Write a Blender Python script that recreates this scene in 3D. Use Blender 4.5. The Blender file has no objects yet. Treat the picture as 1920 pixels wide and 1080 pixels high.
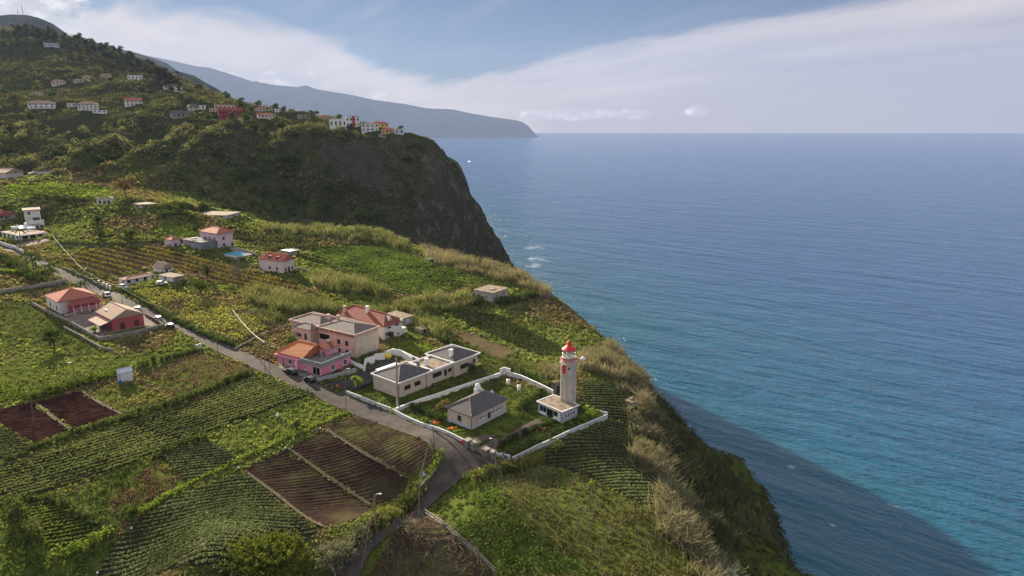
import bpy, math, random
import numpy as np
R = math.radians
SC = bpy.context.scene
COL = SC.collection
# ------------------------------------------------------------------ camera, light, air
US = 1.36                      # survey units to metres
ZC = 53.0 * US                 # camera height over the lighthouse plateau (z = 0)
SEA = -257.0 * US
PITCH = R(14.04)
FPX = 1280.0                   # focal length in photo pixels (1920 wide)
cam_d = bpy.data.cameras.new("camera")
cam = bpy.data.objects.new("camera", cam_d)
COL.objects.link(cam)
cam.location = (0, 0, ZC)
cam.rotation_euler = (math.pi / 2 - PITCH, 0, 0)
cam_d.sensor_width = 36.0
cam_d.lens = 36.0 * FPX / 1920.0
cam_d.clip_start = 1.0
cam_d.clip_end = 60000.0
SC.camera = cam
SUN_AZ, SUN_EL = R(-33.0), R(17.2)          # azimuth from +Y towards +X
sd = bpy.data.lights.new("sun", 'SUN')
sd.energy = 5.0
sd.angle = R(0.55)
sd.color = (1.0, 0.86, 0.66)
sun = bpy.data.objects.new("sun", sd)
COL.objects.link(sun)
SDIR = np.array([math.sin(SUN_AZ) * math.cos(SUN_EL), math.cos(SUN_AZ) * math.cos(SUN_EL), math.sin(SUN_EL)])
import mathutils
sun.rotation_euler = mathutils.Vector(SDIR).to_track_quat('Z', 'Y').to_euler()
sun.location = tuple(SDIR * 3000)
SC.view_settings.view_transform = 'Standard'
SC.view_settings.look = 'None'
SC.view_settings.gamma = 1.0
SC.view_settings.use_curve_mapping = False
SC.view_settings.exposure = 1.95
SC.cycles.max_bounces = 6
SC.cycles.diffuse_bounces = 3
SC.cycles.glossy_bounces = 2
SC.cycles.transmission_bounces = 3
SC.cycles.transparent_max_bounces = 6
SC.cycles.volume_bounces = 1
SC.cycles.caustics_reflective = False
SC.cycles.caustics_refractive = False
SC.cycles.use_denoising = True
try:
    SC.cycles.denoising_prefilter = 'ACCURATE'
except Exception:
    pass


class NT:
    """tiny helper to write node trees as expressions"""
    def __init__(s, tree):
        s.t = tree
        s.n = tree.nodes
        s.l = tree.links

    def new(s, kind, **kw):
        nd = s.n.new(kind)
        for k, v in kw.items():
            setattr(nd, k, v)
        return nd

    def put(s, sock, v):
        if v is None:
            return
        if isinstance(v, bpy.types.NodeSocket):
            s.l.new(v, sock)
        elif isinstance(v, (tuple, list)) and sock.type == 'RGBA' and len(v) == 3:
            sock.default_value = (*v, 1.0)
        else:
            sock.default_value = v

    def m(s, op, a, b=None, c=None, clamp=False):
        nd = s.new('ShaderNodeMath', operation=op, use_clamp=clamp)
        s.put(nd.inputs[0], a)
        s.put(nd.inputs[1], b)
        s.put(nd.inputs[2], c)
        return nd.outputs[0]

    def mix(s, f, a, b, blend='MIX'):
        nd = s.new('ShaderNodeMix', data_type='RGBA', blend_type=blend)
        s.put(nd.inputs[0], f)
        s.put(nd.inputs[6], a)
        s.put(nd.inputs[7], b)
        return nd.outputs[2]

    def noise(s, vec, scale, detail=4.0, rough=0.55, dist=0.0, d4=None):
        nd = s.new('ShaderNodeTexNoise')
        s.put(nd.inputs['Vector'], vec)
        nd.inputs['Scale'].default_value = scale
        nd.inputs['Detail'].default_value = detail
        nd.inputs['Roughness'].default_value = rough
        nd.inputs['Distortion'].default_value = dist
        return nd.outputs[0]

    def step(s, x, a, b):
        nd = s.new('ShaderNodeMapRange', interpolation_type='SMOOTHSTEP')
        s.put(nd.inputs[0], x)
        s.put(nd.inputs[1], a)
        s.put(nd.inputs[2], b)
        return nd.outputs[0]

    def mapping(s, vec, scale=(1, 1, 1), rot=(0, 0, 0), loc=(0, 0, 0)):
        nd = s.new('ShaderNodeMapping')
        s.put(nd.inputs[0], vec)
        nd.inputs['Location'].default_value = loc
        nd.inputs['Rotation'].default_value = rot
        nd.inputs['Scale'].default_value = scale
        return nd.outputs[0]

    def rs(s, vec, rot, scale, loc=(0, 0, 0)):
        return s.mapping(s.mapping(vec, rot=(0, 0, R(rot)), loc=loc), scale=scale)

    def ramp(s, f, stops, interp='LINEAR'):
        nd = s.new('ShaderNodeValToRGB')
        nd.color_ramp.interpolation = interp
        e = nd.color_ramp.elements
        while len(e) < len(stops):
            e.new(0.5)
        for i, (p, c) in enumerate(stops):
            e[i].position = p
            e[i].color = (*c, 1) if len(c) == 3 else c
        s.put(nd.inputs[0], f)
        return nd.outputs[0]


# ---- the sky: Nishita air with procedural clouds seen by direction
world = bpy.data.worlds.new("World")
SC.world = world
world.use_nodes = True
W = NT(world.node_tree)
W.n.clear()
sky = W.new('ShaderNodeTexSky', sky_type='NISHITA')
sky.sun_disc = False
sky.sun_elevation = SUN_EL
sky.sun_rotation = SUN_AZ
sky.altitude = 300.0
sky.air_density = 1.0
sky.dust_density = 0.15
sky.ozone_density = 1.6
tc = W.new('ShaderNodeTexCoord').outputs['Generated']
sp = W.new('ShaderNodeSeparateXYZ')
W.put(sp.inputs[0], tc)
dx, dy, dz = sp.outputs
az = W.m('ARCTAN2', dx, dy)
zz = W.m('MAXIMUM', dz, 0.0)
den = W.m('ADD', zz, 0.055)
cv = W.new('ShaderNodeCombineXYZ')
W.put(cv.inputs[0], W.m('DIVIDE', dx, den))
W.put(cv.inputs[1], W.m('DIVIDE', dy, den))
pl = cv.outputs[0]
pl2 = W.rs(pl, 62, (0.16, 0.62, 1))
n1 = W.noise(pl2, 1.0, 7, 0.58, 0.6)
n2 = W.noise(W.rs(pl, 66, (0.13, 0.75, 1), (4, 2, 0)), 1.6, 6, 0.6, 0.5)
azs = [(-60, .16), (-31, .118), (-22, .110), (-13, .098), (-6, .055), (0, .058), (6, .085), (11, .100), (16, .118), (22, .128), (29, .150), (36, .19), (60, .22)]
bound = W.ramp(W.m('MULTIPLY_ADD', az, 1 / R(120.0), 0.5, clamp=True), [((q + 60) / 120.0, (e * 4, e * 4, e * 4)) for q, e in azs])
bound = W.m('MULTIPLY', bound, 0.25)
edge = W.m('SUBTRACT', W.m('MULTIPLY_ADD', W.m('SUBTRACT', n1, 0.5), 0.16, bound), zz)
cl = W.step(edge, -0.012, 0.020)
streak = W.m('MULTIPLY', W.step(n2, 0.44, 0.78), W.step(zz, 0.02, 0.2))
cl = W.m('MAXIMUM', cl, W.m('MULTIPLY', streak, 0.45))
hi = W.m('MULTIPLY', W.step(zz, 0.16, 0.4), W.step(n1, 0.38, 0.66))      # broken cloud overhead, out of view, brightened below as added fill light
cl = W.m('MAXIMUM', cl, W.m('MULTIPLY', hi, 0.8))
thin = W.m('MULTIPLY_ADD', W.step(n2, 0.25, 0.75), 0.30, 0.68)
cl = W.m('MULTIPLY', cl, W.m('MULTIPLY_ADD', W.step(zz, 0.0, 0.09), W.m('SUBTRACT', thin, 0.96), 0.96))
sunw = W.step(az, R(30), R(-50))
ccol = W.mix(sunw, (0.84, 0.745, 0.70), (1.22, 1.07, 0.93))
deep = W.step(edge, 0.022, 0.085)
ccol = W.mix(W.m('MAXIMUM', W.m('MULTIPLY', deep, 0.85), W.m('MULTIPLY', W.step(n1, 0.35, 0.65), 0.45)), ccol, W.mix(sunw, (0.60, 0.55, 0.55), (0.70, 0.62, 0.58)))
# little heaps of cumulus above the coast
cn = W.noise(W.mapping(tc, scale=(1, 1, 1.6)), 46.0, 6, 0.6, 0.2)
cum = None
for (a0, e0, wa, we) in [(-19.3, .050, 5.2, .017), (-34.0, .125, 5.0, .042), (14.7, .007, 1.1, .012), (5.0, .004, 5.8, .010), (-10.8, .028, 1.7, .010), (-15.5, .043, 1.9, .010), (9.5, .004, 2.5, .009)]:
    q1 = W.m('POWER', W.m('ABSOLUTE', W.m('MULTIPLY', W.m('SUBTRACT', az, R(a0)), 1 / R(wa))), 2.0)
    q2 = W.m('POWER', W.m('ABSOLUTE', W.m('MULTIPLY', W.m('SUBTRACT', dz, e0), 1 / we)), 2.0)
    k = W.m('SUBTRACT', 1.0, W.m('ADD', q1, q2), clamp=True)
    cum = k if cum is None else W.m('MAXIMUM', cum, k)
cumd = W.step(W.m('ADD', W.m('MULTIPLY', cn, 1.5), cum), 1.02, 1.42)
cumd = W.m('MULTIPLY', cumd, W.step(cum, 0.0, 0.25))
skyc = W.mix(1.0, sky.outputs[0], (0.100, 0.145, 0.215), 'MULTIPLY')
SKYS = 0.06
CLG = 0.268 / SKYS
def scl(c, k):
    return W.mix(1.0, c, (k, k, k), 'MULTIPLY')
ca = scl(ccol, CLG)
out = W.mix(cl, skyc, W.mix(W.step(zz, 0.22, 0.5), ca, scl((1.0, 0.97, 0.95), CLG * 2.7)))  # unseen overhead cloud made brighter than the visible bank to add fill light
out = W.mix(W.m('MULTIPLY', cumd, 0.85), out, scl(W.mix(W.step(cn, 0.45, 0.7), (0.74, 0.70, 0.70), (1.25, 1.16, 1.06)), CLG))
bg = W.new('ShaderNodeBackground')
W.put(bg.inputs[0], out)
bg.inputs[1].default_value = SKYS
wo = W.new('ShaderNodeOutputWorld')
W.l.new(bg.outputs[0], wo.inputs[0])

# ------------------------------------------------------------------ helpers: tags, numpy meshes, materials
def tag(o, label=None, cat=None, group=None, kind=None):
    if label: o['label'] = label
    if cat: o['category'] = cat
    if group: o['group'] = group
    if kind: o['kind'] = kind
    return o

def empty(name, loc=(0, 0, 0), rz=0.0, label=None, cat=None, group=None):
    o = bpy.data.objects.new(name, None)
    COL.objects.link(o)
    o.empty_display_size = 0.5
    o.location = loc
    o.rotation_euler = (0, 0, rz)
    return tag(o, label, cat, group)

def mesh_np(name, V, F, mat, parent=None, tint=None, smooth=False):
    """V (n,3); F list of arrays (m,3)/(m,4); tint per face (sum m)"""
    me = bpy.data.meshes.new(name)
    V = np.ascontiguousarray(V, dtype=np.float32)
    if not isinstance(F, list):
        F = [F]
    F = [np.asarray(f, dtype=np.int32) for f in F if len(f)]
    li = np.concatenate([f.ravel() for f in F])
    tot = np.concatenate([np.full(len(f), f.shape[1], np.int32) for f in F])
    st = np.concatenate([[0], np.cumsum(tot)[:-1]]).astype(np.int32)
    me.vertices.add(len(V))
    me.vertices.foreach_set('co', V.ravel())
    me.loops.add(len(li))
    me.loops.foreach_set('vertex_index', li)
    me.polygons.add(len(tot))
    me.polygons.foreach_set('loop_start', st)
    me.polygons.foreach_set('loop_total', tot)
    if smooth:
        me.polygons.foreach_set('use_smooth', np.ones(len(tot), dtype=bool))
    me.update(calc_edges=True)
    if tint is not None:
        at = me.attributes.new('tint', 'FLOAT', 'FACE')
        at.data.foreach_set('value', np.ascontiguousarray(tint, dtype=np.float32))
    for mm in (mat if isinstance(mat, list) else [mat]):
        me.materials.append(mm)
    o = bpy.data.objects.new(name, me)
    COL.objects.link(o)
    if parent is not None:
        o.parent = parent
    return o

class MB:
    """collects boxes, prisms, tubes, lathes -> ONE mesh object"""
    def __init__(s):
        s.v = []; s.f = []

    def add(s, vs, fs):
        b = len(s.v)
        s.v += [tuple(map(float, p)) for p in vs]
        s.f += [tuple(b + i for i in f) for f in fs]
        return s

    def box(s, x0, x1, y0, y1, z0, z1):
        return s.add([(x0, y0, z0), (x1, y0, z0), (x1, y1, z0), (x0, y1, z0), (x0, y0, z1), (x1, y0, z1), (x1, y1, z1), (x0, y1, z1)],
                     [(0, 3, 2, 1), (4, 5, 6, 7), (0, 1, 5, 4), (1, 2, 6, 5), (2, 3, 7, 6), (3, 0, 4, 7)])

    def prism(s, poly, z0, z1):
        n = len(poly)
        a = sum(poly[i][0] * poly[(i + 1) % n][1] - poly[(i + 1) % n][0] * poly[i][1] for i in range(n))
        if a < 0:
            poly = poly[::-1]
        vs = [(p[0], p[1], z0) for p in poly] + [(p[0], p[1], z1) for p in poly]
        fs = [tuple(range(n - 1, -1, -1)), tuple(range(n, 2 * n))] + [(i, (i + 1) % n, n + (i + 1) % n, n + i) for i in range(n)]
        return s.add(vs, fs)

    def tube(s, pts, rad, n=6, cap=True):
        pts = [np.array(p, float) for p in pts]
        if not hasattr(rad, '__len__'):
            rad = [rad] * len(pts)
        rings = []
        for i, p in enumerate(pts):
            d = pts[min(i + 1, len(pts) - 1)] - pts[max(i - 1, 0)]
            d = d / (np.linalg.norm(d) + 1e-9)
            a = np.cross(d, (0, 0, 1.0) if abs(d[2]) < 0.9 else (1.0, 0, 0))
            a /= np.linalg.norm(a)
            b = np.cross(d, a)
            rings.append([p + rad[i] * (math.cos(2 * math.pi * k / n) * a + math.sin(2 * math.pi * k / n) * b) for k in range(n)])
        vs = [q for r in rings for q in r]
        fs = []
        for i in range(len(pts) - 1):
            for k in range(n):
                fs.append((i * n + k, i * n + (k + 1) % n, (i + 1) * n + (k + 1) % n, (i + 1) * n + k))
        if cap:
            fs.append(tuple(range(n - 1, -1, -1)))
            fs.append(tuple((len(pts) - 1) * n + k for k in range(n)))
        return s.add(vs, fs)

    def lathe(s, prof, n=16, cx=0, cy=0, rot=0.0):
        vs = []; fs = []
        for r, z in prof:
            for k in range(n):
                a = rot + 2 * math.pi * k / n
                vs.append((cx + r * math.cos(a), cy + r * math.sin(a), z))
        for i in range(len(prof) - 1):
            for k in range(n):
                fs.append((i * n + k, i * n + (k + 1) % n, (i + 1) * n + (k + 1) % n, (i + 1) * n + k))
        fs.append(tuple(range(n - 1, -1, -1)))
        fs.append(tuple((len(prof) - 1) * n + k for k in range(n)))
        return s.add(vs, fs)

    def build(s, name, mat, parent=None, smooth=False):
        me = bpy.data.meshes.new(name)
        me.from_pydata(s.v, [], s.f)
        me.materials.append(mat)
        if smooth:
            for p in me.polygons:
                p.use_smooth = True
        o = bpy.data.objects.new(name, me)
        COL.objects.link(o)
        if parent is not None:
            o.parent = parent
        return o

def copy_tree(o, parent=None):
    c = o.copy()
    COL.objects.link(c)
    if parent is not None:
        c.parent = parent
    for ch in list(o.children):
        copy_tree(ch, c)
    return c

# ---- materials
MATS = {}
def pmat(name, col, rough=0.85, var=0.18, scale=1.5, bump=0.0, bscale=8.0, col2=None, spec=0.1, metal=0.0, stain=0.0):
    if name in MATS:
        return MATS[name]
    m = bpy.data.materials.new(name)
    m.use_nodes = True
    N = NT(m.node_tree)
    b = N.n['Principled BSDF']
    tc = N.new('ShaderNodeTexCoord').outputs['Object']
    n = N.noise(tc, scale, 5, 0.6)
    c2 = col2 if col2 else tuple(max(0, c * (1 - 2.2 * var)) for c in col)
    c1 = col if col2 else tuple(min(1, c * (1 + var)) for c in col)
    c = N.mix(N.step(n, 0.3, 0.7), c2, c1)
    if stain > 0:
        sn = N.noise(N.mapping(tc, scale=(1.2, 1.2, 0.22)), 1.3, 6, 0.65)
        c = N.mix(N.m('MULTIPLY', N.step(sn, 0.48, 0.72), stain), c, (0.09, 0.075, 0.06))
    N.put(b.inputs['Base Color'], c)
    b.inputs['Roughness'].default_value = rough
    b.inputs['Metallic'].default_value = metal
    b.inputs['Specular IOR Level'].default_value = spec
    if bump > 0:
        bn = N.new('ShaderNodeBump')
        bn.inputs['Strength'].default_value = bump
        bn.inputs['Distance'].default_value = 0.05
        N.put(bn.inputs['Height'], N.noise(tc, bscale, 4, 0.6))
        N.put(b.inputs['Normal'], bn.outputs[0])
    MATS[name] = m
    return m

def tilemat(name, col, col2, rows=3.0, patch=0.4, rough=0.8, dirt=(0.10, 0.085, 0.075)):
    """pantile roof: courses follow the height, channels the two plan axes"""
    if name in MATS:
        return MATS[name]
    m = bpy.data.materials.new(name)
    m.use_nodes = True
    N = NT(m.node_tree)
    b = N.n['Principled BSDF']
    tc = N.new('ShaderNodeTexCoord').outputs['Object']
    g = N.new('ShaderNodeNewGeometry')
    sp = N.new('ShaderNodeSeparateXYZ'); N.put(sp.inputs[0], tc)
    vt = N.new('ShaderNodeVectorTransform', vector_type='NORMAL', convert_from='WORLD', convert_to='OBJECT')
    N.put(vt.inputs[0], g.outputs['Normal'])
    ns = N.new('ShaderNodeSeparateXYZ'); N.put(ns.inputs[0], vt.outputs[0])
    isx = N.m('GREATER_THAN', N.m('ABSOLUTE', ns.outputs[0]), N.m('ABSOLUTE', ns.outputs[1]))
    along = N.m('ADD', N.m('MULTIPLY', isx, sp.outputs[1]), N.m('MULTIPLY', N.m('SUBTRACT', 1.0, isx), sp.outputs[0]))
    w1 = N.m('SINE', N.m('MULTIPLY', along, 2 * math.pi * rows))
    w2 = N.m('FRACT', N.m('MULTIPLY', sp.outputs[2], rows * 2.2))
    n = N.noise(tc, 1.1, 5, 0.65)
    n2 = N.noise(tc, 9.0, 2, 0.5)
    c = N.mix(N.step(N.m('ADD', N.m('MULTIPLY', n2, 0.5), N.m('MULTIPLY', n, 0.5)), 0.35, 0.65), col2, col)
    c = N.mix(N.m('MULTIPLY', N.step(n, 0.5, 0.75), patch), c, dirt)
    c = N.mix(N.m('MULTIPLY', N.step(w1, 0.2, -1.0), 0.35), c, tuple(x * 0.45 for x in col2))
    N.put(b.inputs['Base Color'], c)
    b.inputs['Roughness'].default_value = rough
    b.inputs['Specular IOR Level'].default_value = 0.06
    bn = N.new('ShaderNodeBump')
    bn.inputs['Strength'].default_value = 0.7
    bn.inputs['Distance'].default_value = 0.06
    N.put(bn.inputs['Height'], N.m('ADD', w1, N.m('MULTIPLY', w2, 0.8)))
    N.put(b.inputs['Normal'], bn.outputs[0])
    MATS[name] = m
    return m

def leafmat(name, dark, light, trans=0.35, rough=0.7, warm=None):
    if name in MATS:
        return MATS[name]
    m = bpy.data.materials.new(name)
    m.use_nodes = True
    N = NT(m.node_tree)
    N.n.remove(N.n['Principled BSDF'])
    at = N.new('ShaderNodeAttribute', attribute_name='tint')
    c = N.mix(at.outputs['Fac'], tuple(x * 1.2 for x in dark), tuple(x * 1.42 for x in light))
    d = N.new('ShaderNodeBsdfDiffuse'); N.put(d.inputs[0], c)
    t = N.new('ShaderNodeBsdfTranslucent'); N.put(t.inputs[0], N.mix(1.0, c, warm if warm else (1.38, 1.36, 0.92), 'MULTIPLY'))
    mx = N.new('ShaderNodeMixShader'); mx.inputs[0].default_value = trans
    N.l.new(d.outputs[0], mx.inputs[1]); N.l.new(t.outputs[0], mx.inputs[2])
    N.l.new(mx.outputs[0], N.n['Material Output'].inputs[0])
    MATS[name] = m
    return m

# ---- numpy noise
_rs = np.random.RandomState(7)
_PERM = _rs.rand(256, 256)
def vnoise(x, y, s):
    x = np.asarray(x, float) / s + 531.3; y = np.asarray(y, float) / s + 217.7
    xi = np.floor(x).astype(int); yi = np.floor(y).astype(int)
    fx = x - xi; fy = y - yi
    fx = fx * fx * (3 - 2 * fx); fy = fy * fy * (3 - 2 * fy)
    a = _PERM[xi & 255, yi & 255]; b = _PERM[(xi + 1) & 255, yi & 255]
    c = _PERM[xi & 255, (yi + 1) & 255]; d = _PERM[(xi + 1) & 255, (yi + 1) & 255]
    return (a * (1 - fx) + b * fx) * (1 - fy) + (c * (1 - fx) + d * fx) * fy - 0.5
def fbm(x, y, s, o=4, g=0.5):
    t = 0; a = 1.0
    for i in range(o):
        t = t + a * vnoise(x + 17.1 * i, y - 9.7 * i, s / 2 ** i)
        a *= g
    return t
def sstep(x, a, b):
    t = np.clip((np.asarray(x, float) - a) / (b - a), 0, 1)
    return t * t * (3 - 2 * t)

# ---- photo pixel -> world ray
cP, sP = math.cos(PITCH), math.sin(PITCH)
def ray(u, v):
    a = (u - 960.0) / FPX; b = -(v - 540.0) / FPX
    return np.array([a, cP + b * sP, -sP + b * cP])
def at_z(u, v, z):
    r = ray(u, v)
    return np.array([0, 0, ZC]) + r * ((z - ZC) / r[2])
def at_y(u, v, y):
    r = ray(u, v)
    return np.array([0, 0, ZC]) + r * (y * US / r[1])
# ------------------------------------------------------------------ terrain: a smooth surface through surveyed points
CZ = [  # (u, v, z): plateau
    (960, 1080, -1.5), (820, 1080, -1.8), (680, 1080, -2.1), (560, 1080, -.6), (430, 1080, 0), (250, 1080, .3), (0, 1080, .8), (-400, 1080, 2), (1200, 1080, -1), (1330, 1060, -2),
    (700, 1010, -1.7), (745, 965, -1.0), (640, 960, .1), (600, 985, .2), (455, 880, .5), (790, 940, -.5), (835, 880, 0), (960, 880, 0), (900, 950, -.3), (1100, 980, -.6), (1280, 960, -2), (1250, 860, -1.6),
    (1065, 775, 0), (1180, 725, -.6), (900, 780, 0), (750, 740, .5), (1000, 700, 0), (1140, 790, -.8), (1080, 690, -.4),
    (610, 735, 1.6), (540, 700, 2.3), (430, 655, 3), (300, 780, 2), (0, 780, 3), (-400, 800, 5), (230, 720, 2.6), (150, 850, 1.8), (330, 690, 3.0),
    (320, 612, 3.8), (150, 605, 4.6), (0, 640, 4.4), (-300, 640, 6), (110, 560, 5.6), (200, 545, 5.6),
    (450, 600, 4.2), (700, 600, 1.6), (850, 640, -.5), (920, 566, 0), (1000, 520, -1), (800, 660, .4), (1000, 620, -2), (1100, 640, -1.8), (760, 560, 2), (640, 560, 3),
    (520, 512, 5), (430, 475, 8), (257, 535, 6.5), (0, 520, 8), (-300, 500, 12), (380, 530, 6), (180, 500, 8),
    (0, 462, 9.5), (60, 445, 11), (300, 450, 11), (200, 390, 18), (400, 412, 14), (270, 390, 18), (100, 350, 23), (0, 338, 24), (130, 420, 13),
    (600, 475, 5), (800, 492, 2), (700, 435, 4.5), (600, 430, 6), (500, 428, 9), (900, 500, .5), (320, 388, 18)]
CY = [  # (u, v, y): headland and hillside, by their distance
    (755, 243, 452), (790, 247, 447), (700, 240, 460), (640, 240, 455), (600, 222, 480), (560, 212, 505), (640, 300, 418), (740, 300, 424), (700, 380, 394), (600, 360, 392), (520, 400, 372), (780, 400, 388), (805, 335, 412),
    (650, 255, 446), (730, 251, 447), (550, 250, 450), (560, 320, 402),
    (480, 330, 384), (420, 245, 440), (400, 182, 590), (470, 192, 540), (300, 335, 350), (320, 275, 405), (200, 305, 368), (330, 212, 500), (340, 164, 650), (310, 145, 700), (240, 245, 450),
    (170, 215, 480), (75, 203, 500), (70, 265, 430), (0, 292, 380), (250, 155, 640), (110, 164, 620), (0, 155, 640), (215, 98, 860), (130, 72, 930), (60, 60, 980), (0, 58, 1000),
    (-200, 30, 1000), (-300, 200, 520), (-300, 110, 800), (150, 110, 760), (60, 105, 800)]
CW = [  # plain world points where the photograph cannot see
    (-60, 335, -22), (-100, 342, -6), (-140, 345, 9), (-30, 320, -20), (-300, 330, 36), (-230, 335, 25), (-90, 1105, -14), (-130, 1150, -6), (-190, 1250, -20), (-260, 1410, -45), (-430, 1050, 66), (-560, 1150, 90),
    (-900, 1400, 130), (-1300, 1000, 170), (-1300, 300, 70), (-1300, 1600, 150), (-250, 760, 30), (-160, 700, 12), (-110, 560, 20), (-100, 820, -26), (-300, 20, 3), (0, 20, 0), (40, -60, 0), (-300, -100, 3), (100, 60, -4), (100, 150, -8), (100, 250, -10), (120, 430, -40), (0, 1600, -200), (-420, 1500, 20), (200, 900, -60)]
cp = [at_z(u, v, z * US) / US for u, v, z in CZ] + [at_y(u, v, y) / US for u, v, y in CY] + [np.array(p, float) for p in CW]
cp = np.array(cp)
_C = 9.0
def _phi(d2):
    return np.sqrt(d2 + _C * _C)
_n = len(cp)
_A = np.zeros((_n + 3, _n + 3))
_d2 = (cp[:, None, 0] - cp[None, :, 0]) ** 2 + (cp[:, None, 1] - cp[None, :, 1]) ** 2
_A[:_n, :_n] = -_phi(_d2) - np.eye(_n) * 0.6
_A[:_n, _n] = 1; _A[:_n, _n + 1] = cp[:, 0] / 100; _A[:_n, _n + 2] = cp[:, 1] / 100
_A[_n:, :_n] = _A[:_n, _n:].T
_w = np.linalg.solve(_A, np.concatenate([cp[:, 2], [0, 0, 0]]))

EDGE_Y = [-200, 40, 70, 85, 100, 112, 122, 130, 140, 150, 162, 175, 195, 222, 245, 270, 300, 330, 355, 375, 395, 420, 445, 470, 520, 600, 700, 900, 1080, 1110, 1200, 1700]
EDGE_X = [36, 30, 27, 26, 25, 25, 25, 26, 26, 27, 26, 24, 21, 13, 5, -10, -46, -74, -72, -62, -50, -46, -50, -72, -130, -160, -170, -150, -84, -80, -225, -620]
def edge_x(y):
    return np.interp(np.asarray(y) / US, EDGE_Y, EDGE_X) * US
S1_Y = [60, 130, 145, 160, 240, 330, 400, 450, 500, 1000, 1080, 1200]
S1 = [.86, .86, .95, .8, .9, 1.0, 1.0, .95, 1.2, 1.3, 2.2, 1.2]          # first slope below the edge
L1 = [26, 24, 14, 8, 9, 30, 78, 90, 60, 20, 6, 20]          # how far it runs before the cliff steepens
PADS = []          # level plots under the buildings: (x, y, cos, sin, length, width, z)
def H(x, y, rough=True):
    x = np.asarray(x, float) / US; y = np.asarray(y, float) / US
    sh = x.shape
    X = x.ravel(); Y = y.ravel()
    z = np.empty(len(X))
    for i in range(0, len(X), 20000):
        j = slice(i, i + 20000)
        d2 = (X[j, None] - cp[None, :, 0]) ** 2 + (Y[j, None] - cp[None, :, 1]) ** 2
        z[j] = -_phi(d2) @ _w[:_n] + _w[_n] + _w[_n + 1] * X[j] / 100 + _w[_n + 2] * Y[j] / 100
    # steep, gullied ground up the hill
    far = sstep(Y - 0.25 * X, 355, 420)
    if rough:
        z = z + far * (fbm(X, Y, 46, 4) * 6 + fbm(X, Y, 11, 2) * 2.2)
        mid = far * sstep(-Y, -480, -420) * sstep(-X, 40, 100)
        z = z + mid * (0.30 - np.abs(fbm(X * 1.3 + Y * .25, Y * .35 - X * .2, 42, 3))) * 26
        z = z + (1 - far) * fbm(X, Y, 7, 2) * 0.12
    wob = fbm(X + 40, Y, 38, 3) * (7 * sstep(Y, 240, 300) + 5 * sstep(Y, 800, 950)) + fbm(X, Y + 80, 13, 2) * 2.0
    d = X - np.interp(Y, EDGE_Y, EDGE_X) - wob
    s1 = np.interp(Y, S1_Y, S1); l1 = np.interp(Y, S1_Y, L1)
    k = 5.0
    sp = lambda t: k * np.logaddexp(0, np.clip(t / k, -40, 40))          # soft ramp
    s2 = np.interp(Y, [900, 1020, 1190, 1300], [2.1, 8.0, 8.0, 2.1])
    drop = s1 * sp(d) + (s2 - s1) * sp(d - l1)
    if rough:          # gullies running down the headland face
        gz = sstep(Y, 345, 385) * sstep(-Y, -490, -440) * sstep(d, -18, 22)
        z = z - gz * (np.abs(fbm(X + Y, (X - Y) * .22, 17, 4, .6)) * 20 - 3)
    if rough:
        drop = drop + sstep(d, 4, 30) * (fbm(X, Y, 30, 4) * 16 + fbm(X, Y, 7, 3) * 5.5 + sstep(Y, 340, 390) * np.abs(fbm(X * .8 + Y * .6, z * 2.0 + Y * .3, 15, 3)) * 9)
    z = z - drop
    z = np.maximum(z * US, SEA - 6)
    for (ox, oy, c_, s_, L_, W_, zp) in PADS:
        dx_ = X * US - ox; dy_ = Y * US - oy
        lx = dx_ * c_ + dy_ * s_; ly = -dx_ * s_ + dy_ * c_
        e_ = np.hypot(np.maximum(np.maximum(-1.2 - lx, lx - L_ - 1.2), 0), np.maximum(np.maximum(-1.2 - ly, ly - W_ - 1.2), 0))
        k_ = 1 - sstep(e_, 0, 5.0)
        z = z * (1 - k_) + (zp + .02) * k_
    return z.reshape(sh)

def G(u, v, lo=50.0, hi=1500.0):
    """where the photo ray through pixel (u, v) meets the ground"""
    r = ray(u, v)
    t = np.concatenate([np.linspace(lo, 320, 700), np.linspace(320, hi, 900)[1:]]) * US
    px = r[0] * t; py = r[1] * t; pz = ZC + r[2] * t
    below = pz < H(px, py)
    if not below.any():
        i = len(t) - 1
    else:
        i = int(np.argmax(below))
    if i == 0:
        i = 1
    tt = np.linspace(t[i - 1], t[i], 16)
    b2 = ZC + r[2] * tt < H(r[0] * tt, r[1] * tt)
    q = tt[int(np.argmax(b2))] if b2.any() else tt[-1]
    p = np.array([r[0] * q, r[1] * q, 0.0])
    p[2] = float(H(p[0:1], p[1:2])[0])
    return p
def GN(px):
    return np.array([G(u, v) for u, v in px])

def grow(a, step, g, end, smax):
    out = [a]
    while (out[-1] < end) if end > a else (out[-1] > end):
        out.append(out[-1] + (step if end > a else -step))
        step = min(step * g, smax)
    return out
gx = np.array(grow(-150, 1.0, 1.018, -1400, 11)[::-1] + list(np.arange(-149, 62, 1.0)) + grow(62, 1.2, 1.05, 420, 8)) * US
gy = np.array(grow(52, 1.2, 1.06, -160, 8)[::-1] + list(np.arange(53, 300, 1.0)) + grow(300, 1.0, 1.009, 1700, 8)) * US
def gridmesh(name, X, Y, Z, mat, smooth=True, mask=None):
    ny, nx = X.shape
    V = np.stack([X.ravel(), Y.ravel(), Z.ravel()], 1)
    i = np.arange(ny * nx).reshape(ny, nx)
    f = np.stack([i[:-1, :-1], i[:-1, 1:], i[1:, 1:], i[1:, :-1]], -1).reshape(-1, 4)
    if mask is not None:
        f = f[mask.ravel()]
    used = np.unique(f)
    rm = np.full(len(V), -1); rm[used] = np.arange(len(used))
    return mesh_np(name, V[used], rm[f], mat, smooth=smooth)

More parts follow.
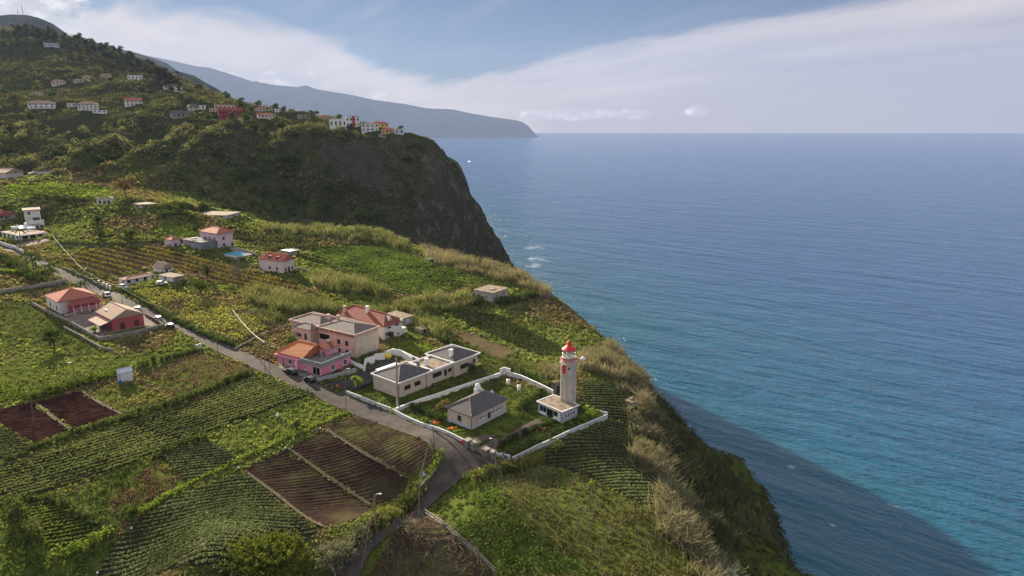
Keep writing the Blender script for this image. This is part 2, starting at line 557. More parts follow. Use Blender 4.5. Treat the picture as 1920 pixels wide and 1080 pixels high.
def ground_material():
    m = bpy.data.materials.new('ground')
    m.use_nodes = True
    N = NT(m.node_tree)
    b = N.n['Principled BSDF']
    g = N.new('ShaderNodeNewGeometry')
    p = g.outputs['Position']
    a = N.noise(p, 0.035, 6, 0.6)
    c = N.noise(p, 0.5, 5, 0.65)
    e = N.noise(p, 2.6, 4, 0.65)
    grass = N.mix(N.step(c, 0.3, 0.7), (0.045, 0.068, 0.014), (0.115, 0.135, 0.030))
    dry = N.mix(N.step(e, 0.3, 0.7), (0.052, 0.054, 0.022), (0.096, 0.090, 0.038))
    col = N.mix(N.step(N.m('MULTIPLY_ADD', e, 0.45, a), 0.70, 0.92), grass, dry)
    nz = N.new('ShaderNodeSeparateXYZ'); N.put(nz.inputs[0], g.outputs['Normal'])
    steep = N.step(nz.outputs[2], 0.66, 0.42)
    rock = N.mix(N.step(N.noise(N.mapping(p, scale=(1, 1, 0.5)), 0.16, 6, 0.7), 0.50, 0.64), (0.072, 0.062, 0.050), (0.24, 0.22, 0.195))
    rock = N.mix(N.step(N.noise(p, 0.7, 5, 0.6), 0.30, 0.62), rock, (0.046, 0.048, 0.026))
    ps = N.new('ShaderNodeSeparateXYZ'); N.put(ps.inputs[0], p)
    hill = N.mix(N.step(c, 0.3, 0.7), (0.030, 0.036, 0.014), (0.060, 0.066, 0.026))
    col = N.mix(N.step(N.m('MULTIPLY_ADD', a, 120.0, ps.outputs[1]), 500.0, 600.0), col, hill)
    rz_ = N.m('MULTIPLY', N.step(N.m('MULTIPLY_ADD', a, 60.0, ps.outputs[0]), -95.0, -55.0), N.step(ps.outputs[1], 450.0, 500.0))
    rz_ = N.m('MULTIPLY', rz_, N.step(nz.outputs[2], 0.90, 0.70))
    col = N.mix(N.m('MAXIMUM', steep, N.m('MULTIPLY', rz_, 0.9)), col, rock)
    N.put(b.inputs['Base Color'], col)
    b.inputs['Roughness'].default_value = 0.95
    b.inputs['Specular IOR Level'].default_value = 0.0
    bn = N.new('ShaderNodeBump'); bn.inputs['Strength'].default_value = 0.8; bn.inputs['Distance'].default_value = 0.5
    N.put(bn.inputs['Height'], N.m('ADD', e, N.m('MULTIPLY', c, 2.0)))
    N.put(b.inputs['Normal'], bn.outputs[0])
    return m
# ---- the sea
def sea_material():
    m = bpy.data.materials.new('sea_water')
    m.use_nodes = True
    N = NT(m.node_tree)
    b = N.n['Principled BSDF']
    g = N.new('ShaderNodeNewGeometry')
    p = g.outputs['Position']
    sp = N.new('ShaderNodeSeparateXYZ'); N.put(sp.inputs[0], p)
    big = N.noise(N.rs(p, 40, (.4, 1, 1)), 0.0035, 5, 0.6)
    # distance off the coast (the coast runs away to the left), broken by currents
    off = N.m('ADD', N.m('MULTIPLY_ADD', sp.outputs[1], 0.32, sp.outputs[0]), N.m('MULTIPLY', N.m('SUBTRACT', big, 0.5), 570.0))
    col = N.ramp(N.m('MULTIPLY', off, 1 / 3260.0, clamp=True), [(0.0, (0.006, 0.074, 0.098)), (0.10, (0.005, 0.102, 0.134)), (0.22, (0.007, 0.088, 0.156)), (0.40, (0.014, 0.082, 0.205)), (1.0, (0.020, 0.095, 0.240))])
    fo = N.noise(N.rs(p, 40, (.5, 1.6, 1)), 0.055, 5, 0.65)
    fo2 = N.noise(p, 0.006, 3, 0.6)
    foam = N.m('MULTIPLY', N.step(fo, 0.715, 0.78), N.step(fo2, 0.54, 0.66))
    for (qx, qy, rr_) in [tuple(at_z(u_, v_, SEA)[:2]) + (w_,) for u_, v_, w_ in ((1003, 465, 36), (1006, 486, 34), (1000, 498, 30), (1484, 876, 5), (1502, 873, 6), (1672, 947, 8), (1452, 960, 5), (1560, 985, 4))]:
        dd_ = N.new('ShaderNodeVectorMath', operation='DISTANCE'); N.put(dd_.inputs[0], N.mapping(p, scale=(1, 1, 0))); dd_.inputs[1].default_value = (qx, qy, 0)
        foam = N.m('MAXIMUM', foam, N.m('MULTIPLY', N.step(dd_.outputs['Value'], rr_ * US, rr_ * .2), N.step(fo, 0.46, 0.62)))
    col = N.mix(N.m('MULTIPLY', foam, 0.7), col, (0.55, 0.58, 0.6))
    N.put(b.inputs['Base Color'], col)
    N.put(b.inputs['Roughness'], N.m('MULTIPLY_ADD', foam, 0.5, 0.16))
    b.inputs['IOR'].default_value = 1.333
    h = N.m('MULTIPLY', N.noise(N.rs(p, 44, (.22, 1.0, 1)), 0.018, 3, 0.5), 30.0)
    h = N.m('ADD', h, N.m('MULTIPLY', N.noise(N.rs(p, 36, (.30, 1, 1)), 0.055, 4, 0.62), 14.0))
    h = N.m('ADD', h, N.m('MULTIPLY', N.noise(N.rs(p, 20, (.45, 1, 1)), 0.22, 4, 0.65), 3.2))
    bn = N.new('ShaderNodeBump'); bn.inputs['Strength'].default_value = 1.0; bn.inputs['Distance'].default_value = 1.0
    N.put(bn.inputs['Height'], h)
    N.put(b.inputs['Normal'], bn.outputs[0])
    return m
sx = np.array([-16000, -4000, -1000, 0, 500, 1500, 4000, 9000, 16000.]) * US; sy = np.array([-2500, -500, 0, 400, 900, 2000, 5000, 9000, 14150.]) * US
SX, SY = np.meshgrid(sx, sy)
sea = gridmesh('sea', SX, SY, np.full(SX.shape, SEA), sea_material(), smooth=False)
tag(sea, 'open blue sea reaching to the horizon', 'sea', kind='structure')

# ---- far coast: the long mountain ridge, nearer spurs and the hill with the masts
def far_material(name, c1, c2, sc):
    m = bpy.data.materials.new(name)
    m.use_nodes = True
    N = NT(m.node_tree)
    b = N.n['Principled BSDF']
    p = N.new('ShaderNodeNewGeometry').outputs['Position']
    n = N.noise(p, sc, 7, 0.65)
    N.put(b.inputs['Base Color'], N.mix(N.step(n, 0.35, 0.68), c1, c2))
    b.inputs['Roughness'].default_value = 0.95
    b.inputs['Specular IOR Level'].default_value = 0.0
    return m
def ridge_line(name, pts, y0, y1, front, mat, amp, nscale, n=240, m=40, label='', back=2200):
    """a mountain whose crest passes through the photo points at distance y0..y1 and falls to the sea towards us"""
    front = (front[0] * US, front[1] * US); back *= US; amp *= US; nscale *= US
    us = np.array([p[0] for p in pts], float); vs = np.array([p[1] for p in pts], float)
    uu = np.linspace(us[0], us[-1], n)
    vv = np.interp(uu, us, vs)
    ys = np.linspace(y0, y1, n)
    crest = np.array([at_y(u, v, y) for u, v, y in zip(uu, vv, ys)])
    t = np.concatenate([np.linspace(-1, 0, m), np.linspace(0, 1, 12)[1:]])
    X = np.zeros((len(t), n)); Y = X.copy(); Z = X.copy()
    for j, tj in enumerate(t):
        if tj <= 0:
            X[j] = crest[:, 0] + front[0] * -tj; Y[j] = crest[:, 1] + front[1] * -tj
            h = (1 + tj) ** 1.15
            Z[j] = SEA - 20 + (crest[:, 2] - SEA + 20) * h
        else:
            X[j] = crest[:, 0] - 0.3 * back * tj; Y[j] = crest[:, 1] + back * tj
            Z[j] = SEA - 20 + (crest[:, 2] - SEA + 20) * (1 - tj)
    env = (np.abs(t) ** 0.7 * (1 - np.abs(t)))[:, None] * 2.2 + 0.02
    tap = np.minimum(1, np.minimum(np.linspace(0, 1, n), np.linspace(1, 0, n)) * 5)[None, :]
    Z = Z + fbm(X, Y, nscale, 5, 0.55) * amp * env * tap * np.where(t > -.12, .35, 1.0)[:, None]
    o = gridmesh(name, X, Y, Z, mat)
    return tag(o, label, 'mountain', kind='structure')
far_m = far_material('far_forest', (0.020, 0.030, 0.022), (0.060, 0.066, 0.045), 0.003)
ridge_line('mountains', [(-500, 20), (100, 70), (230, 95), (330, 115), (372, 125), (390, 126), (430, 138), (480, 155), (520, 160), (556, 163), (576, 160), (592, 167), (622, 172), (660, 178), (700, 187), (760, 195), (800, 203), (850, 205), (880, 212), (920, 219), (965, 225), (980, 229), (993, 238), (1000, 247), (1003, 251.5)],
           12500, 12300, (60, -1500), far_m, 620, 800, label='long hazy blue mountain ridge ending in a cape at the horizon')
mid_m = far_material('spur_forest', (0.024, 0.036, 0.018), (0.075, 0.078, 0.040), 0.012)
ridge_line('mountains', [(100, 85), (228, 93), (260, 100), (290, 110), (312, 118), (330, 131), (345, 140)], 4300, 3700, (600, -900), mid_m, 130, 300, n=120, label='nearer blue-grey spur between the wooded hill and the far ridge', back=1200)
ridge_line('mountains', [(200, 118), (305, 133), (335, 134), (365, 142), (385, 155), (410, 168), (428, 180), (440, 186)], 2300, 1900, (260, -420), mid_m, 70, 160, n=120, label='dark green spur dropping behind the white hillside house', back=700)
ridge_line('hill', [(-900, 150), (-500, 90), (-200, 52), (-60, 36), (0, 29), (20, 27), (50, 28), (75, 34), (100, 45), (124, 62), (160, 92), (220, 130)], 2100, 2300, (250, -900), mid_m, 60, 160, n=160, label='rounded hill behind the woods that carries two radio masts', back=900)
for (u, v0, v1, lab) in [(43.5, 27.5, 9.5, 'tall thin lattice radio mast on the hilltop'), (34.5, 27, 16, 'shorter thin mast beside the tall radio mast')]:
    b0 = at_y(u, v0 + 3, 2140); b1 = at_y(u, v1, 2140)
    mb = MB()
    hh = b1[2] - b0[2]
    for k in range(4):
        a = math.pi / 4 + k * math.pi / 2
        mb.tube([(1.6 * math.cos(a), 1.6 * math.sin(a), 0), (.4 * math.cos(a), .4 * math.sin(a), hh)], .28, 4)
    for k in range(8):
        z = hh * k / 8; r = 1.6 - 1.2 * k / 8
        mb.box(-r, r, -r, r, z, z + .35)
    o = mb.build('radio_mast', pmat('mast_steel', (.35, .35, .37)))
    o.location = tuple(b0)
    tag(o, lab, 'mast')

# ---- the air between
hz = MB().box(-16100 * US, 16100 * US, -2600 * US, 14250 * US, SEA - 8, 1290 * US).build('haze', bpy.data.materials.new('haze'))
hm = hz.data.materials[0]
hm.use_nodes = True
HN = NT(hm.node_tree)
HN.n.remove(HN.n['Principled BSDF'])
pv = HN.new('ShaderNodeVolumePrincipled')
pv.inputs['Color'].default_value = (0.240, 0.312, 0.50, 1)
pv.inputs['Density'].default_value = 6.0e-5 / US
pv.inputs['Anisotropy'].default_value = 0.12
HN.l.new(pv.outputs[0], HN.n['Material Output'].inputs['Volume'])
tag(hz, 'pale blue sea haze', 'haze', kind='stuff')
# ------------------------------------------------------------------ vegetation generators (numpy)
RNG = np.random.RandomState(11)
def leaves(C, rad, n, size, up=0.5, squash=0.8, shell=0.55, tint=None, tvar=0.25, rng=RNG, lift=True):
    """n leaf-sized quads round every centre of C (N,3); rad (N,) or scalar"""
    N = len(C)
    if N == 0:
        return np.zeros((0, 3)), np.zeros((0, 4), int), np.zeros(0)
    rad = np.broadcast_to(np.asarray(rad, float), (N,))
    size = np.broadcast_to(np.asarray(size, float), (N,))
    d = rng.normal(size=(N, n, 3))
    d /= np.linalg.norm(d, axis=2, keepdims=True) + 1e-9
    if lift:
        d[..., 2] = np.abs(d[..., 2]) if lift is True else d[..., 2]
    r = (shell + (1 - shell) * rng.rand(N, n)) * rad[:, None]
    off = d * r[..., None]
    off[..., 2] *= squash
    P = C[:, None, :] + off
    nrm = d * (1 - up) + rng.normal(size=d.shape) * 0.45
    nrm[..., 2] += up
    nrm /= np.linalg.norm(nrm, axis=2, keepdims=True) + 1e-9
    a = np.cross(nrm, rng.normal(size=d.shape))
    a /= np.linalg.norm(a, axis=2, keepdims=True) + 1e-9
    b = np.cross(nrm, a)
    s = (size[:, None] * (0.6 + 0.8 * rng.rand(N, n)))[..., None] * 0.5
    V = np.stack([P - a * s * 1.25, P + b * s * 0.7, P + a * s * 1.25, P - b * s * 0.7], axis=2).reshape(-1, 3)
    F = np.arange(N * n * 4).reshape(-1, 4)
    t = rng.rand(N) if tint is None else np.broadcast_to(np.asarray(tint, float), (N,))
    T = np.clip(t[:, None] * (1 - tvar) + tvar * rng.rand(N, n), 0, 1).ravel()
    return V, F, T

def blades(B, h, lean, w, tint, curve=0.5, plume=None, rng=RNG):
    """upright curved blades: B (N,3) feet; each of two quads and a tip"""
    N = len(B)
    h = np.broadcast_to(h, (N,)); w = np.broadcast_to(w, (N,))
    a = rng.rand(N) * 2 * math.pi
    dr = np.stack([np.cos(a), np.sin(a), np.zeros(N)], 1)
    f = rng.rand(N) * 2 * math.pi
    sd = np.stack([np.cos(f), np.sin(f), np.zeros(N)], 1)
    L = np.broadcast_to(lean, (N,))
    mid = B + dr * (L * h * 0.3)[:, None]; mid[:, 2] += h * 0.6
    tip = B + dr * (L * h * (0.6 + curve))[:, None]; tip[:, 2] += h * (1 - 0.25 * L)
    ww = (w * 0.5)[:, None]
    V = np.stack([B - sd * ww, B + sd * ww, mid + sd * ww * .9, mid - sd * ww * .9, tip + sd * ww * .55, tip - sd * ww * .55], 1).reshape(-1, 3)
    i = np.arange(N)[:, None] * 6
    F = np.concatenate([i + [0, 1, 2, 3], i + [3, 2, 4, 5]], 1).reshape(-1, 4)
    T = np.repeat(np.clip(tint, 0, 1), 2)
    return V, F, T

def join(parts):
    V = []; F = []; T = []; o = 0
    for v, f, t in parts:
        V.append(v); F.append(f + o); T.append(t); o += len(v)
    return np.concatenate(V), np.concatenate(F), np.concatenate(T)

def inpoly(x, y, poly):
    x = np.asarray(x); y = np.asarray(y)
    c = np.zeros(x.shape, bool)
    n = len(poly)
    for i in range(n):
        x0, y0 = poly[i][:2]; x1, y1 = poly[(i + 1) % n][:2]
        with np.errstate(divide='ignore', invalid='ignore'):
            hit = ((y0 > y) != (y1 > y)) & (x < (x1 - x0) * (y - y0) / (y1 - y0 + 1e-12) + x0)
        c ^= hit
    return c
KEEP = []          # plan polygons that wild grass stays out of
def scatter_in(poly, n, rng=RNG):
    lo = poly[:, :2].min(0); hi = poly[:, :2].max(0)
    p = lo + rng.rand(int(n), 2) * (hi - lo)
    return p[inpoly(p[:, 0], p[:, 1], poly)]
def onground(p, dz=0.0):
    return np.column_stack([p[:, 0], p[:, 1], H(p[:, 0], p[:, 1]) + dz])
def area(poly):
    x, y = poly[:, 0], poly[:, 1]
    return abs(np.sum(x * np.roll(y, -1) - y * np.roll(x, -1))) / 2

def soil_mat(name, c1, c2, weed=0.0, weedcol=(.09, .10, .03)):
    m = bpy.data.materials.new(name)
    m.use_nodes = True
    N = NT(m.node_tree)
    b = N.n['Principled BSDF']
    p = N.new('ShaderNodeNewGeometry').outputs['Position']
    n = N.noise(p, 3.2, 4, 0.7); k = N.noise(p, 0.12, 4, 0.6)
    c = N.mix(N.step(N.m('MULTIPLY_ADD', n, .6, N.m('MULTIPLY', k, .4)), 0.38, 0.62), c1, c2)
    if weed > 0:
        c = N.mix(N.m('MULTIPLY', N.step(N.m('MULTIPLY_ADD', n, .5, k), 0.70, 0.92), weed), c, weedcol)
    N.put(b.inputs['Base Color'], c)
    b.inputs['Roughness'].default_value = 0.97
    b.inputs['Specular IOR Level'].default_value = 0.0
    bn = N.new('ShaderNodeBump'); bn.inputs['Strength'].default_value = 0.9; bn.inputs['Distance'].default_value = 0.12
    N.put(bn.inputs['Height'], n)
    N.put(b.inputs['Normal'], bn.outputs[0])
    return m
SOIL_BROWN = soil_mat('soil_brown', (0.027, 0.018, 0.014), (0.052, 0.035, 0.027), .3)
SOIL_DRY = soil_mat('soil_dry', (0.036, 0.026, 0.018), (0.068, 0.050, 0.032), .8)
SOIL_RED = soil_mat('soil_red', (0.024, 0.0112, 0.0104), (0.043, 0.0205, 0.018), .06)
SOIL_GREEN = soil_mat('soil_under_crop', (0.026, 0.021, 0.014), (0.046, 0.040, 0.020), .5, (.04, .055, .016))
SOIL_GRASS = soil_mat('meadow_soil', (0.062, 0.085, 0.018), (0.115, 0.140, 0.030), .5, (.14, .12, .05))
SOIL_STRAW = soil_mat('straw_soil', (0.075, 0.055, 0.036), (0.14, 0.105, 0.066), .4, (.09, .09, .03))
L_POTATO = leafmat('potato_leaf', (0.050, 0.078, 0.030), (0.172, 0.202, 0.095), .32)
L_LIME = leafmat('meadow_leaf', (0.075, 0.120, 0.018), (0.190, 0.240, 0.045), .38)
L_OLIVE = leafmat('olive_leaf', (0.042, 0.055, 0.017), (0.105, 0.118, 0.038), .30)
L_DARK = leafmat('dark_leaf', (0.016, 0.030, 0.010), (0.060, 0.085, 0.026), .25)
L_BUSH = leafmat('bush_leaf', (0.026, 0.044, 0.013), (0.090, 0.115, 0.034), .28)
L_REED = leafmat('reed_leaf', (0.082, 0.082, 0.046), (0.168, 0.156, 0.100), .35, warm=(1.3, 1.2, .85))
L_REEDG = leafmat('green_reed_leaf', (0.060, 0.078, 0.030), (0.160, 0.165, 0.075), .35, warm=(1.3, 1.25, .8))
L_STRAW = leafmat('straw_leaf', (0.085, 0.055, 0.034), (0.210, 0.155, 0.095), .25, warm=(1.2, 1.0, .8))
L_VINE = leafmat('vine_leaf', (0.062, 0.066, 0.018), (0.165, 0.152, 0.044), .40, warm=(1.5, 1.3, .6))
L_GREY = leafmat('grey_leaf', (0.070, 0.075, 0.045), (0.170, 0.170, 0.115), .25)
L_FLOWER = leafmat('flower_petal', (0.45, 0.06, 0.02), (0.75, 0.30, 0.05), .3)
L_PALM = leafmat('palm_leaf', (0.030, 0.055, 0.015), (0.110, 0.140, 0.040), .25)

def field(name, px, rowpx, label, soil, spacing=0.75, amp=0.11, ds=0.5, crop=None, keep=True):
    """a ploughed or planted bed: ridged soil sheet, and optionally crop = dict(mat, r, leaf, n, step, gap, h)"""
    spacing *= US; amp *= US; ds *= US
    if crop:
        crop = dict(crop)
        for k_ in ('r', 'leaf', 'step'):
            crop[k_] *= US
    poly = GN(px)
    if keep:
        KEEP.append(poly)
    a = G(*rowpx[0]); b = G(*rowpx[1])
    s = (b - a)[:2]; s /= np.linalg.norm(s)
    t = np.array([-s[1], s[0]])
    o = poly[:, :2].mean(0)
    q = poly[:, :2] - o
    smin, smax = (q @ s).min(), (q @ s).max(); tmin, tmax = (q @ t).min(), (q @ t).max()
    dt = spacing / 6
    S, T = np.meshgrid(np.arange(smin, smax + ds, ds), np.arange(tmin, tmax + dt, dt))
    wig = fbm(S + o[0], T * 3 + o[1], 7, 3) * 0.42
    X = o[0] + S * s[0] + T * t[0]; Y = o[1] + S * s[1] + T * t[1]
    ph = (T + wig) / spacing
    Z = H(X, Y) + 0.08 + amp * (0.5 + 0.5 * np.cos(2 * math.pi * ph)) * (0.75 + 0.9 * fbm(X, Y, 1.1, 2)) + 0.05 * vnoise(X, Y, 0.45)
    cx = (X[:-1, :-1] + X[1:, 1:]) / 2; cy = (Y[:-1, :-1] + Y[1:, 1:]) / 2
    ed = fbm(cx, cy, 2.2, 3) * 1.1
    mask = inpoly(cx + ed, cy + ed, poly)
    fo = gridmesh(name, X, Y, Z, soil, mask=mask)
    tag(fo, label, 'field', kind='structure')
    if crop:
        rows = np.arange(math.floor((tmin - .5) / spacing), math.ceil(tmax / spacing) + 1) * spacing
        ss = np.arange(smin, smax, crop['step'])
        A, B = np.meshgrid(ss, rows)
        A = A.ravel() + RNG.uniform(-.4, .4, A.size) * crop['step']
        B = B.ravel()
        wg = fbm(A + o[0], B * 3 + o[1], 7, 3) * 0.42
        B2 = B - wg + RNG.normal(0, spacing * crop.get('jit', .06), B.size)
        x = o[0] + A * s[0] + B2 * t[0]; y = o[1] + A * s[1] + B2 * t[1]
        vig = fbm(x, y, 9, 3)
        ok = inpoly(x, y, poly) & (RNG.rand(x.size) > crop.get('gap', .1) - vig * crop.get('patch', .5))
        x, y, vig = x[ok], y[ok], vig[ok]
        C = np.column_stack([x, y, H(x, y) + 0.08 + amp])
        rad = crop['r'] * (0.75 + 0.5 * RNG.rand(len(x))) * (1 + 0.7 * vig)
        ti = np.clip(0.5 + 0.9 * vig + RNG.normal(0, .16, len(x)), 0, 1)
        V, F, T2 = leaves(C, rad, crop['n'], crop['leaf'], up=.45, squash=crop.get('h', .9), tint=ti, tvar=.35)
        co = mesh_np(crop.get('name', 'crop_leaves'), V, F, crop['mat'], tint=T2)
        tag(co, crop['label'], 'crop', kind='stuff')
    return poly

ROW = ((500, 900), (650, 874))
field('ploughed_field', [(457, 880), (533, 845), (692, 952), (680, 970), (640, 985), (607, 988)], ROW, 'freshly ploughed dark brown plot with ridges beside the big green tree', SOIL_BROWN, .80, .10)
field('ploughed_field', [(539, 841), (607, 808), (764, 905), (760, 925), (735, 938), (697, 948)], ROW, 'ploughed brown plot between the two straw footpaths, middle of the three', SOIL_BROWN, .80, .10)
field('ploughed_field', [(613, 805), (660, 780), (705, 790), (800, 830), (812, 845), (813, 865), (790, 888), (769, 901)], ROW, 'drier brown plot with a green tinge inside the road bend', SOIL_DRY, .80, .10)
RR = ((20, 800), (120, 790))
field('ploughed_field', [(0, 767), (55, 756), (131, 808), (66, 833), (0, 795), (-40, 775)], RR, 'dark red bare soil plot with the leaning pole standing in it', SOIL_RED, .7, .10)
field('ploughed_field', [(68, 755), (145, 734), (226, 777), (138, 806)], RR, 'dark red bare soil plot below the lamp post and the hedge', SOIL_RED, .7, .10)
field('ploughed_field', [(797, 972), (925, 1085), (690, 1085), (727, 1030), (770, 985)], ((730, 1040), (860, 1030)), 'brown ridged soil under the bare vines beside the lane', SOIL_DRY, 1.4, .2)
POT = dict(mat=L_POTATO, r=.19, leaf=.20, n=12, step=.30, gap=.03, patch=.35, h=1.1, jit=.02)
def pot(label, **k):
    d = dict(POT); d['label'] = label; d.update(k); return d
RG = ((180, 1056), (250, 1044))
field('crop_field', [(456, 888), (602, 992), (570, 1015), (440, 1095), (165, 1095), (250, 982), (352, 922)], RG, 'large potato bed soil between the diagonal grass path and the big tree', SOIL_GREEN, .90, .16, crop=pot('green potato rows between the diagonal grass path and big tree', r=.22))
field('crop_field', [(49, 957), (90, 942), (200, 1002), (150, 1018), (94, 1032)], ((80, 985), (150, 972)), 'small trapezoid crop bed ringed by hedges at lower left', SOIL_GREEN, .80, .14, crop=pot('neat yellow-green crop rows in the small hedged trapezoid bed', mat=L_LIME, r=.18, leaf=.20, gap=0))
field('crop_field', [(298, 852), (386, 824), (446, 862), (353, 906)], ((320, 865), (410, 855)), 'small crop bed next to the patch of brown dead weeds', SOIL_GREEN, .80, .14, crop=pot('fine green crop rows next to the patch of brown weeds', r=.18, leaf=.20, gap=0))
field('crop_field', [(-60, 890), (-60, 925), (40, 935), (160, 902), (290, 850), (400, 806), (588, 738), (500, 712), (480, 706), (340, 770), (240, 792), (130, 842), (60, 856)], ((250, 830), (420, 780)), 'long bushy crop strip running from the left edge up to the road', SOIL_GREEN, 1.0, .16, crop=pot('long strip of bushy green crop running up to the road', mat=leafmat('bean_leaf', (.062, .088, .028), (.185, .205, .078), .33), r=.25, leaf=.26, n=12, gap=.08, patch=.7, jit=.05))
field('crop_field', [(-50, 790), (0, 800), (57, 838), (0, 862), (-50, 870)], ((0, 838), (50, 832)), 'corner crop bed under the dark red soil plots', SOIL_GREEN, .80, .14, crop=pot('crop rows in the corner below the dark red soil', r=.19, leaf=.2, gap=0))
field('crop_field', [(-60, 700), (0, 712), (47, 738), (0, 757), (-60, 770)], ((0, 738), (45, 732)), 'crop bed above the dark red soil at the left edge', SOIL_GREEN, .80, .14, crop=pot('green crop rows above the dark red soil at left edge', mat=L_LIME, r=.19, leaf=.2, gap=0))
field('crop_field', [(1002, 852), (1140, 792), (1195, 800), (1226, 850), (1262, 905), (1290, 985), (1230, 958), (1160, 925), (1080, 885), (1020, 872)], ((1050, 860), (1200, 862)), 'crop bed outside the lighthouse wall running to the reeds', SOIL_GREEN, .95, .16, crop=pot('dark green bean rows outside the white wall below the lighthouse', mat=L_POTATO, r=.20, leaf=.21, gap=.02, patch=.2, n=12))
field('crop_field', [(1090, 712), (1150, 722), (1190, 750), (1218, 795), (1195, 800), (1150, 787), (1092, 758)], ((1100, 740), (1180, 742)), 'crop bed behind the lighthouse around the stone hut', SOIL_GREEN, .95, .16, crop=pot('dark green bean rows behind the lighthouse around the hut', r=.20, leaf=.21, gap=.02, patch=.2, n=12))
field('vineyard_soil', [(122, 482), (232, 464), (330, 470), (420, 495), (555, 530), (560, 545), (470, 540), (340, 512), (300, 492), (212, 522), (122, 497)], ((160, 485), (280, 512)), 'straw coloured vineyard soil between the road and pool house', SOIL_STRAW, 3.1, .1, ds=1.0, crop=pot('rows of yellowing vines between the road and the pool house', name='vine_rows', mat=L_VINE, r=.48, leaf=.40, n=12, step=.36, gap=.12, patch=.5, h=1.9, jit=.02))
field('crop_field', [(250, 548), (300, 540), (400, 566), (530, 590), (520, 612), (440, 642), (340, 598)], ((330, 575), (430, 560)), 'rough yellow-green plot sloping to the road', SOIL_STRAW, 1.0, .15, crop=pot('yellow-green straggling crop between the road and the tall canes', name='crop_leaves', mat=leafmat('straggle_leaf', (.095, .105, .024), (.230, .235, .062), .4), r=.5, leaf=.38, n=8, step=.6, gap=.25, patch=1.0, jit=.2))
field('crop_field', [(600, 462), (720, 467), (905, 522), (860, 545), (760, 557), (650, 512), (575, 490)], ((640, 470), (760, 500)), 'terraced green plot beyond the dormer house', SOIL_GREEN, 2.0, .25, ds=.8, crop=pot('bright green rows on the terraced plot beyond the dormer house', mat=leafmat('terrace_leaf', (.055, .095, .020), (.140, .190, .045), .35), r=.48, leaf=.40, n=10, step=.5, gap=.08, patch=.6, jit=.04))
field('crop_field', [(820, 578), (930, 590), (1000, 625), (1075, 662), (1010, 668), (900, 618)], ((850, 590), (950, 640)), 'dark green hollow plot below the ruined block house', SOIL_GREEN, 1.1, .15, ds=.8, crop=pot('dark green crop in the hollow below the ruined block house', mat=L_DARK, r=.45, leaf=.36, n=7, step=.6, gap=.15, patch=.6, jit=.1))
field('crop_field', [(850, 628), (880, 622), (968, 660), (940, 676)], ((880, 630), (950, 664)), 'dry straw beds in the plot behind the long beige house', SOIL_STRAW, 1.2, .3)
field('crop_field', [(90, 345), (210, 352), (215, 372), (120, 378), (20, 375), (0, 348)], ((60, 360), (160, 362)), 'sunny green terrace under the far white farmhouse', SOIL_GRASS, 2.2, .3, ds=1.2, crop=pot('sunny green crop on the terrace under the far farmhouse', mat=L_LIME, r=.7, leaf=.6, n=6, step=.9, gap=.15, jit=.2))
field('crop_field', [(300, 420), (350, 428), (378, 442), (330, 446), (290, 440)], ((310, 428), (360, 440)), 'small bright terrace beside the pink pool house', SOIL_GRASS, 1.8, .2, ds=1.0, crop=pot('bright green rows on the small terrace beside the pool house', mat=L_LIME, r=.6, leaf=.5, n=6, step=.8, gap=.05))
field('crop_field', [(440, 432), (560, 440), (600, 460), (590, 475), (470, 460), (436, 448)], ((450, 440), (560, 462)), 'shaded vegetable rows behind the pool house', SOIL_GREEN, 1.6, .2, ds=1.0, crop=pot('mixed vegetable rows behind the pink pool house', mat=L_OLIVE, r=.7, leaf=.5, n=6, step=.8, gap=.2, patch=.8, jit=.15))

field('vineyard_soil', [(602, 276), (690, 264), (712, 285), (738, 345), (700, 364), (650, 335), (606, 312)], ((620, 300), (700, 310)), 'steep brown terraced vineyard on the headland slope', soil_mat('terrace_soil', (.046, .036, .030), (.085, .068, .056), .3), 2.2, .5, ds=1.2, crop=pot('bare greyish vines on the steep headland terraces', name='vine_rows', mat=leafmat('bare_vine_leaf', (.060, .052, .042), (.125, .108, .085), .15), r=.5, leaf=.5, n=8, step=.6, gap=.12, h=1.8))
# ---- roads
asph = pmat('asphalt', (0.078, 0.067, 0.061), .9, .17, .35, bump=.3, bscale=6, stain=.0, spec=.05)
def strip(name, left, right, mat, label, dz=0.10, n=80, cat='road', kind='structure', keep=True, m=5):
    Lp = GN(left); Rp = GN(right)
    def res(P):
        d = np.concatenate([[0], np.cumsum(np.linalg.norm(np.diff(P[:, :2], axis=0), axis=1))])
        t = np.linspace(0, d[-1], n)
        x = np.interp(t, d, P[:, 0]); y = np.interp(t, d, P[:, 1])
        k = np.array([1, 2, 3, 2, 1.]) / 9
        xs = np.convolve(np.pad(x, 2, 'edge'), k, 'valid'); ys = np.convolve(np.pad(y, 2, 'edge'), k, 'valid')
        return np.column_stack([xs, ys])
    A = res(Lp); B = res(Rp)
    w = np.linspace(0, 1, m)[:, None]
    X = A[:, 0] * (1 - w) + B[:, 0] * w; Y = A[:, 1] * (1 - w) + B[:, 1] * w
    Z = np.max([H(X + a, Y + b) for a, b in ((0, 0), (.5, 0), (-.5, 0), (0, .5), (0, -.5))], axis=0) + dz
    if kind == 'structure':
        zc = H(X[m // 2], Y[m // 2])
    o = gridmesh(name, X, Y, Z, mat)
    tag(o, label, cat, kind=kind)
    if keep:
        KEEP.append(np.concatenate([A, B[::-1]]))
    return A, B
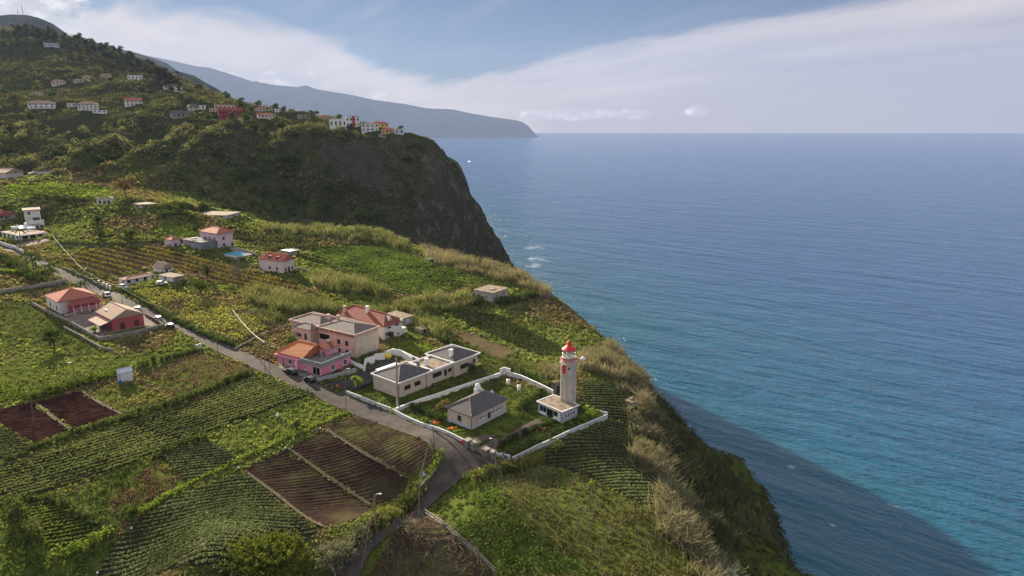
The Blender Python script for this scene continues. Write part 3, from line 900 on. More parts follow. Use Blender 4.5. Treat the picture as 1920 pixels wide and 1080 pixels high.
roadA, roadB = strip('road', [(-30, 452), (0, 468), (60, 494), (108, 519), (150, 538), (185, 553), (215, 567), (246, 581), (300, 604), (345, 627), (390, 651), (445, 677), (480, 693), (530, 716), (595, 747), (650, 772), (730, 802), (780, 820), (813, 838), (822, 858)],
      [(-20, 446), (12, 460), (72, 484), (117, 505), (165, 525), (200, 541), (228, 553), (262, 569), (317, 593), (370, 620), (430, 647), (479, 668), (520, 688), (535, 695), (600, 722), (650, 741), (730, 773), (780, 796), (813, 811), (934, 866)], asph, 'narrow asphalt village road running past the houses', n=160)
strip('road', [(822, 848), (823, 862), (820, 880), (805, 900), (787, 933), (765, 962), (735, 985), (703, 1005), (653, 1040), (612, 1085)], [(934, 866), (920, 874), (900, 880), (880, 888), (863, 903), (803, 953), (783, 975), (755, 990), (722, 1013), (693, 1040), (670, 1095)], asph, 'side lane dropping between the earth bank and the bare vines', dz=.13, n=60)
yard = pmat('dark_yard', (0.05, 0.047, 0.047), .9, .15, .8)
strip('path', [(652, 737), (700, 716), (735, 690), (742, 672)], [(600, 722), (640, 712), (690, 690), (730, 668)], yard, 'dark asphalt forecourt between the pink house and long beige house', dz=.12, n=30, cat='forecourt')
gravel = pmat('garden_path', (0.13, 0.10, 0.085), .95, .15, 1.5)
strip('path', [(892, 846), (930, 822), (985, 795), (1010, 785)], [(905, 852), (945, 832), (1000, 805), (1030, 796)], gravel, 'brown garden path from the gate to the lighthouse annex', dz=.06, n=24, cat='path')
strip('path', [(868, 838), (893, 820), (950, 790), (962, 776)], [(885, 846), (905, 828), (965, 795), (975, 780)], gravel, 'short brown path along the keeper cottage', dz=.05, n=20, cat='path')
paving = pmat('yard_paving', (0.20, 0.165, 0.14), .92, .15, 1.0, stain=.3)
field('pavement', [(187, 634), (132, 606), (104, 592), (150, 590), (200, 580), (272, 592), (304, 611), (268, 621)], ((190, 630), (260, 620)), 'pale paved yard round the maroon house', paving, 3.0, .0, ds=1.0)
field('pavement', [(600, 717), (548, 698), (519, 689), (523, 682), (604, 706)], ((600, 712), (560, 697)), 'narrow paved strip before the pink house', paving, 3.0, .0, ds=1.0)
field('pavement', [(5, 458), (40, 455), (92, 446), (96, 452), (60, 462), (20, 465)], ((20, 460), (80, 452)), 'pale terrace before the white villa', paving, 3.0, .0, ds=1.0)
straw = pmat('footpath_straw', (0.088, 0.070, 0.042), .95, .25, 2.0)
for a, b, lab in [((536, 842), (696, 950), 'straw coloured footpath between the two darker ploughed plots'), ((608, 806), (768, 903), 'straw coloured footpath beside the green-tinged ploughed plot'), ((455, 884), (606, 990), 'straw edge path between the ploughed plot and potato rows'), ((63, 756), (134, 808), 'dry straw path between the two dark red plots'), ((146, 732), (230, 779), 'pale path along the edge of the dark red plot and grass')]:
    strip('path', [a, ((a[0] + b[0]) / 2 - 3, (a[1] + b[1]) / 2 + 3), (b[0] - 1, b[1] + 1)], [(a[0] + 5, a[1] - 2), ((a[0] + b[0]) / 2 + 2, (a[1] + b[1]) / 2 - 1), (b[0] + 4, b[1] - 1)], straw, lab, dz=.27, n=40, cat='path', keep=False, m=3)
# ------------------------------------------------------------------ buildings
WHITE = pmat('white_plaster', (0.66, 0.65, 0.63), .9, .05, .8, stain=.25)
WHITE2 = pmat('white_paint', (0.74, 0.74, 0.74), .8, .04, .8)
BEIGE = pmat('beige_plaster', (0.53, 0.455, 0.385), .92, .06, .7, stain=.22)
CREAM = pmat('cream_plaster', (0.54, 0.45, 0.365), .92, .05, .7, stain=.12)
SALMON = pmat('salmon_plaster', (0.60, 0.425, 0.365), .92, .07, .6, stain=.22)
PINK = pmat('pink_paint', (0.70, 0.245, 0.35), .85, .04, .8, stain=.08)
MAROON = pmat('maroon_paint', (0.40, 0.095, 0.12), .88, .06, .8, stain=.12)
LILAC = pmat('lilac_plaster', (0.60, 0.46, 0.52), .9, .05, .8, stain=.12)
PALEPINK = pmat('pale_pink_plaster', (0.63, 0.52, 0.51), .9, .05, .8, stain=.15)
YELLOW = pmat('yellow_plaster', (0.62, 0.42, 0.13), .9, .06, .8)
CRIMSON = pmat('crimson_plaster', (0.30, 0.035, 0.045), .9, .08, .8)
CONC = pmat('concrete', (0.30, 0.28, 0.255), .95, .14, .9, bump=.2, stain=.35)
CONC_D = pmat('dark_concrete', (0.13, 0.125, 0.12), .95, .2, .9, stain=.3)
GREYW = pmat('grey_paint', (0.24, 0.25, 0.27), .85, .08, .8, stain=.2)
PALEBLUE = pmat('pale_blue_plaster', (0.52, 0.57, 0.62), .9, .05, .8)
STONE = pmat('stone', (0.22, 0.20, 0.18), .95, .25, 2.5, bump=.5, bscale=5)
ROOF_GREY = tilemat('grey_tile', (0.155, 0.145, 0.150), (0.090, 0.086, 0.092), 2.2, .35)
ROOF_SALMON = tilemat('weathered_tile', (0.235, 0.205, 0.190), (0.135, 0.120, 0.118), 1.6, .3)
ROOF_RED = tilemat('red_tile', (0.50, 0.195, 0.135), (0.34, 0.115, 0.08), 2.0, .30)
ROOF_DKRED = tilemat('dark_red_tile', (0.32, 0.10, 0.075), (0.19, 0.06, 0.05), 2.0, .45)
ROOF_ORANGE = tilemat('orange_tile', (0.56, 0.215, 0.09), (0.36, 0.12, 0.05), 2.0, .18)
ROOF_TAN = tilemat('tan_tile', (0.48, 0.345, 0.27), (0.33, 0.225, 0.17), 2.0, .22)
FLATROOF = pmat('flat_roof', (0.26, 0.205, 0.155), .95, .2, .7, stain=.5)
FLATGREY = pmat('grey_deck', (0.17, 0.165, 0.16), .95, .15, .8, stain=.3)
GLASS = pmat('window_glass', (0.018, 0.022, 0.026), .12, .1, 1.0, spec=.6)
SHUTTER = pmat('green_shutter', (0.028, 0.060, 0.052), .7, .1, 2.0)
BLUESH = pmat('blue_shutter', (0.030, 0.048, 0.075), .7, .1, 2.0)
BROWNW = pmat('brown_wood', (0.11, 0.055, 0.035), .8, .2, 3.0)
DARKHOLE = pmat('dark_opening', (0.012, 0.012, 0.013), .9, .1, 1.0)
METALG = pmat('galvanised', (0.42, 0.43, 0.44), .5, .08, 2.0, metal=.6)

class House:
    """local frame: origin at the corner nearest the camera, x along its right-hand face, y along its left-hand face"""
    def __init__(s, name, label, cat, A, At, Bt, Ct, wall, h=None, group=None, maxw=99):
        p = G(*A)
        if h is None:
            # height of At above A: same plan point
            r = ray(*At)
            q = (p[0] * r[0] + p[1] * r[1]) / (r[0] ** 2 + r[1] ** 2)
            h = ZC + r[2] * q - p[2]
            tx, ty = r[0] * q, r[1] * q
            p[0], p[1] = (p[0] + tx) / 2, (p[1] + ty) / 2
        ze = p[2] + h
        a = at_z(*At, ze)[:2]; b = at_z(*Bt, ze)[:2]; c = at_z(*Ct, ze)[:2]
        ex = b - a; ey = c - a
        s.L = np.linalg.norm(ex); W0 = np.linalg.norm(ey)
        ex = ex / s.L; ey = ey / W0
        # square the corner, sharing the error
        ang = math.atan2(ex[1], ex[0]); ang2 = math.atan2(ey[1], ey[0]) - math.pi / 2
        dd = (ang2 - ang + math.pi) % (2 * math.pi) - math.pi
        s.rz = ang + dd * 0.5
        s.W = min(W0, maxw); s.h = h; s.z0 = p[2]
        s.e = empty(name, (a[0], a[1], p[2]), s.rz, label, cat, group)
        s.wall = wall
        cs, sn = math.cos(s.rz), math.sin(s.rz)
        fp = np.array([[x * cs - y * sn + a[0], x * sn + y * cs + a[1]] for x, y in ((-.4, -.4), (s.L + .4, -.4), (s.L + .4, s.W + .4), (-.4, s.W + .4))])
        KEEP.append(fp)
        s.org = a
        PADS.append((a[0], a[1], cs, sn, s.L, s.W, p[2]))
        print('HOUSE', label, 'L %.1f W %.1f h %.1f skew %.0f dist %.0f' % (s.L, s.W, h, math.degrees(dd), a[1]))

    def walls(s, x0=0, x1=None, y0=0, y1=None, h=None, mat=None, name='wall', z0=-2.0):
        return MB().box(x0, s.L if x1 is None else x1, y0, s.W if y1 is None else y1, z0, s.h if h is None else h).build(name, mat or s.wall, s.e)

    def hip(s, mat, x0=0, x1=None, y0=0, y1=None, z=None, rise=1.6, ov=.4, ridge=None, axis=None, gab=(0, 0), name='roof', th=.16, parent=None):
        """hipped / gabled roof; gab marks the (low, high) ends of the ridge as gables"""
        x1 = s.L if x1 is None else x1; y1 = s.W if y1 is None else y1; z = s.h + .02 if z is None else z
        X0, X1, Y0, Y1 = x0 - ov, x1 + ov, y0 - ov, y1 + ov
        if axis is None:
            axis = 'x' if (x1 - x0) >= (y1 - y0) else 'y'
        if axis == 'x':
            half = (Y1 - Y0) / 2; run = half if ridge is None else ridge
            r0 = (X0 + (0 if gab[0] else run), (Y0 + Y1) / 2); r1 = (X1 - (0 if gab[1] else run), (Y0 + Y1) / 2)
        else:
            half = (X1 - X0) / 2; run = half if ridge is None else ridge
            r0 = ((X0 + X1) / 2, Y0 + (0 if gab[0] else run)); r1 = ((X0 + X1) / 2, Y1 - (0 if gab[1] else run))
        c = [(X0, Y0), (X1, Y0), (X1, Y1), (X0, Y1)]
        vs = [(p[0], p[1], z - th) for p in c] + [(p[0], p[1], z) for p in c] + [(r0[0], r0[1], z + rise), (r1[0], r1[1], z + rise)]
        fs = [(3, 2, 1, 0), (0, 1, 5, 4), (1, 2, 6, 5), (2, 3, 7, 6), (3, 0, 4, 7)]
        if axis == 'x':
            fs += [(4, 5, 9, 8), (6, 7, 8, 9), (5, 6, 9), (7, 4, 8)]
        else:
            fs += [(5, 6, 9, 8), (7, 4, 8, 9), (4, 5, 8), (6, 7, 9)]
        ro = MB().add(vs, fs).build(name, mat, parent or s.e)
        # ridge and hip tiles, a hand proud of the slopes
        mb = MB()
        R0 = np.array([*r0, z + rise]); R1 = np.array([*r1, z + rise])
        if np.linalg.norm(R1 - R0) > .3:
            mb.tube([R0 + (0, 0, .03), R1 + (0, 0, .03)], .13, 5)
        for q, ends in ((R0, (0, 3) if axis == 'x' else (0, 1)), (R1, (1, 2) if axis == 'x' else (3, 2))):
            for k in ends:
                mb.tube([np.array([*c[k], z + .03]), q + (0, 0, .03)], .11, 5)
        mb.build('ridge_tiles', RIDGE.get(mat.name, mat), ro)
        return ro

    def gable_wall(s, axis, pos, a0, a1, z, rise, mat=None, th=.22, apex=None):
        """triangular gable: plane x=pos (axis 'x') or y=pos (axis 'y'), from a0 to a1"""
        m = (a0 + a1) / 2 if apex is None else apex
        vs = []
        for d in (0, th):
            for a, zz in ((a0, z), (a1, z), (m, z + rise)):
                vs.append((pos + d, a, zz) if axis == 'x' else (a, pos + d, zz))
        return MB().add(vs, [(0, 1, 2), (5, 4, 3), (0, 3, 4, 1), (1, 4, 5, 2), (2, 5, 3, 0)]).build('gable', mat or s.wall, s.e)

    def flat(s, mat, trim=None, x0=0, x1=None, y0=0, y1=None, z=None, ov=.25, th=.22, name='roof', par=0.0):
        x1 = s.L if x1 is None else x1; y1 = s.W if y1 is None else y1; z = s.h + .01 if z is None else z
        ro = MB().box(x0 - ov, x1 + ov, y0 - ov, y1 + ov, z, z + th).build(name, mat, s.e)
        if trim:
            a, b, c, d = x0 - ov - .12, x1 + ov + .12, y0 - ov - .12, y1 + ov + .12
            mb = MB(); t = .24; zb, zt = z - .06, z + th + max(par, .06)
            mb.box(a, b, c, c + t, zb, zt).box(a, b, d - t, d, zb, zt).box(a, a + t, c + t, d - t, zb, zt).box(b - t, b, c + t, d - t, zb, zt)
            mb.build('fascia', trim, ro)
        return ro

    def op(s, face, u, z, w, h, kind='window', frame=None, pane=None, sill=False, off=0.0, bars=1, parent=None):
        """opening on face R (y = off), L (x = off), B (back, y=W-off), centred at u, sill z"""
        d = .05
        def B(mb, u0, u1, z0, z1, o0, o1):
            if face == 'R': mb.box(u0, u1, off - o1, off - o0, z0, z1)
            elif face == 'L': mb.box(off - o1, off - o0, u0, u1, z0, z1)
            elif face == 'E': mb.box(s.L - off + o0, s.L - off + o1, u0, u1, z0, z1)
            return mb
        fr = frame or WHITE2
        t = min(.12, w * .16)
        mb = MB()
        B(mb, u - w / 2, u - w / 2 + t, z, z + h, -.03, d); B(mb, u + w / 2 - t, u + w / 2, z, z + h, -.03, d)
        B(mb, u - w / 2 + t, u + w / 2 - t, z + h - t, z + h, -.03, d)
        if kind != 'door':
            B(mb, u - w / 2 + t, u + w / 2 - t, z, z + t, -.03, d)
        for k in range(1, bars + 1):
            if bars and w > .7:
                x = u - w / 2 + w * k / (bars + 1)
                B(mb, x - .03, x + .03, z + t, z + h - t, -.03, d)
        if sill:
            B(mb, u - w / 2 - .1, u + w / 2 + .1, z - .09, z - .003, -.03, .14)
        f = mb.build(kind, fr, parent or s.e)
        B(MB(), u - w / 2 + t * .9, u + w / 2 - t * .9, z + (t if kind != 'door' else 0.02), z + h - t * .9, -.04, .025).build('pane' if kind != 'door' else 'leaf_panel', pane or GLASS, f)
        return f

    def chimney(s, x, y, z, w=.6, h=1.2, mat=None, cap=True, parent=None):
        c = MB().box(x - w / 2, x + w / 2, y - w / 2, y + w / 2, z - .8, z + h).build('chimney', mat or s.wall, parent or s.e)
        if cap:
            MB().box(x - w / 2 - .1, x + w / 2 + .1, y - w / 2 - .1, y + w / 2 + .1, z + h + .004, z + h + .14).build('chimney_cap', mat or s.wall, c)
        return c

    def part(s, name, mb, mat, parent=None):
        return mb.build(name, mat, parent or s.e)
RIDGE = {'grey_tile': pmat('pale_ridge', (.28, .24, .22)), 'weathered_tile': pmat('salmon_ridge', (.36, .24, .19)), 'red_tile': pmat('red_ridge', (.55, .26, .19)), 'dark_red_tile': pmat('dkred_ridge', (.40, .15, .11)),
         'orange_tile': pmat('orange_ridge', (.62, .27, .13)), 'tan_tile': pmat('tan_ridge', (.52, .40, .31))}

# ---- keeper's cottage by the lighthouse
h = House('keeper_cottage', 'beige cottage with grey hipped roof inside the white lighthouse wall', 'house', (883.7, 806), (883.7, 779), (956, 750), (835, 765), CREAM)
h.walls()
h.hip(ROOF_GREY, rise=2.3, ov=.55, ridge=h.W * .55)
base = pmat('blue_white_band', (.30, .34, .42), .7, .3, 5, col2=(.60, .62, .66))
h.part('plinth', MB().box(-.05, h.L + .05, -.05, -.002, -1.5, .75).box(-.05, -.002, -.002, h.W + .05, -1.5, .75), base)
h.op('L', h.W * .5, 1.15, 1.25, 1.35, frame=SHUTTER, pane=SHUTTER)
for i in range(4):
    h.op('R', h.L * (.24 + .055 * i), 1.35, .55, 1.05, bars=0, sill=True)
for i in range(6):
    h.op('R', h.L * (.59 + .058 * i), 1.35, .55, 1.05, bars=0, sill=True)
h.op('R', h.L * .50, .0, 1.0, 2.2, 'door', SHUTTER, SHUTTER)
c = h.part('chimney', MB().box(h.L * .86 - .8, h.L * .86 + .8, h.W - .7, h.W + .7, 0, h.h + 1.3), WHITE2)
h.part('chimney_cap', MB().lathe([(.78, h.h + 1.302), (.72, h.h + 2.0), (.45, h.h + 2.5), (.1, h.h + 2.65)], 12, h.L * .86, h.W), WHITE2, c)
h.part('downpipe', MB().tube([(-.09, -.09, 0), (-.09, -.09, h.h)], .07, 6), SHUTTER)

# ---- the long beige house
h = House('long_house', 'long beige house with white fascia band, grey hipped roofs and two white chimneys', 'house', (747.3, 747), (747, 719), (907, 666), (695, 703), BEIGE)
L, Wd, hh = h.L, h.W, h.h
h.walls(0, L * .385, 0, Wd)
h.walls(L * .385 + .005, L * .72, .5, Wd * .85, hh - .3)
h.walls(L * .66, L * .9, -.4, Wd * .2, hh - .01)
h.walls(L * .725, L, .25, Wd * 1.05)
r = h.flat(FLATGREY, WHITE2, 0, L * .385, 0, Wd, ov=.35, th=.15, par=.16)
h.hip(ROOF_GREY, .5, L * .385 - .5, .5, Wd - .5, z=hh + .3, rise=2.0, ov=.3)
h.flat(FLATROOF, WHITE2, L * .39, L * .66, .1, Wd * .86, z=hh - .28, ov=.2, th=.15, par=.42)
h.flat(FLATGREY, WHITE2, L * .665, L, -.15, Wd * 1.05, ov=.35, th=.15, par=.16)
h.hip(ROOF_GREY, L * .665 + .3, L - .5, .4, Wd * 1.05 - .5, z=hh + .3, rise=2.0, ov=.3)
h.chimney(L * .46, Wd * .42, hh, .9, 1.9, WHITE2)
h.chimney(L * .72, Wd * .25, hh + .6, .9, 2.2, WHITE2)
h.chimney(L * .36, Wd * .42, hh + .8, .7, 1.2, CONC)
for x, w in ((.10, 2.1), (.215, 2.1)):
    h.op('R', L * x, 1.55, w, 1.25, frame=SHUTTER, pane=GLASS, bars=2)
h.op('R', L * .47, 1.6, 3.4, 1.3, frame=SHUTTER, pane=GLASS, off=.5, bars=3)
h.op('R', L * .575, 1.0, 1.0, 1.8, frame=SHUTTER, pane=GLASS, off=.5)
h.op('R', L * .63, 1.6, 1.3, 1.1, frame=SHUTTER, pane=GLASS, off=.5)
h.op('R', L * .79, 1.55, 3.0, 1.3, frame=SHUTTER, pane=GLASS, off=-.4, bars=3)
h.op('R', L * .95, 1.4, 1.1, 1.5, frame=SHUTTER, pane=SHUTTER, off=.25)
for x in (0.0, .32, .39):
    h.part('downpipe', MB().tube([(L * x - .1, -.1 if x < .38 else .4, 0), (L * x - .1, -.1 if x < .38 else .4, hh)], .07, 6), SHUTTER)
h.part('gate_wing', MB().box(L * .10, L * .34, Wd + .4, Wd + 2.8, -2, hh - .2), WHITE2)

# ---- pink house by the road
h = House('pink_house', 'bright pink house with orange tiled gable roof and a grey roof terrace', 'house', (603.5, 706), (603.4, 686), (655.5, 664), (519, 664), PINK)
L, Wd = h.L, h.W
t = 2.9
m0 = Wd * .44            # the gabled block starts here along the street
h.walls(0, L, 0, m0, t)
h.walls(L * .05, L * .95, m0 + .004, Wd, t + .9)
tr = h.part('terrace', MB().box(-.15, L + .1, -.2, m0 - .01, t + .004, t + .2), FLATGREY)
par = MB().box(-.3, L + .2, -.3, -.05, t - .25, t + 1.05).box(-.3, -.05, -.05, m0 - .02, t - .25, t + 1.05)
h.part('parapet', par, GREYW, tr)
gz = t + .9; rise = 2.6
h.hip(ROOF_ORANGE, L * .05, L * .95, m0, Wd, z=gz + .05, rise=rise, ov=.45, axis='y', gab=(1, 0), ridge=L * .35)
h.gable_wall('y', m0 - .05, L * .05, L * .95, gz - .2, rise * .93)
h.walls(L * .60, L * .99, m0 - 3.6, m0 - .1, t + 2.0, name='roof_room', z0=t + .21)
lean = MB().add([(L * .55, m0 - 3.9, t + 2.02), (L * 1.04, m0 - 3.9, t + 2.02), (L * 1.04, m0 - .3, t + 2.9), (L * .55, m0 - .3, t + 2.9), (L * .55, m0 - 3.9, t + 2.2), (L * 1.04, m0 - 3.9, t + 2.2), (L * 1.04, m0 - .3, t + 3.08), (L * .55, m0 - .3, t + 3.08)],
                [(0, 3, 2, 1), (4, 5, 6, 7), (0, 1, 5, 4), (1, 2, 6, 5), (2, 3, 7, 6), (3, 0, 4, 7)])
h.part('lean_to_roof', lean, ROOF_DKRED)
for x in (.66, .74, .86, .93):
    h.op('R', L * x, t + 1.0, .75, .75, off=m0 - 3.6, bars=0)
h.op('R', L * .30, t + 1.1, 1.2, 1.5, off=m0 - .05)
h.op('R', L * .45, t + .25, 1.5, 2.3, 'door', WHITE2, GLASS, off=m0 - .05)
h.op('R', L * .37, .6, 1.5, 1.6, sill=True); h.op('R', L * .80, .6, 1.6, 1.7, sill=True)
h.op('L', m0 * .28, 0.1, 3.0, 2.3, 'door', WHITE2, DARKHOLE)
h.op('L', m0 * .80, .8, .9, 1.4, sill=True)
h.op('L', m0 + (Wd - m0) * .50, .9, 1.5, 1.5, off=L * .05, sill=True)
h.op('L', m0 + (Wd - m0) * .78, .1, 1.0, 2.2, 'door', WHITE2, GLASS, off=L * .05)
h.part('porch_column', MB().box(-1.3, -1.0, m0 + .6, m0 + .9, -.5, t + .1), WHITE2)
h.part('porch_roof', MB().box(-.5, L * .045, m0 + .3, Wd + .2, t + .1, t + .5), PINK)
h.part('water_tank', MB().lathe([(.55, t + 2.2), (.62, t + 2.4), (.62, t + 3.4), (.4, t + 3.6)], 12, L * .93, m0 - .5), CONC)
h.part('air_unit', MB().box(L * .5, L * .57, m0 - 2.6, m0 - 1.7, t + .2, t + 1.6), CONC)

# ---- salmon two-storey house: front block and back block
h = House('salmon_house', 'large two-storey salmon house with sagging grey tiled roofs and blank beige end wall', 'house', (665, 672), (664.3, 630), (709.5, 614), (596, 615), SALMON)
L, Wd, hh = h.L, h.W, h.h
h.walls()
h.part('end_wall', MB().box(.3, L - .02, -.09, -.004, -2, hh - .3), BEIGE)
r = h.flat(FLATGREY, SALMON, ov=.4, th=.16, par=.35)
h.hip(ROOF_SALMON, .1, L - .1, .1, Wd - .1, z=hh + .3, rise=1.7, ov=.3)
for y, z in ((.22, 3.3), (.44, 3.3), (.44, .5), (.22, .5)):
    h.op('L', Wd * y, z, 1.25, 1.5, frame=SHUTTER, pane=SHUTTER)
bal = h.part('balcony', MB().box(-.08, .05, Wd * .70, Wd * .98, 3.5, 5.4), DARKHOLE)
h.part('balcony_wall', MB().box(-.2, -.085, Wd * .68, Wd, 2.5, 3.7), SALMON, bal)
h.op('L', Wd * .80, .3, 1.2, 2.1, 'door', SHUTTER, GLASS)
h.part('cornice', MB().box(-.55, -.46, -.5, Wd + .5, hh - .35, hh + .5), pmat('dirty_fascia', (.27, .17, .14), .95, .2, 1.2, stain=.6))
for yy in (0.02, .5):
    h.part('downpipe', MB().tube([(-.1, Wd * yy, 0), (-.1, Wd * yy, hh)], .08, 6), SALMON)
# back block to the left, set back
bx0, bx1, by0, by1 = L * .10, L * 1.0, Wd * 1.03, Wd * 1.9
h.walls(bx0, bx1, by0, by1, hh - .1)
h.flat(FLATGREY, SALMON, bx0, bx1, by0, by1, z=hh - .09, ov=.4, th=.16, par=.35)
h.hip(ROOF_SALMON, bx0 + .1, bx1 - .1, by0 + .1, by1 - .1, z=hh + .2, rise=1.6, ov=.3)
h.walls(bx0 - 3.0, bx0 - .01, by0 + 1.0, by0 + (by1 - by0) * .62, hh - .5, name='wing')
h.hip(ROOF_SALMON, bx0 - 3.0, bx0 + 1.5, by0 + 1.0, by0 + (by1 - by0) * .62, z=hh - .4, rise=1.0, ov=.4)
for y, z in ((.80, 3.4), (.80, .4)):
    h.op('L', by0 + (by1 - by0) * y, z, 1.7, 1.5, frame=SHUTTER, pane=SHUTTER, off=bx0)
h.op('L', by0 + (by1 - by0) * .25, 3.0, 1.0, 2.0, 'door', SHUTTER, GLASS, off=bx0 - 3.0)
h.op('L', by0 + (by1 - by0) * .45, 3.5, 1.6, 1.3, frame=SALMON, pane=DARKHOLE, off=bx0 - 3.0)
h.chimney(L * .62, Wd * 1.15, hh + .4, .9, 1.9, SALMON)
h.chimney(L * .75, Wd * .95, hh + .8, .8, 1.4, SALMON)

# ---- white house with the big red roof
h = House('white_red_roof_house', 'white house under a broad red tiled roof with a dormer, behind the salmon house', 'house', (721, 638), (720, 612), (752, 602), (640, 586), WHITE)
L, Wd, hh = h.L, h.W, h.h
h.walls()
h.hip(ROOF_DKRED, rise=2.9, ov=.5, ridge=L * .55)
dm = h.part('dormer', MB().add([(L * .30, .9, hh + .2), (L * .62, .9, hh + .2), (L * .46, .9, hh + 2.5), (L * .30, 3.6, hh + .9), (L * .62, 3.6, hh + .9), (L * .46, 5.4, hh + 2.5)], [(0, 1, 2), (0, 2, 5, 3), (1, 4, 5, 2), (0, 3, 4, 1), (3, 5, 4)]), WHITE2)
h.op('R', L * .46, hh + .5, .9, 1.2, off=.9, bars=0, parent=dm)
h.chimney(L * .35, Wd * .48, hh + 2.6, .9, 1.5, WHITE2)
h.chimney(L * .1, Wd * .9, hh + 1.2, .9, 1.6, SALMON)
h.op('R', L * .28, hh - 1.2, 1.4, .55, pane=GLASS, frame=DARKHOLE, bars=0); h.op('R', L * .72, hh - 1.0, 1.4, .55, pane=GLASS, frame=DARKHOLE, bars=0)
h.op('R', L * .78, .5, 1.2, .8, pane=GLASS, bars=0)
h.part('stair_block', MB().box(L + .005, L + 2.2, .2, 2.5, -2, hh * .45), WHITE)
h.part('parapet', MB().box(L - .6, L + .3, -.35, .3, hh + .03, hh + .9), WHITE2)

# ---- lesser sheds near it
h = House('flat_shed', 'flat concrete roofed shed with a pale window behind the red roof house', 'shed', (757, 611), (756, 597.5), (772.5, 592), (728, 588), CONC)
h.walls(); h.flat(FLATROOF, None, ov=.35, th=.2)
h.op('R', h.L * .45, .9, 1.6, 1.3, pane=pmat('pale_pane', (.5, .54, .6)), bars=0)
h.op('L', h.W * .3, .2, 1.1, 2.0, 'door', BROWNW, BROWNW)
h = House('garden_shed', 'small mossy roofed hut among bushes between the shed and strip field', 'shed', (790, 627), (789, 619), (811, 613), (779, 613), CONC)
h.walls(); h.flat(pmat('mossy_roof', (.13, .11, .05), .95, .25, 1.5), None, ov=.3, th=.15)
h.op('R', h.L * .3, .1, .9, 1.6, 'door', BROWNW, DARKHOLE)
h = House('block_house', 'unfinished pale concrete block house with a stained flat roof above the cliff', 'house', (925, 568), (924.5, 550), (952, 541), (889, 544), pmat('pale_block', (.44, .41, .385), .92, .08, .8, stain=.4))
h.walls(); h.flat(FLATROOF, None, ov=.4, th=.22)
h.op('R', h.L * .28, 2.0, .8, .8, frame=CONC, pane=DARKHOLE, bars=0); h.op('R', h.L * .75, 2.3, .9, .8, frame=CONC, pane=DARKHOLE, bars=0)
h.op('L', h.W * .35, 1.8, .9, .8, frame=CONC, pane=DARKHOLE, bars=0)
h.op('L', h.W * .72, 1.8, .9, .8, frame=CONC, pane=DARKHOLE, bars=0)
h.op('R', h.L * .55, .2, .9, 1.7, 'door', CONC, WHITE2)
h.part('roof_slab_stub', MB().box(h.L * .3, h.L * .6, h.W * .3, h.W * .5, h.h + .232, h.h + .5), CONC)

# ---- white house group over the road
h = House('white_bungalow', 'low white bungalow with a worn pinkish flat roof beside the vineyard', 'house', (236, 536), (235.5, 525), (296, 516), (217, 522.5), WHITE)
h.walls(); h.hip(pmat('worn_roof', (.38, .25, .19), .95, .15, .8, stain=.5), rise=.7, ov=.4)
for i, x in enumerate((.10, .36, .64, .90)):
    h.op('R', h.L * x, .9, 1.2, 1.5, frame=BLUESH if i < 3 else WHITE2, pane=BLUESH if i < 3 else GLASS)
h.op('L', h.W * .35, .8, 1.1, 1.5, frame=BLUESH, pane=BLUESH)
h.part('plinth', MB().box(-.04, h.L + .04, -.05, -.003, -1.5, .5), PALEBLUE)
h = House('white_cottage', 'little white gabled cottage with a mouldy tile roof behind the bungalow', 'house', (303, 513), (302.8, 504.5), (326, 500.5), (284, 502), WHITE)
h.walls(); h.hip(ROOF_TAN, rise=2.0, ov=.3, axis='y', gab=(1, 1)); h.gable_wall('y', -.02, 0, h.L, h.h - .1, 1.9)
h.op('R', h.L * .42, .3, 1.0, 2.0, 'door', BLUESH, BLUESH); h.op('R', h.L * .68, 1.1, 1.0, 1.1, frame=BLUESH, pane=GLASS)
h = House('white_annex', 'small white flat-roofed annex with concrete side right of the bungalow', 'shed', (324.5, 531), (324.5, 521), (345, 516.5), (298, 516), WHITE)
h.walls(); h.flat(FLATROOF, None, ov=.3, th=.18); h.part('side_wall', MB().box(.02, h.L, -.06, -.004, -1.5, h.h - .05), CONC)
h.op('L', h.W * .55, .8, 1.1, 1.3, frame=BLUESH, pane=BLUESH)

# ---- red-roofed white house and maroon house on the left of the road
h = House('white_hip_house', 'white house with red pyramid roof and a railed porch, left of the road', 'house', (110.4, 590), (109.6, 566), (183, 555), (76, 554.5), WHITE)
L, Wd, hh = h.L, h.W, h.h
h.walls(); h.hip(ROOF_RED, rise=2.6, ov=.5, ridge=Wd * .52)
for y in (.22, .72): h.op('L', Wd * y, .9, 1.2, 1.6, frame=BLUESH, pane=BLUESH)
h.op('L', Wd * .47, 1.3, .8, 1.1)
pr = h.part('porch_roof', MB().add([(1.0, -4.2, hh - 1.35), (L + 2, -4.2, hh - 1.35), (L - 1.5, -.03, hh - .25), (3.2, -.03, hh - .25), (1.0, -4.2, hh - 1.2), (L + 2, -4.2, hh - 1.2), (L - 1.5, -.03, hh - .1), (3.2, -.03, hh - .1)], [(0, 3, 2, 1), (4, 5, 6, 7), (0, 1, 5, 4), (1, 2, 6, 5), (2, 3, 7, 6), (3, 0, 4, 7)]), ROOF_DKRED)
h.part('porch_wall', MB().box(2.5, L, -2.0, -.01, -1.5, hh - 1.4), MAROON)
rl = MB()
for z in (.8, 1.35, 1.9): rl.box(3, L + 1, -3.95, -3.87, z, z + .09)
for i in range(5): rl.box(3 + (L - 2.4) * i / 4, 3.15 + (L - 2.4) * i / 4, -3.98, -3.84, -1, hh - 1.3)
h.part('railing', rl, WHITE2)
h.part('balcony_slab', MB().box(.3, L + 1.2, -4.1, -2.01, -1.5, .3), CONC)
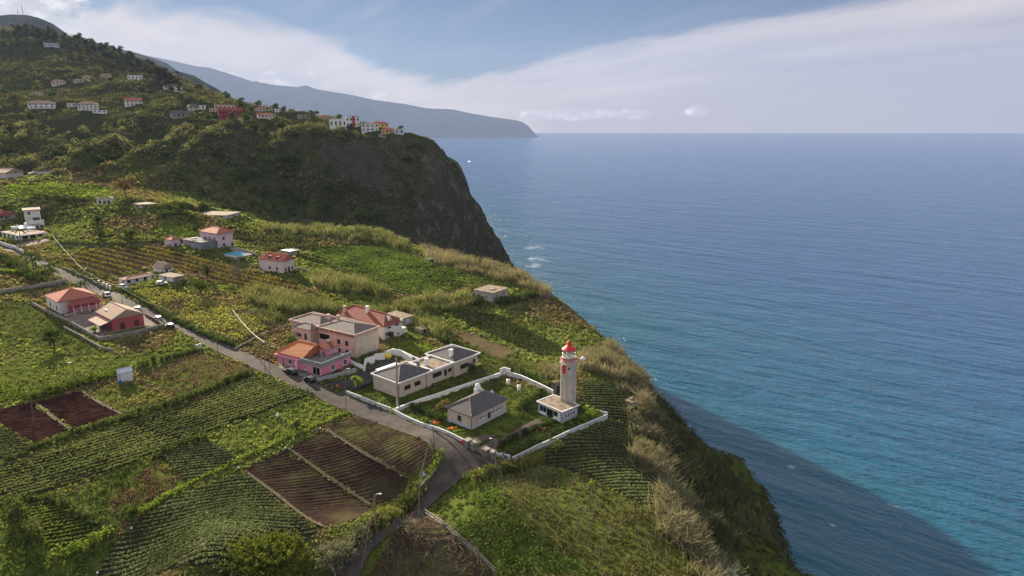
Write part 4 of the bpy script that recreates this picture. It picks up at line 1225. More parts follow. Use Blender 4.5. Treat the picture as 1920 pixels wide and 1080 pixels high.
h = House('maroon_house', 'maroon gabled house with a sunlit tan tile roof beside the road', 'house', (211, 622), (209.6, 599), (270, 588.5), (171, 586), MAROON)
L, Wd, hh = h.L, h.W, h.h
h.walls(); h.hip(ROOF_TAN, rise=2.5, ov=.3, axis='y', gab=(1, 1)); h.gable_wall('y', -.02, 0, L, hh - .1, 2.42)
h.part('verge_board', MB().tube([(-.3, -.33, hh - .1), (L / 2, -.33, hh + 2.45), (L + .3, -.33, hh - .1)], .12, 4), WHITE2)
for x in (.30, .76): h.op('R', L * x, .25, 1.5, 2.1, frame=BROWNW, pane=BROWNW)
pr = h.part('porch_roof', MB().add([(-3.6, .4, hh - 1.6), (-.05, .4, hh - .75), (-.05, Wd * .8, hh - .75), (-3.6, Wd * .8, hh - 1.6), (-3.6, .4, hh - 1.45), (-.05, .4, hh - .6), (-.05, Wd * .8, hh - .6), (-3.6, Wd * .8, hh - 1.45)], [(0, 3, 2, 1), (4, 5, 6, 7), (0, 1, 5, 4), (1, 2, 6, 5), (2, 3, 7, 6), (3, 0, 4, 7)]), ROOF_TAN)
for y in (.6, Wd * .4, Wd * .78): h.part('porch_post', MB().box(-3.5, -3.38, y, y + .12, -1, hh - 1.6), CONC)
h.part('roof_light', MB().box(L * .16, L * .26, Wd * .62, Wd * .78, hh + .7, hh + 1.15), WHITE2)
h = House('white_metal_shed', 'small white sheet-metal shed with ridged roof standing in the meadow', 'shed', (224.5, 719), (223.6, 700.5), (248.5, 696), (215, 696.5), pmat('white_sheet', (.66, .68, .72), .5, .04, 2.0))
h.walls(); h.hip(pmat('pale_sheet', (.50, .54, .62), .45, .05, 2), rise=.75, ov=.1, axis='x', gab=(1, 1))
h.gable_wall('x', -.02, 0, h.W, h.h - .05, .72, th=.1)
h.op('L', h.W * .45, .1, 1.0, 1.9, 'door', GREYW, WHITE2)
h.part('corner_trim', MB().box(-.06, .06, -.06, .06, -.5, h.h), GREYW)

# ---- pink pool house group
h = House('pool_house', 'two-storey lilac pink house with red hipped roof above the swimming pool', 'house', (406.5, 467), (407, 438), (432.5, 433.5), (383, 431.5), LILAC)
L, Wd, hh = h.L, h.W, h.h
h.walls(); h.hip(ROOF_RED, rise=2.0, ov=.7)
for z in (.9, 3.9): h.op('R', L * .38, z, 1.1, 1.3, frame=BLUESH, pane=GLASS)
h.op('R', L * .92, .1, .9, 2.0, 'door', BLUESH, BLUESH)
for y in (.2, .45, .7): h.op('L', Wd * y, 3.2, .9, 2.0, frame=BLUESH, pane=GLASS)
h.part('outside_stair', MB().add([(-.05, Wd * .9, 3.0), (-.05, Wd * .9, 4.0), (-4.2, Wd * .9, 1.0), (-4.2, Wd * .9, 0.0), (-.05, Wd * .6, 3.0), (-.05, Wd * .6, 4.0), (-4.2, Wd * .6, 1.0), (-4.2, Wd * .6, 0.0)], [(0, 1, 2, 3), (7, 6, 5, 4), (0, 4, 5, 1), (1, 5, 6, 2), (2, 6, 7, 3), (3, 7, 4, 0)]), WHITE2)
h = House('pool_pavilion', 'grey flat-roofed pavilion with a glass front joined to the pool house', 'pavilion', (377, 471), (377, 455.5), (404, 451.5), (341, 449), GREYW)
h.walls(); h.flat(FLATGREY, None, ov=.4, th=.25)
for i in range(4): h.op('R', h.L * (.16 + .22 * i), .2, h.L * .2, 2.6, frame=SHUTTER, pane=pmat('pale_glass', (.20, .27, .27), .2, .05, 1))
h.op('L', h.W * .45, .4, 2.2, 2.1, pane=pmat('pale_glass', (.2, .27, .27)))
h.part('solar_tank', MB().tube([(.5, h.W * .55, h.h + .9), (h.L * .45, h.W * .6, h.h + .9)], .32, 10), METALG)
h = House('pink_hut', 'small pink hut with red pyramid roof at the vineyard corner', 'shed', (322, 465), (322, 450), (337, 447.5), (309, 447.5), LILAC)
h.walls(); h.hip(ROOF_RED, rise=1.1, ov=.3)
h.op('L', h.W * .3, .8, .9, 1.0, frame=BLUESH, pane=GLASS); h.op('R', h.L * .4, .1, .9, 1.9, 'door', BLUESH, BLUESH)
pool = [at_z(u, v, 0) for u, v in [(0, 0)]]
pa = G(438, 477)
pc = [at_z(u, v, pa[2] + .45)[:2] for u, v in [(411, 475.5), (440, 470), (466, 475.8), (441, 481)]]
pe = empty('swimming_pool', (pa[0], pa[1], pa[2]), 0, 'turquoise swimming pool on a raised stone terrace', 'pool')
pl_ = [(q[0] - pa[0], q[1] - pa[1]) for q in pc]
ctr = np.mean(pl_, axis=0)
outp = [tuple(ctr + (np.array(q) - ctr) * 1.28) for q in pl_]
inp = [tuple(ctr + (np.array(q) - ctr) * .97) for q in pl_]
MB().prism(outp, -3, .32).build('pool_deck', CONC, pe)
rim = MB()
for i in range(4):
    a, b = pl_[i], pl_[(i + 1) % 4]; c, d = inp[(i + 1) % 4], inp[i]
    rim.prism([a, b, c, d], .325, .46)
rim.build('pool_rim', WHITE2, pe)
MB().prism(inp, .322, .40).build('pool_water', pmat('pool_water', (0.05, 0.36, 0.52), .06, .08, .8, spec=.5), pe)
KEEP.append(np.array(outp) + pa[:2])
h = House('dormer_house', 'white two-storey house with red roof and two small dormers', 'house', (530, 513), (529.5, 490), (549.5, 484.5), (495, 485), PALEPINK)
L, Wd, hh = h.L, h.W, h.h
h.walls(); h.hip(ROOF_RED, rise=2.6, ov=.3, axis='y', gab=(1, 1)); h.gable_wall('y', -.02, 0, L, hh - .1, 2.5)
for y in (.30, .68):
    h.part('dormer', MB().box(.4, L * .35, Wd * y - .7, Wd * y + .7, hh + .3, hh + 1.7), ROOF_RED)
    h.op('L', Wd * y, hh + .5, .9, 1.0, off=.4, frame=BLUESH, pane=GLASS)
    h.op('L', Wd * y, 1.2, 1.0, 1.3, frame=BLUESH, pane=GLASS)
h.op('R', L * .45, hh + .4, 1.0, 1.3, frame=BLUESH, pane=GLASS)
h.op('R', L * .5, .1, 1.0, 2.2, 'door', BLUESH, BLUESH)
for x in (.22, .80): h.op('R', L * x, .9, .8, 1.3, frame=BLUESH, pane=GLASS)
h.walls(1.0, L - .5, Wd + .005, Wd + 3.5, hh - .6, name='rear_wing'); h.hip(ROOF_RED, 1.0, L - .5, Wd + .1, Wd + 3.5, z=hh - .5, rise=1.6, ov=.3, axis='y', gab=(1, 1))
h = House('concrete_shed', 'grey concrete shed with flat metal roof behind the dormer house', 'shed', (543, 480), (543, 472), (564, 468.5), (525, 469.5), CONC)
h.walls(); h.flat(METALG, None, x1=h.L * .5, ov=.2, th=.12); h.op('R', h.L * .75, .4, 1.2, 1.4, frame=CONC, pane=DARKHOLE)
h = House('field_shed', 'tiny shed with a sea-green roof at the edge of the terrace', 'shed', (806, 492), (806, 487), (817, 485), (798, 485.5), STONE)
h.walls(); h.flat(pmat('seagreen_sheet', (.14, .27, .25), .6, .1, 2), None, ov=.2, th=.12); h.op('R', h.L * .5, .1, .9, 1.3, 'door', BROWNW, DARKHOLE)
h = House('stone_hut', 'dark roofless stone hut alone in the bean rows behind the lighthouse', 'hut', (1183.5, 768), (1183.5, 756), (1195.5, 752), (1173, 751), STONE)
h.walls(); h.flat(FLATROOF, None, ov=.15, th=.15); h.op('L', h.W * .5, .2, .8, 1.5, 'door', STONE, DARKHOLE)
h.part('wall_stub', MB().box(h.L * .45, h.L, h.W * .7, h.W, h.h + .165, h.h + .55), CONC)
h = House('dark_hut', 'dark mossy concrete hut tucked behind the lighthouse tower', 'hut', (1041, 739), (1041, 719), (1052, 716), (1033, 716), CONC_D)
h.walls(); h.flat(pmat('mossy_roof', (.13, .11, .05)), None, ov=.12, th=.15)
h.op('R', h.L * .5, .1, 1.1, 2.0, 'door', CONC_D, DARKHOLE)

# ---- older houses towards the hill
h = House('ruined_house', 'long derelict white house with a flat weathered roof below the hillside', 'house', (425, 412), (425, 404.5), (450, 398), (363, 403), pmat('derelict_white', (.50, .48, .45), .95, .1, .6, stain=.6))
h.walls(); h.flat(FLATROOF, None, ov=.4, th=.25)
for i in range(5): h.op('L', h.W * (.14 + .18 * i), .4, 1.3, 1.7, frame=CONC, pane=DARKHOLE)
h.op('R', h.L * .5, 1.0, 1.1, 1.1, frame=CONC, pane=DARKHOLE)
h.part('retaining_wall', MB().box(-4, -3.4, -1, h.W + 1, -5, -.6), STONE)
h = House('tan_flat_house', 'low tan building with a flat slab roof beyond the vegetable plots', 'house', (266, 392), (266, 385), (291, 382), (253, 382), CREAM)
h.walls(); h.flat(FLATROOF, None, ov=.5, th=.3); h.op('R', h.L * .3, .5, 1.4, 1.6, frame=CONC, pane=DARKHOLE); h.op('L', h.W * .5, .3, 1.4, 1.8, 'door', BROWNW, BROWNW)
h = House('tiny_white_house', 'tiny white house with three dark openings and an ochre-trimmed roof', 'house', (180.5, 384.5), (180.5, 373), (208, 372.5), (178.5, 371), WHITE)
h.walls(); h.hip(pmat('ochre_roof', (.26, .23, .13), .95, .2, 1.0), rise=.9, ov=.35)
h.op('R', h.L * .2, .9, 1.1, 1.5, frame=BLUESH, pane=BLUESH); h.op('R', h.L * .5, .2, 1.1, 2.1, 'door', BLUESH, BLUESH); h.op('R', h.L * .78, .9, 1.1, 1.5, frame=BLUESH, pane=BLUESH)
h.part('plinth', MB().box(-.05, h.L + .05, -.06, -.004, -1.5, .35), PALEBLUE)
h = House('white_farmhouse', 'white farmhouse with a long grey roof above the sunny terrace', 'house', (56, 333), (56, 326), (118, 323.5), (54, 321), WHITE, maxw=11)
h.walls(); h.hip(ROOF_GREY, rise=1.6, ov=.6)
for i in range(5): h.op('R', h.L * (.12 + .19 * i), .5, 1.5, 1.6, frame=BLUESH, pane=GLASS)
h.part('verandah', MB().box(-.5, h.L * .55, -2.6, -.6, -1.5, .05), WHITE2)
h = House('pale_gable_house', 'pale pink gabled house with tan roof cut by the left edge, by the farmhouse', 'house', (11, 339), (10.5, 324.5), (35, 322), (-22, 320), PALEPINK, maxw=13)
h.walls(); h.hip(ROOF_TAN, rise=2.4, ov=.4, axis='y', gab=(1, 1)); h.gable_wall('y', -.02, 0, h.L, h.h - .1, 2.3)
h.op('R', h.L * .55, h.h - .6, 1.3, 1.4, frame=BLUESH, pane=GLASS); h.op('R', h.L * .3, .6, 1.2, 1.4, frame=BLUESH, pane=GLASS); h.op('R', h.L * .7, .6, 1.2, 1.4, frame=BLUESH, pane=GLASS)
h = House('white_villa', 'rambling white villa with low tan roof and arcaded windows by the road', 'house', (37, 452), (37, 442), (87, 435.5), (3, 431.5), WHITE, maxw=22)
h.walls(); h.hip(ROOF_TAN, rise=.9, ov=.25)
h.part('fascia', MB().box(-.3, h.L + .3, -.34, -.27, h.h - .25, h.h + .1).box(-.34, -.27, -.3, h.W + .3, h.h - .25, h.h + .1), WHITE2)
h.part('roof_terrace', MB().box(h.L * .45, h.L, h.W * .55, h.W + 3, h.h + .5, h.h + 1.6), WHITE2)
h.chimney(h.L * .8, h.W * .8, h.h + 1.4, 1.0, 2.0, WHITE2)
for i in range(4): h.op('L', h.W * (.14 + .23 * i), .7, 1.7, 1.5, frame=BLUESH, pane=GLASS)
for i in range(3): h.op('R', h.L * (.18 + .28 * i), .6, 2.4, 1.6, frame=BLUESH, pane=GLASS, bars=2)
h = House('white_cube_house', 'white two-storey house with tan roof edge behind the villa', 'house', (44, 417), (44, 395), (74, 393.5), (30, 389), WHITE, maxw=11)
h.walls(); h.flat(FLATROOF, ROOF_TAN, ov=.3, th=.2); h.op('R', h.L * .7, .8, 3.0, 1.3, frame=BLUESH, pane=GLASS, bars=2)
h.op('R', h.L * .3, 3.8, 1.2, 1.4, frame=BLUESH, pane=GLASS)
h.part('terrace_wall', MB().box(h.L * .2, h.L * 1.15, -3, -2.7, -2, 1.0), WHITE2)
h = House('red_roof_house', 'white house with broad dark red roof at the left edge by the villa', 'house', (-2, 413), (-2, 405), (25, 401.5), (-30, 396), WHITE, maxw=14)
h.walls(); h.hip(ROOF_DKRED, rise=2.4, ov=.6); h.op('R', h.L * .5, .8, 3.4, 1.0, pane=GLASS, bars=3)
h.op('R', h.L * .15, .6, 1.2, 1.5, frame=BLUESH, pane=BLUESH)

h = House('white_garage', 'small white flat-roofed outbuilding between the villa and the white two-storey house', 'house', (62, 431), (62, 423.5), (82, 421), (47, 420), WHITE2, maxw=9)
h.walls(); h.flat(FLATROOF, WHITE2, ov=.2, th=.18); h.op('R', h.L * .3, .2, 1.8, 2.0, 'door', BLUESH, BLUESH); h.op('R', h.L * .75, .8, 1.3, 1.2, frame=BLUESH, pane=GLASS)
# ---- hillside and headland houses: (u of centre, v of foot, width px, height px, wall, roof, roof kind, storeys, yaw, label)
far = [
 (76, 203, 36, 12, WHITE, ROOF_TAN, 'hip', 2, .10, 'white two-storey house with a row of dark windows among hillside shrubs'),
 (163, 206, 28, 14, WHITE, ROOF_TAN, 'hip', 3, .05, 'tall white house stepping down the hillside in three levels'),
 (186, 212, 20, 5, WHITE2, FLATGREY, 'flat', 1, .05, 'low white terrace block at the foot of the stepped white house'),
 (133, 200, 13, 6, WHITE, FLATROOF, 'flat', 1, .2, 'very small white flat-roofed hut left of the stepped white house'),
 (248, 198, 24, 13, WHITE, ROOF_RED, 'gable', 2, .35, 'white house with red gabled roof alone in mid hillside'),
 (256, 149, 27, 7, WHITE2, FLATROOF, 'flat', 1, -.05, 'long low white house high up under the dark woods'),
 (322, 170, 28, 11, WHITE, ROOF_GREY, 'hip', 2, .3, 'white house with grey roof on the skyline by the dark spur'),
 (108, 160, 19, 9, PALEPINK, ROOF_TAN, 'hip', 2, .3, 'pale pink house high on the left hillside'),
 (147, 154, 16, 5, CREAM, ROOF_TAN, 'hip', 1, .1, 'small cream house right of the pale pink house'),
 (361, 208, 16, 12, CREAM, ROOF_GREY, 'hip', 2, .4, 'cream house with grey roof joined by a white neighbour'),
 (376, 205, 15, 7, WHITE2, FLATROOF, 'flat', 1, .1, 'white box house against the cream one'),
 (338, 220, 34, 11, CONC, ROOF_GREY, 'gable', 1, .5, 'grey farm building with a broad grey roof among hedges'),
 (420, 206, 34, 9, CREAM, ROOF_TAN, 'flat', 1, .1, 'cream flat-roofed house behind the crimson house'),
 (430, 220, 40, 17, CRIMSON, ROOF_DKRED, 'gable', 2, .25, 'big crimson red house on the hillside'),
 (197, 144, 16, 5, CREAM, ROOF_TAN, 'hip', 1, .1, 'small cream house left of the long low white house under the woods'),
 (162, 148, 14, 6, SALMON, ROOF_TAN, 'hip', 1, .2, 'little salmon house in the cluster below the upper woods'),
 (398, 209, 11, 6, CREAM, FLATROOF, 'flat', 1, .1, 'small cream hut left of the big crimson house'),
 (95, 87, 20, 5, PALEBLUE, METALG, 'flat', 1, .3, 'pale shed roof glinting high in the upper woods'),
 (70, 178, 13, 5, PALEPINK, FLATROOF, 'flat', 1, .2, 'tiny pinkish hut above the white two-storey house'),
 (306, 141, 10, 4, WHITE2, FLATROOF, 'flat', 1, 0, 'speck of a white house at the end of the wooded crest'),
 (493, 208, 28, 8, WHITE, ROOF_RED, 'hip', 1, .2, 'white bungalow with a red roof below the ridge trees'),
 (497, 220, 30, 8, PALEPINK, ROOF_RED, 'hip', 1, .25, 'pinkish bungalow with red roof just under the white bungalow'),
 (519, 210, 7, 6, WHITE2, FLATROOF, 'flat', 1, 0, 'tiny white box beside the white bungalow'),
 (568, 222, 22, 7, CONC, FLATROOF, 'flat', 1, .1, 'grey concrete shell on the ridge above the gully'),
 (610, 224, 26, 8, PALEPINK, ROOF_RED, 'hip', 1, .15, 'pink house with red hipped roof at the start of the headland hamlet'),
 (633, 238, 31, 14, WHITE2, WHITE2, 'flat', 1, .08, 'plain white cubic house on the headland'),
 (661, 238, 25, 19, PALEBLUE, FLATGREY, 'flat', 2, .12, 'pale blue-grey block with a dark red stair panel on the headland'),
 (693, 246, 32, 14, WHITE, FLATROOF, 'flat', 2, .1, 'long white house with two big windows on the headland'),
 (712, 238, 30, 10, YELLOW, ROOF_RED, 'hip', 1, .1, 'yellow house with wide red roof at the back of the hamlet'),
 (727, 250, 27, 10, YELLOW, ROOF_RED, 'hip', 1, .18, 'yellow house with red roof and a windowed front at the headland edge'),
 (748, 251, 17, 9, PALEBLUE, FLATGREY, 'flat', 1, .15, 'pale blue-white block last in the row on the headland'),
 (716, 257, 14, 6, CONC, CONC, 'flat', 1, .1, 'concrete garage below the yellow headland house'),
]
for (u, v, wp, hp, wall, roof, kind, st, yaw, lab) in far:
    p = G(u, v)
    if p[1] > 1150 * US:
        p = at_y(u, v, 460)
    dep = np.linalg.norm(p - np.array([0, 0, ZC]))
    k = dep / FPX / 1.05
    Wm, Hm = wp * k, hp * k
    D = min(max(Wm * .6, 4.0), 9.0)
    e = empty('hillside_house', (p[0], p[1] + D * .3, p[2] - .2), yaw + math.atan2(-p[0], p[1]) * .6, lab, 'house', 'houses on the hillside and headland')
    cs = Wm / 2
    rise = 0 if kind == 'flat' else Hm * .32
    wh = Hm - rise
    MB().box(-cs, cs, -D / 2, D / 2, -3, wh).build('wall', wall, e)
    hs = House.__new__(House); hs.e = e; hs.L = Wm; hs.W = D; hs.h = wh; hs.wall = wall
    if kind == 'flat':
        MB().box(-cs - .2, cs + .2, -D / 2 - .2, D / 2 + .2, wh + .01, wh + .3).build('roof', roof, e)
    else:
        hs.hip(roof, -cs, cs, -D / 2, D / 2, z=wh + .02, rise=rise, ov=.45, axis='x', gab=(1, 1) if kind == 'gable' else (0, 0))
        if kind == 'gable':
            hs.gable_wall('x', -cs - .02, -D / 2, D / 2, wh - .1, rise * .95); hs.gable_wall('x', cs - .2, -D / 2, D / 2, wh - .1, rise * .95)
    nw = max(1, min(5, int(Wm / 3.0)))
    for s_ in range(st):
        for i in range(nw):
            x = -cs + Wm * (i + .5) / nw
            zb = wh * s_ / st + wh / st * .25
            hs.op('R', x, zb, min(1.5, Wm / nw * .5), wh / st * .5, off=-D / 2, frame=BLUESH if (i + s_) % 3 else WHITE2, pane=GLASS, bars=0)
    if 'red stair' in lab:
        MB().box(-cs * .1, cs * .25, -D / 2 - .35, -D / 2 - .055, -1, wh + .6).build('stair_panel', CRIMSON, e)
    KEEP.append(np.array([[p[0] - cs - 4, p[1] - 15], [p[0] + cs + 4, p[1] - 15], [p[0] + cs + 2, p[1] + D], [p[0] - cs - 2, p[1] + D]]))
# ------------------------------------------------------------------ lighthouse
def zat(p, v, u=None):
    """height at plan point p seen at photo row v"""
    lo, hi = -100.0, 400.0
    for _ in range(60):
        m = (lo + hi) / 2
        dxy = p[1]; dz = m - ZC
        f = dxy * cP - dz * sP; up = dxy * sP + dz * cP
        vv = 540 - FPX * up / f
        if vv > v: lo = m
        else: hi = m
    return lo
RED = pmat('red_paint', (0.55, 0.022, 0.035), .55, .06, 1.5, spec=.4)
TOWERC = pmat('tower_concrete', (0.53, 0.485, 0.435), .92, .10, .5, bump=.15, stain=.35)
h = House('lighthouse', 'grey octagonal lighthouse with red lantern roof and low white annex at its foot', 'lighthouse', (1053.6, 793), (1054.3, 772), (1088, 763), (1002, 757), WHITE2)
L, Wd, hh = h.L, h.W, h.h
h.walls(name='annex')
h.flat(FLATROOF, WHITE2, ov=.3, th=.16, name='annex_roof')
tile = bpy.data.materials.new('blue_tile_quoins'); tile.use_nodes = True
N = NT(tile.node_tree); tcx = N.new('ShaderNodeTexCoord').outputs['Object']
ck = N.new('ShaderNodeTexChecker'); N.put(ck.inputs[0], tcx); ck.inputs['Scale'].default_value = 2.6
ck.inputs[1].default_value = (.62, .63, .65, 1); ck.inputs[2].default_value = (.09, .11, .17, 1)
N.put(N.n['Principled BSDF'].inputs['Base Color'], ck.outputs[0])
tm = MB().box(-.05, .7, -.06, -.003, -.6, hh - .25).box(-.06, -.003, -.02, .7, -.6, hh - .25).box(L - .7, L + .05, -.06, -.003, -.6, hh - .25).box(-.06, -.003, Wd - .6, Wd + .03, -.6, hh - .25)
tm.box(.71, L - .71, -.055, -.003, -.6, .75).box(.71, L - .71, -.055, -.003, 2.05, hh - .3).box(-.055, -.003, .71, Wd - .61, -.6, .12)
h.part('tile_band', tm, tile)
for i in range(4): h.op('R', L * (.24 + .175 * i), .78, .95, 1.25, off=-.005, frame=WHITE2)
h.op('L', Wd * .27, .9, 1.7, 1.5, pane=GLASS, bars=0); h.op('L', Wd * .80, .75, 2.6, 1.75, pane=GLASS, bars=1)
h.op('L', Wd * .51, .05, 1.2, 2.2, 'door', SHUTTER, DARKHOLE); h.op('L', Wd * .41, .3, .7, 2.0, frame=SHUTTER, pane=GLASS, bars=0); h.op('L', Wd * .60, .3, .7, 2.0, frame=SHUTTER, pane=GLASS, bars=0)
tp = G(1064.5, 770)
rzi = mathutils.Matrix.Rotation(-h.rz, 3, 'Z')
tl = rzi @ mathutils.Vector((tp[0] - h.e.location.x, tp[1] - h.e.location.y, 0))
tx, ty = tl.x, tl.y
Z = lambda v: zat(tp, v) - h.e.location.z
rad = 13.7 / FPX * math.hypot(tp[1], ZC - 6) / 1.0
zg = Z(681)
sh = MB().lathe([(rad * 1.06, -1), (rad * 1.06, .5), (rad, .7), (rad * .97, zg)], 8, tx, ty, math.pi / 8)
h.part('tower', sh, TOWERC)
rb = MB()
for k in range(8):
    a = math.pi / 8 + k * math.pi / 4
    cx, cy = tx + rad * .985 * math.cos(a), ty + rad * .985 * math.sin(a)
    rb.lathe([(.30, .7), (.27, zg - .25)], 6, cx, cy, a)
h.part('pilasters', rb, TOWERC)
gal = h.part('gallery', MB().lathe([(rad * .98, zg + .005), (rad * 1.2, zg + .22), (rad * 1.2, zg + .42)], 16, tx, ty), TOWERC)
rl = MB()
for k in range(16):
    a = 2 * math.pi * k / 16; r1 = rad * 1.16
    rl.box(tx + r1 * math.cos(a) - .04, tx + r1 * math.cos(a) + .04, ty + r1 * math.sin(a) - .04, ty + r1 * math.sin(a) + .04, zg + .42, zg + 1.45)
for zz in (.9, 1.45):
    rl.tube([(tx + rad * 1.16 * math.cos(2 * math.pi * k / 16), ty + rad * 1.16 * math.sin(2 * math.pi * k / 16), zg + zz) for k in range(17)], .032, 4, cap=False)
h.part('railing', rl, RED, gal)
zd = Z(668.5)
dr = h.part('drum', MB().lathe([(rad * .93, zg + .425), (rad * .93, zd - .15), (rad * .98, zd - .14), (rad * .98, zd)], 16, tx, ty), TOWERC)
h.part('drum_band', MB().lathe([(rad * .99, zd - .34), (rad * .99, zd - .16)], 16, tx, ty), RED, dr)
zl = Z(655)
gm = bpy.data.materials.new('lantern_glass'); gm.use_nodes = True
N = NT(gm.node_tree); N.n.remove(N.n['Principled BSDF'])
g1 = N.new('ShaderNodeBsdfGlossy'); g1.inputs['Roughness'].default_value = .08; g1.inputs[0].default_value = (.8, .85, .9, 1)
t1 = N.new('ShaderNodeBsdfTransparent'); ms = N.new('ShaderNodeMixShader'); ms.inputs[0].default_value = .22
N.l.new(t1.outputs[0], ms.inputs[1]); N.l.new(g1.outputs[0], ms.inputs[2]); N.l.new(ms.outputs[0], N.n['Material Output'].inputs[0])
lan = h.part('lantern_glass', MB().lathe([(rad * .86, zd + .01), (rad * .86, zl)], 16, tx, ty), gm)
bars = MB()
for k in range(12):
    a = 2 * math.pi * k / 12
    bars.tube([(tx + rad * .885 * math.cos(a), ty + rad * .885 * math.sin(a), zd), (tx + rad * .885 * math.cos(a), ty + rad * .885 * math.sin(a), zl)], .04, 4)
for zz in (zd + .08, (zd + zl) / 2, zl - .05):
    bars.tube([(tx + rad * .89 * math.cos(2 * math.pi * k / 16), ty + rad * .89 * math.sin(2 * math.pi * k / 16), zz) for k in range(17)], .045, 4, cap=False)
h.part('glazing_bars', bars, METALG, lan)
h.part('lens', MB().lathe([(.22, zd + .02), (.25, zd + .5), (.55, zd + .7), (.62, (zd + zl) / 2), (.5, zl - .55), (.2, zl - .3)], 14, tx, ty), pmat('lens_glass', (.75, .78, .74), .15, .05, 2, spec=.8), lan)
zt = Z(646.5)
dm = h.part('lantern_roof', MB().lathe([(rad * 1.0, zl + .005), (rad * .97, zl + .18), (rad * .58, zl + (zt - zl) * .55), (rad * .34, zl + (zt - zl) * .85), (rad * .30, zt)], 18, tx, ty), RED)
h.part('ball_vent', MB().lathe([(.2, zt + .002), (.5, zt + .2), (.58, zt + .5), (.42, zt + .85), (.1, zt + 1.05), (.05, zt + 1.1), (.03, Z(636))], 12, tx, ty), RED, dm)
vd = np.array([-.55, -.83]); vv = rzi @ mathutils.Vector((vd[0], vd[1], 0))
def facing(az, r, w, th, z0, z1, name, mat):
    d = rzi @ mathutils.Vector((math.sin(az), -math.cos(az), 0)); s_ = mathutils.Vector((-d.y, d.x, 0)); c = mathutils.Vector((tx, ty, 0)) + d * r
    P = [(c - s_ * w - d * th), (c + s_ * w - d * th), (c + s_ * w + d * th), (c - s_ * w + d * th)]
    return h.part(name, MB().prism([(q.x, q.y) for q in P], z0, z1), mat)
facing(-.62, rad * .98, .42, .3, Z(696), Z(682.5), 'red_bay', RED)
facing(-.62, rad * .98, .60, .28, Z(703), Z(696.5), 'bay_corbel', TOWERC)
for a, v0, v1 in ((-.45, 714, 707), (-.45, 741, 733), (-.05, 689, 685)):
    facing(a, rad * .93, .17, .12, Z(v0), Z(v1), 'slit_window', DARKHOLE)
d = rzi @ mathutils.Vector((1, -.2, 0))
br = h.part('dish_bracket', MB().tube([(tx + d.x * rad, ty + d.y * rad, zg + 1.2), (tx + d.x * rad * 1.75, ty + d.y * rad * 1.75, zg + 1.4)], .09, 6), METALG)
h.part('white_dish', MB().lathe([(.1, zg + .95), (.5, zg + 1.05), (.62, zg + 1.4), (.5, zg + 1.8), (.1, zg + 1.95)], 14, tx + d.x * rad * 1.85, ty + d.y * rad * 1.85), WHITE2, br)

# ------------------------------------------------------------------ walls
def wall(px, hgt, th, mat, label, name='wall', cat='wall', cap=None, foot=1.2, zoff=0.0):
    P = GN(px)
    pts = []
    for i in range(len(P) - 1):
        n = max(1, int(np.linalg.norm((P[i + 1] - P[i])[:2]) / 2.0))
        for k in range(n): pts.append(P[i][:2] + (P[i + 1] - P[i])[:2] * k / n)
    pts.append(P[-1][:2]); pts = np.array(pts)
    t = np.gradient(pts, axis=0); t /= np.linalg.norm(t, axis=1, keepdims=True)
    nr = np.column_stack([-t[:, 1], t[:, 0]]) * th / 2
    z = H(pts[:, 0], pts[:, 1]) + zoff
    zs = np.convolve(np.pad(z, 2, 'edge'), np.ones(5) / 5, 'valid')
    o = pts[0]
    def sheet(w, z0, z1):
        mb = MB(); n = len(pts)
        V = []
        for s_, zz in ((-1, z0), (1, z0), (1, z1), (-1, z1)):
            q = pts + nr * s_ * w
            V += [(q[i, 0] - o[0], q[i, 1] - o[1], zs[i] + zz - zs[0]) for i in range(n)]
        F = []
        for a in range(4):
            b = (a + 1) % 4
            F += [(a * n + i, a * n + i + 1, b * n + i + 1, b * n + i) for i in range(n - 1)]
        F += [(0, n, 2 * n, 3 * n)[::-1], (n - 1, 2 * n - 1, 3 * n - 1, 4 * n - 1)]
        return mb.add(V, F)
    w = sheet(1, -foot, hgt).build(name, mat)
    w.location = (o[0], o[1], zs[0])
    tag(w, label, cat)
    if cap:
        sheet(1.15, hgt + .004, hgt + .07).build('coping', cap, w)
    return w
DIRTYW = pmat('wall_white', (.55, .55, .55), .9, .07, .8, stain=.35)
wall([(650, 739), (690, 755), (733, 772)], 1.0, .18, DIRTYW, 'white roadside wall in front of the long beige house', cap=WHITE2)
wall([(737, 774), (790, 800), (872, 834)], 1.0, .18, DIRTYW, 'white roadside wall along the lighthouse garden up to the gate', cap=WHITE2)
wall([(922, 852), (938, 858), (957, 866)], 1.0, .18, DIRTYW, 'short white wall right of the lighthouse gate', cap=WHITE2)
wall([(960, 865), (1005, 844), (1050, 824), (1100, 802), (1139, 785)], 1.1, .18, DIRTYW, 'stained white wall between the garden and the bean rows', cap=WHITE2)
wall([(1139, 784), (1122, 776), (1105, 770)], 1.0, .2, DIRTYW, 'low wall closing the garden corner behind the annex', cap=WHITE2)
wall([(742, 773), (790, 755), (850, 735), (900, 718), (938, 706)], 1.1, .35, WHITE2, 'long white dividing wall between the two gardens', cap=WHITE2)
wall([(950, 705), (975, 711), (1005, 725), (1037, 741)], 1.3, .3, DIRTYW, 'white wall slanting behind the garden towards the tower', cap=WHITE2)
wall([(938, 706), (945, 703), (957, 706)], 2.3, .3, WHITE2, 'taller white gateway block where the garden walls meet', cap=WHITE2)
wall([(655, 681), (668, 688), (684, 697)], 1.5, .25, WHITE2, 'white sloping wall by the pink house yard')
wall([(684, 697), (686, 683), (703, 681)], 2.2, .25, WHITE2, 'white stepped wall, lower step by the forecourt')
wall([(703, 677), (706, 676), (722, 675)], 2.2, .25, WHITE2, 'white stepped wall, upper step by the forecourt')
wall([(722, 672), (735, 667), (750, 668), (772, 683)], 2.2, .25, WHITE2, 'curving white ramp wall behind the long beige house')
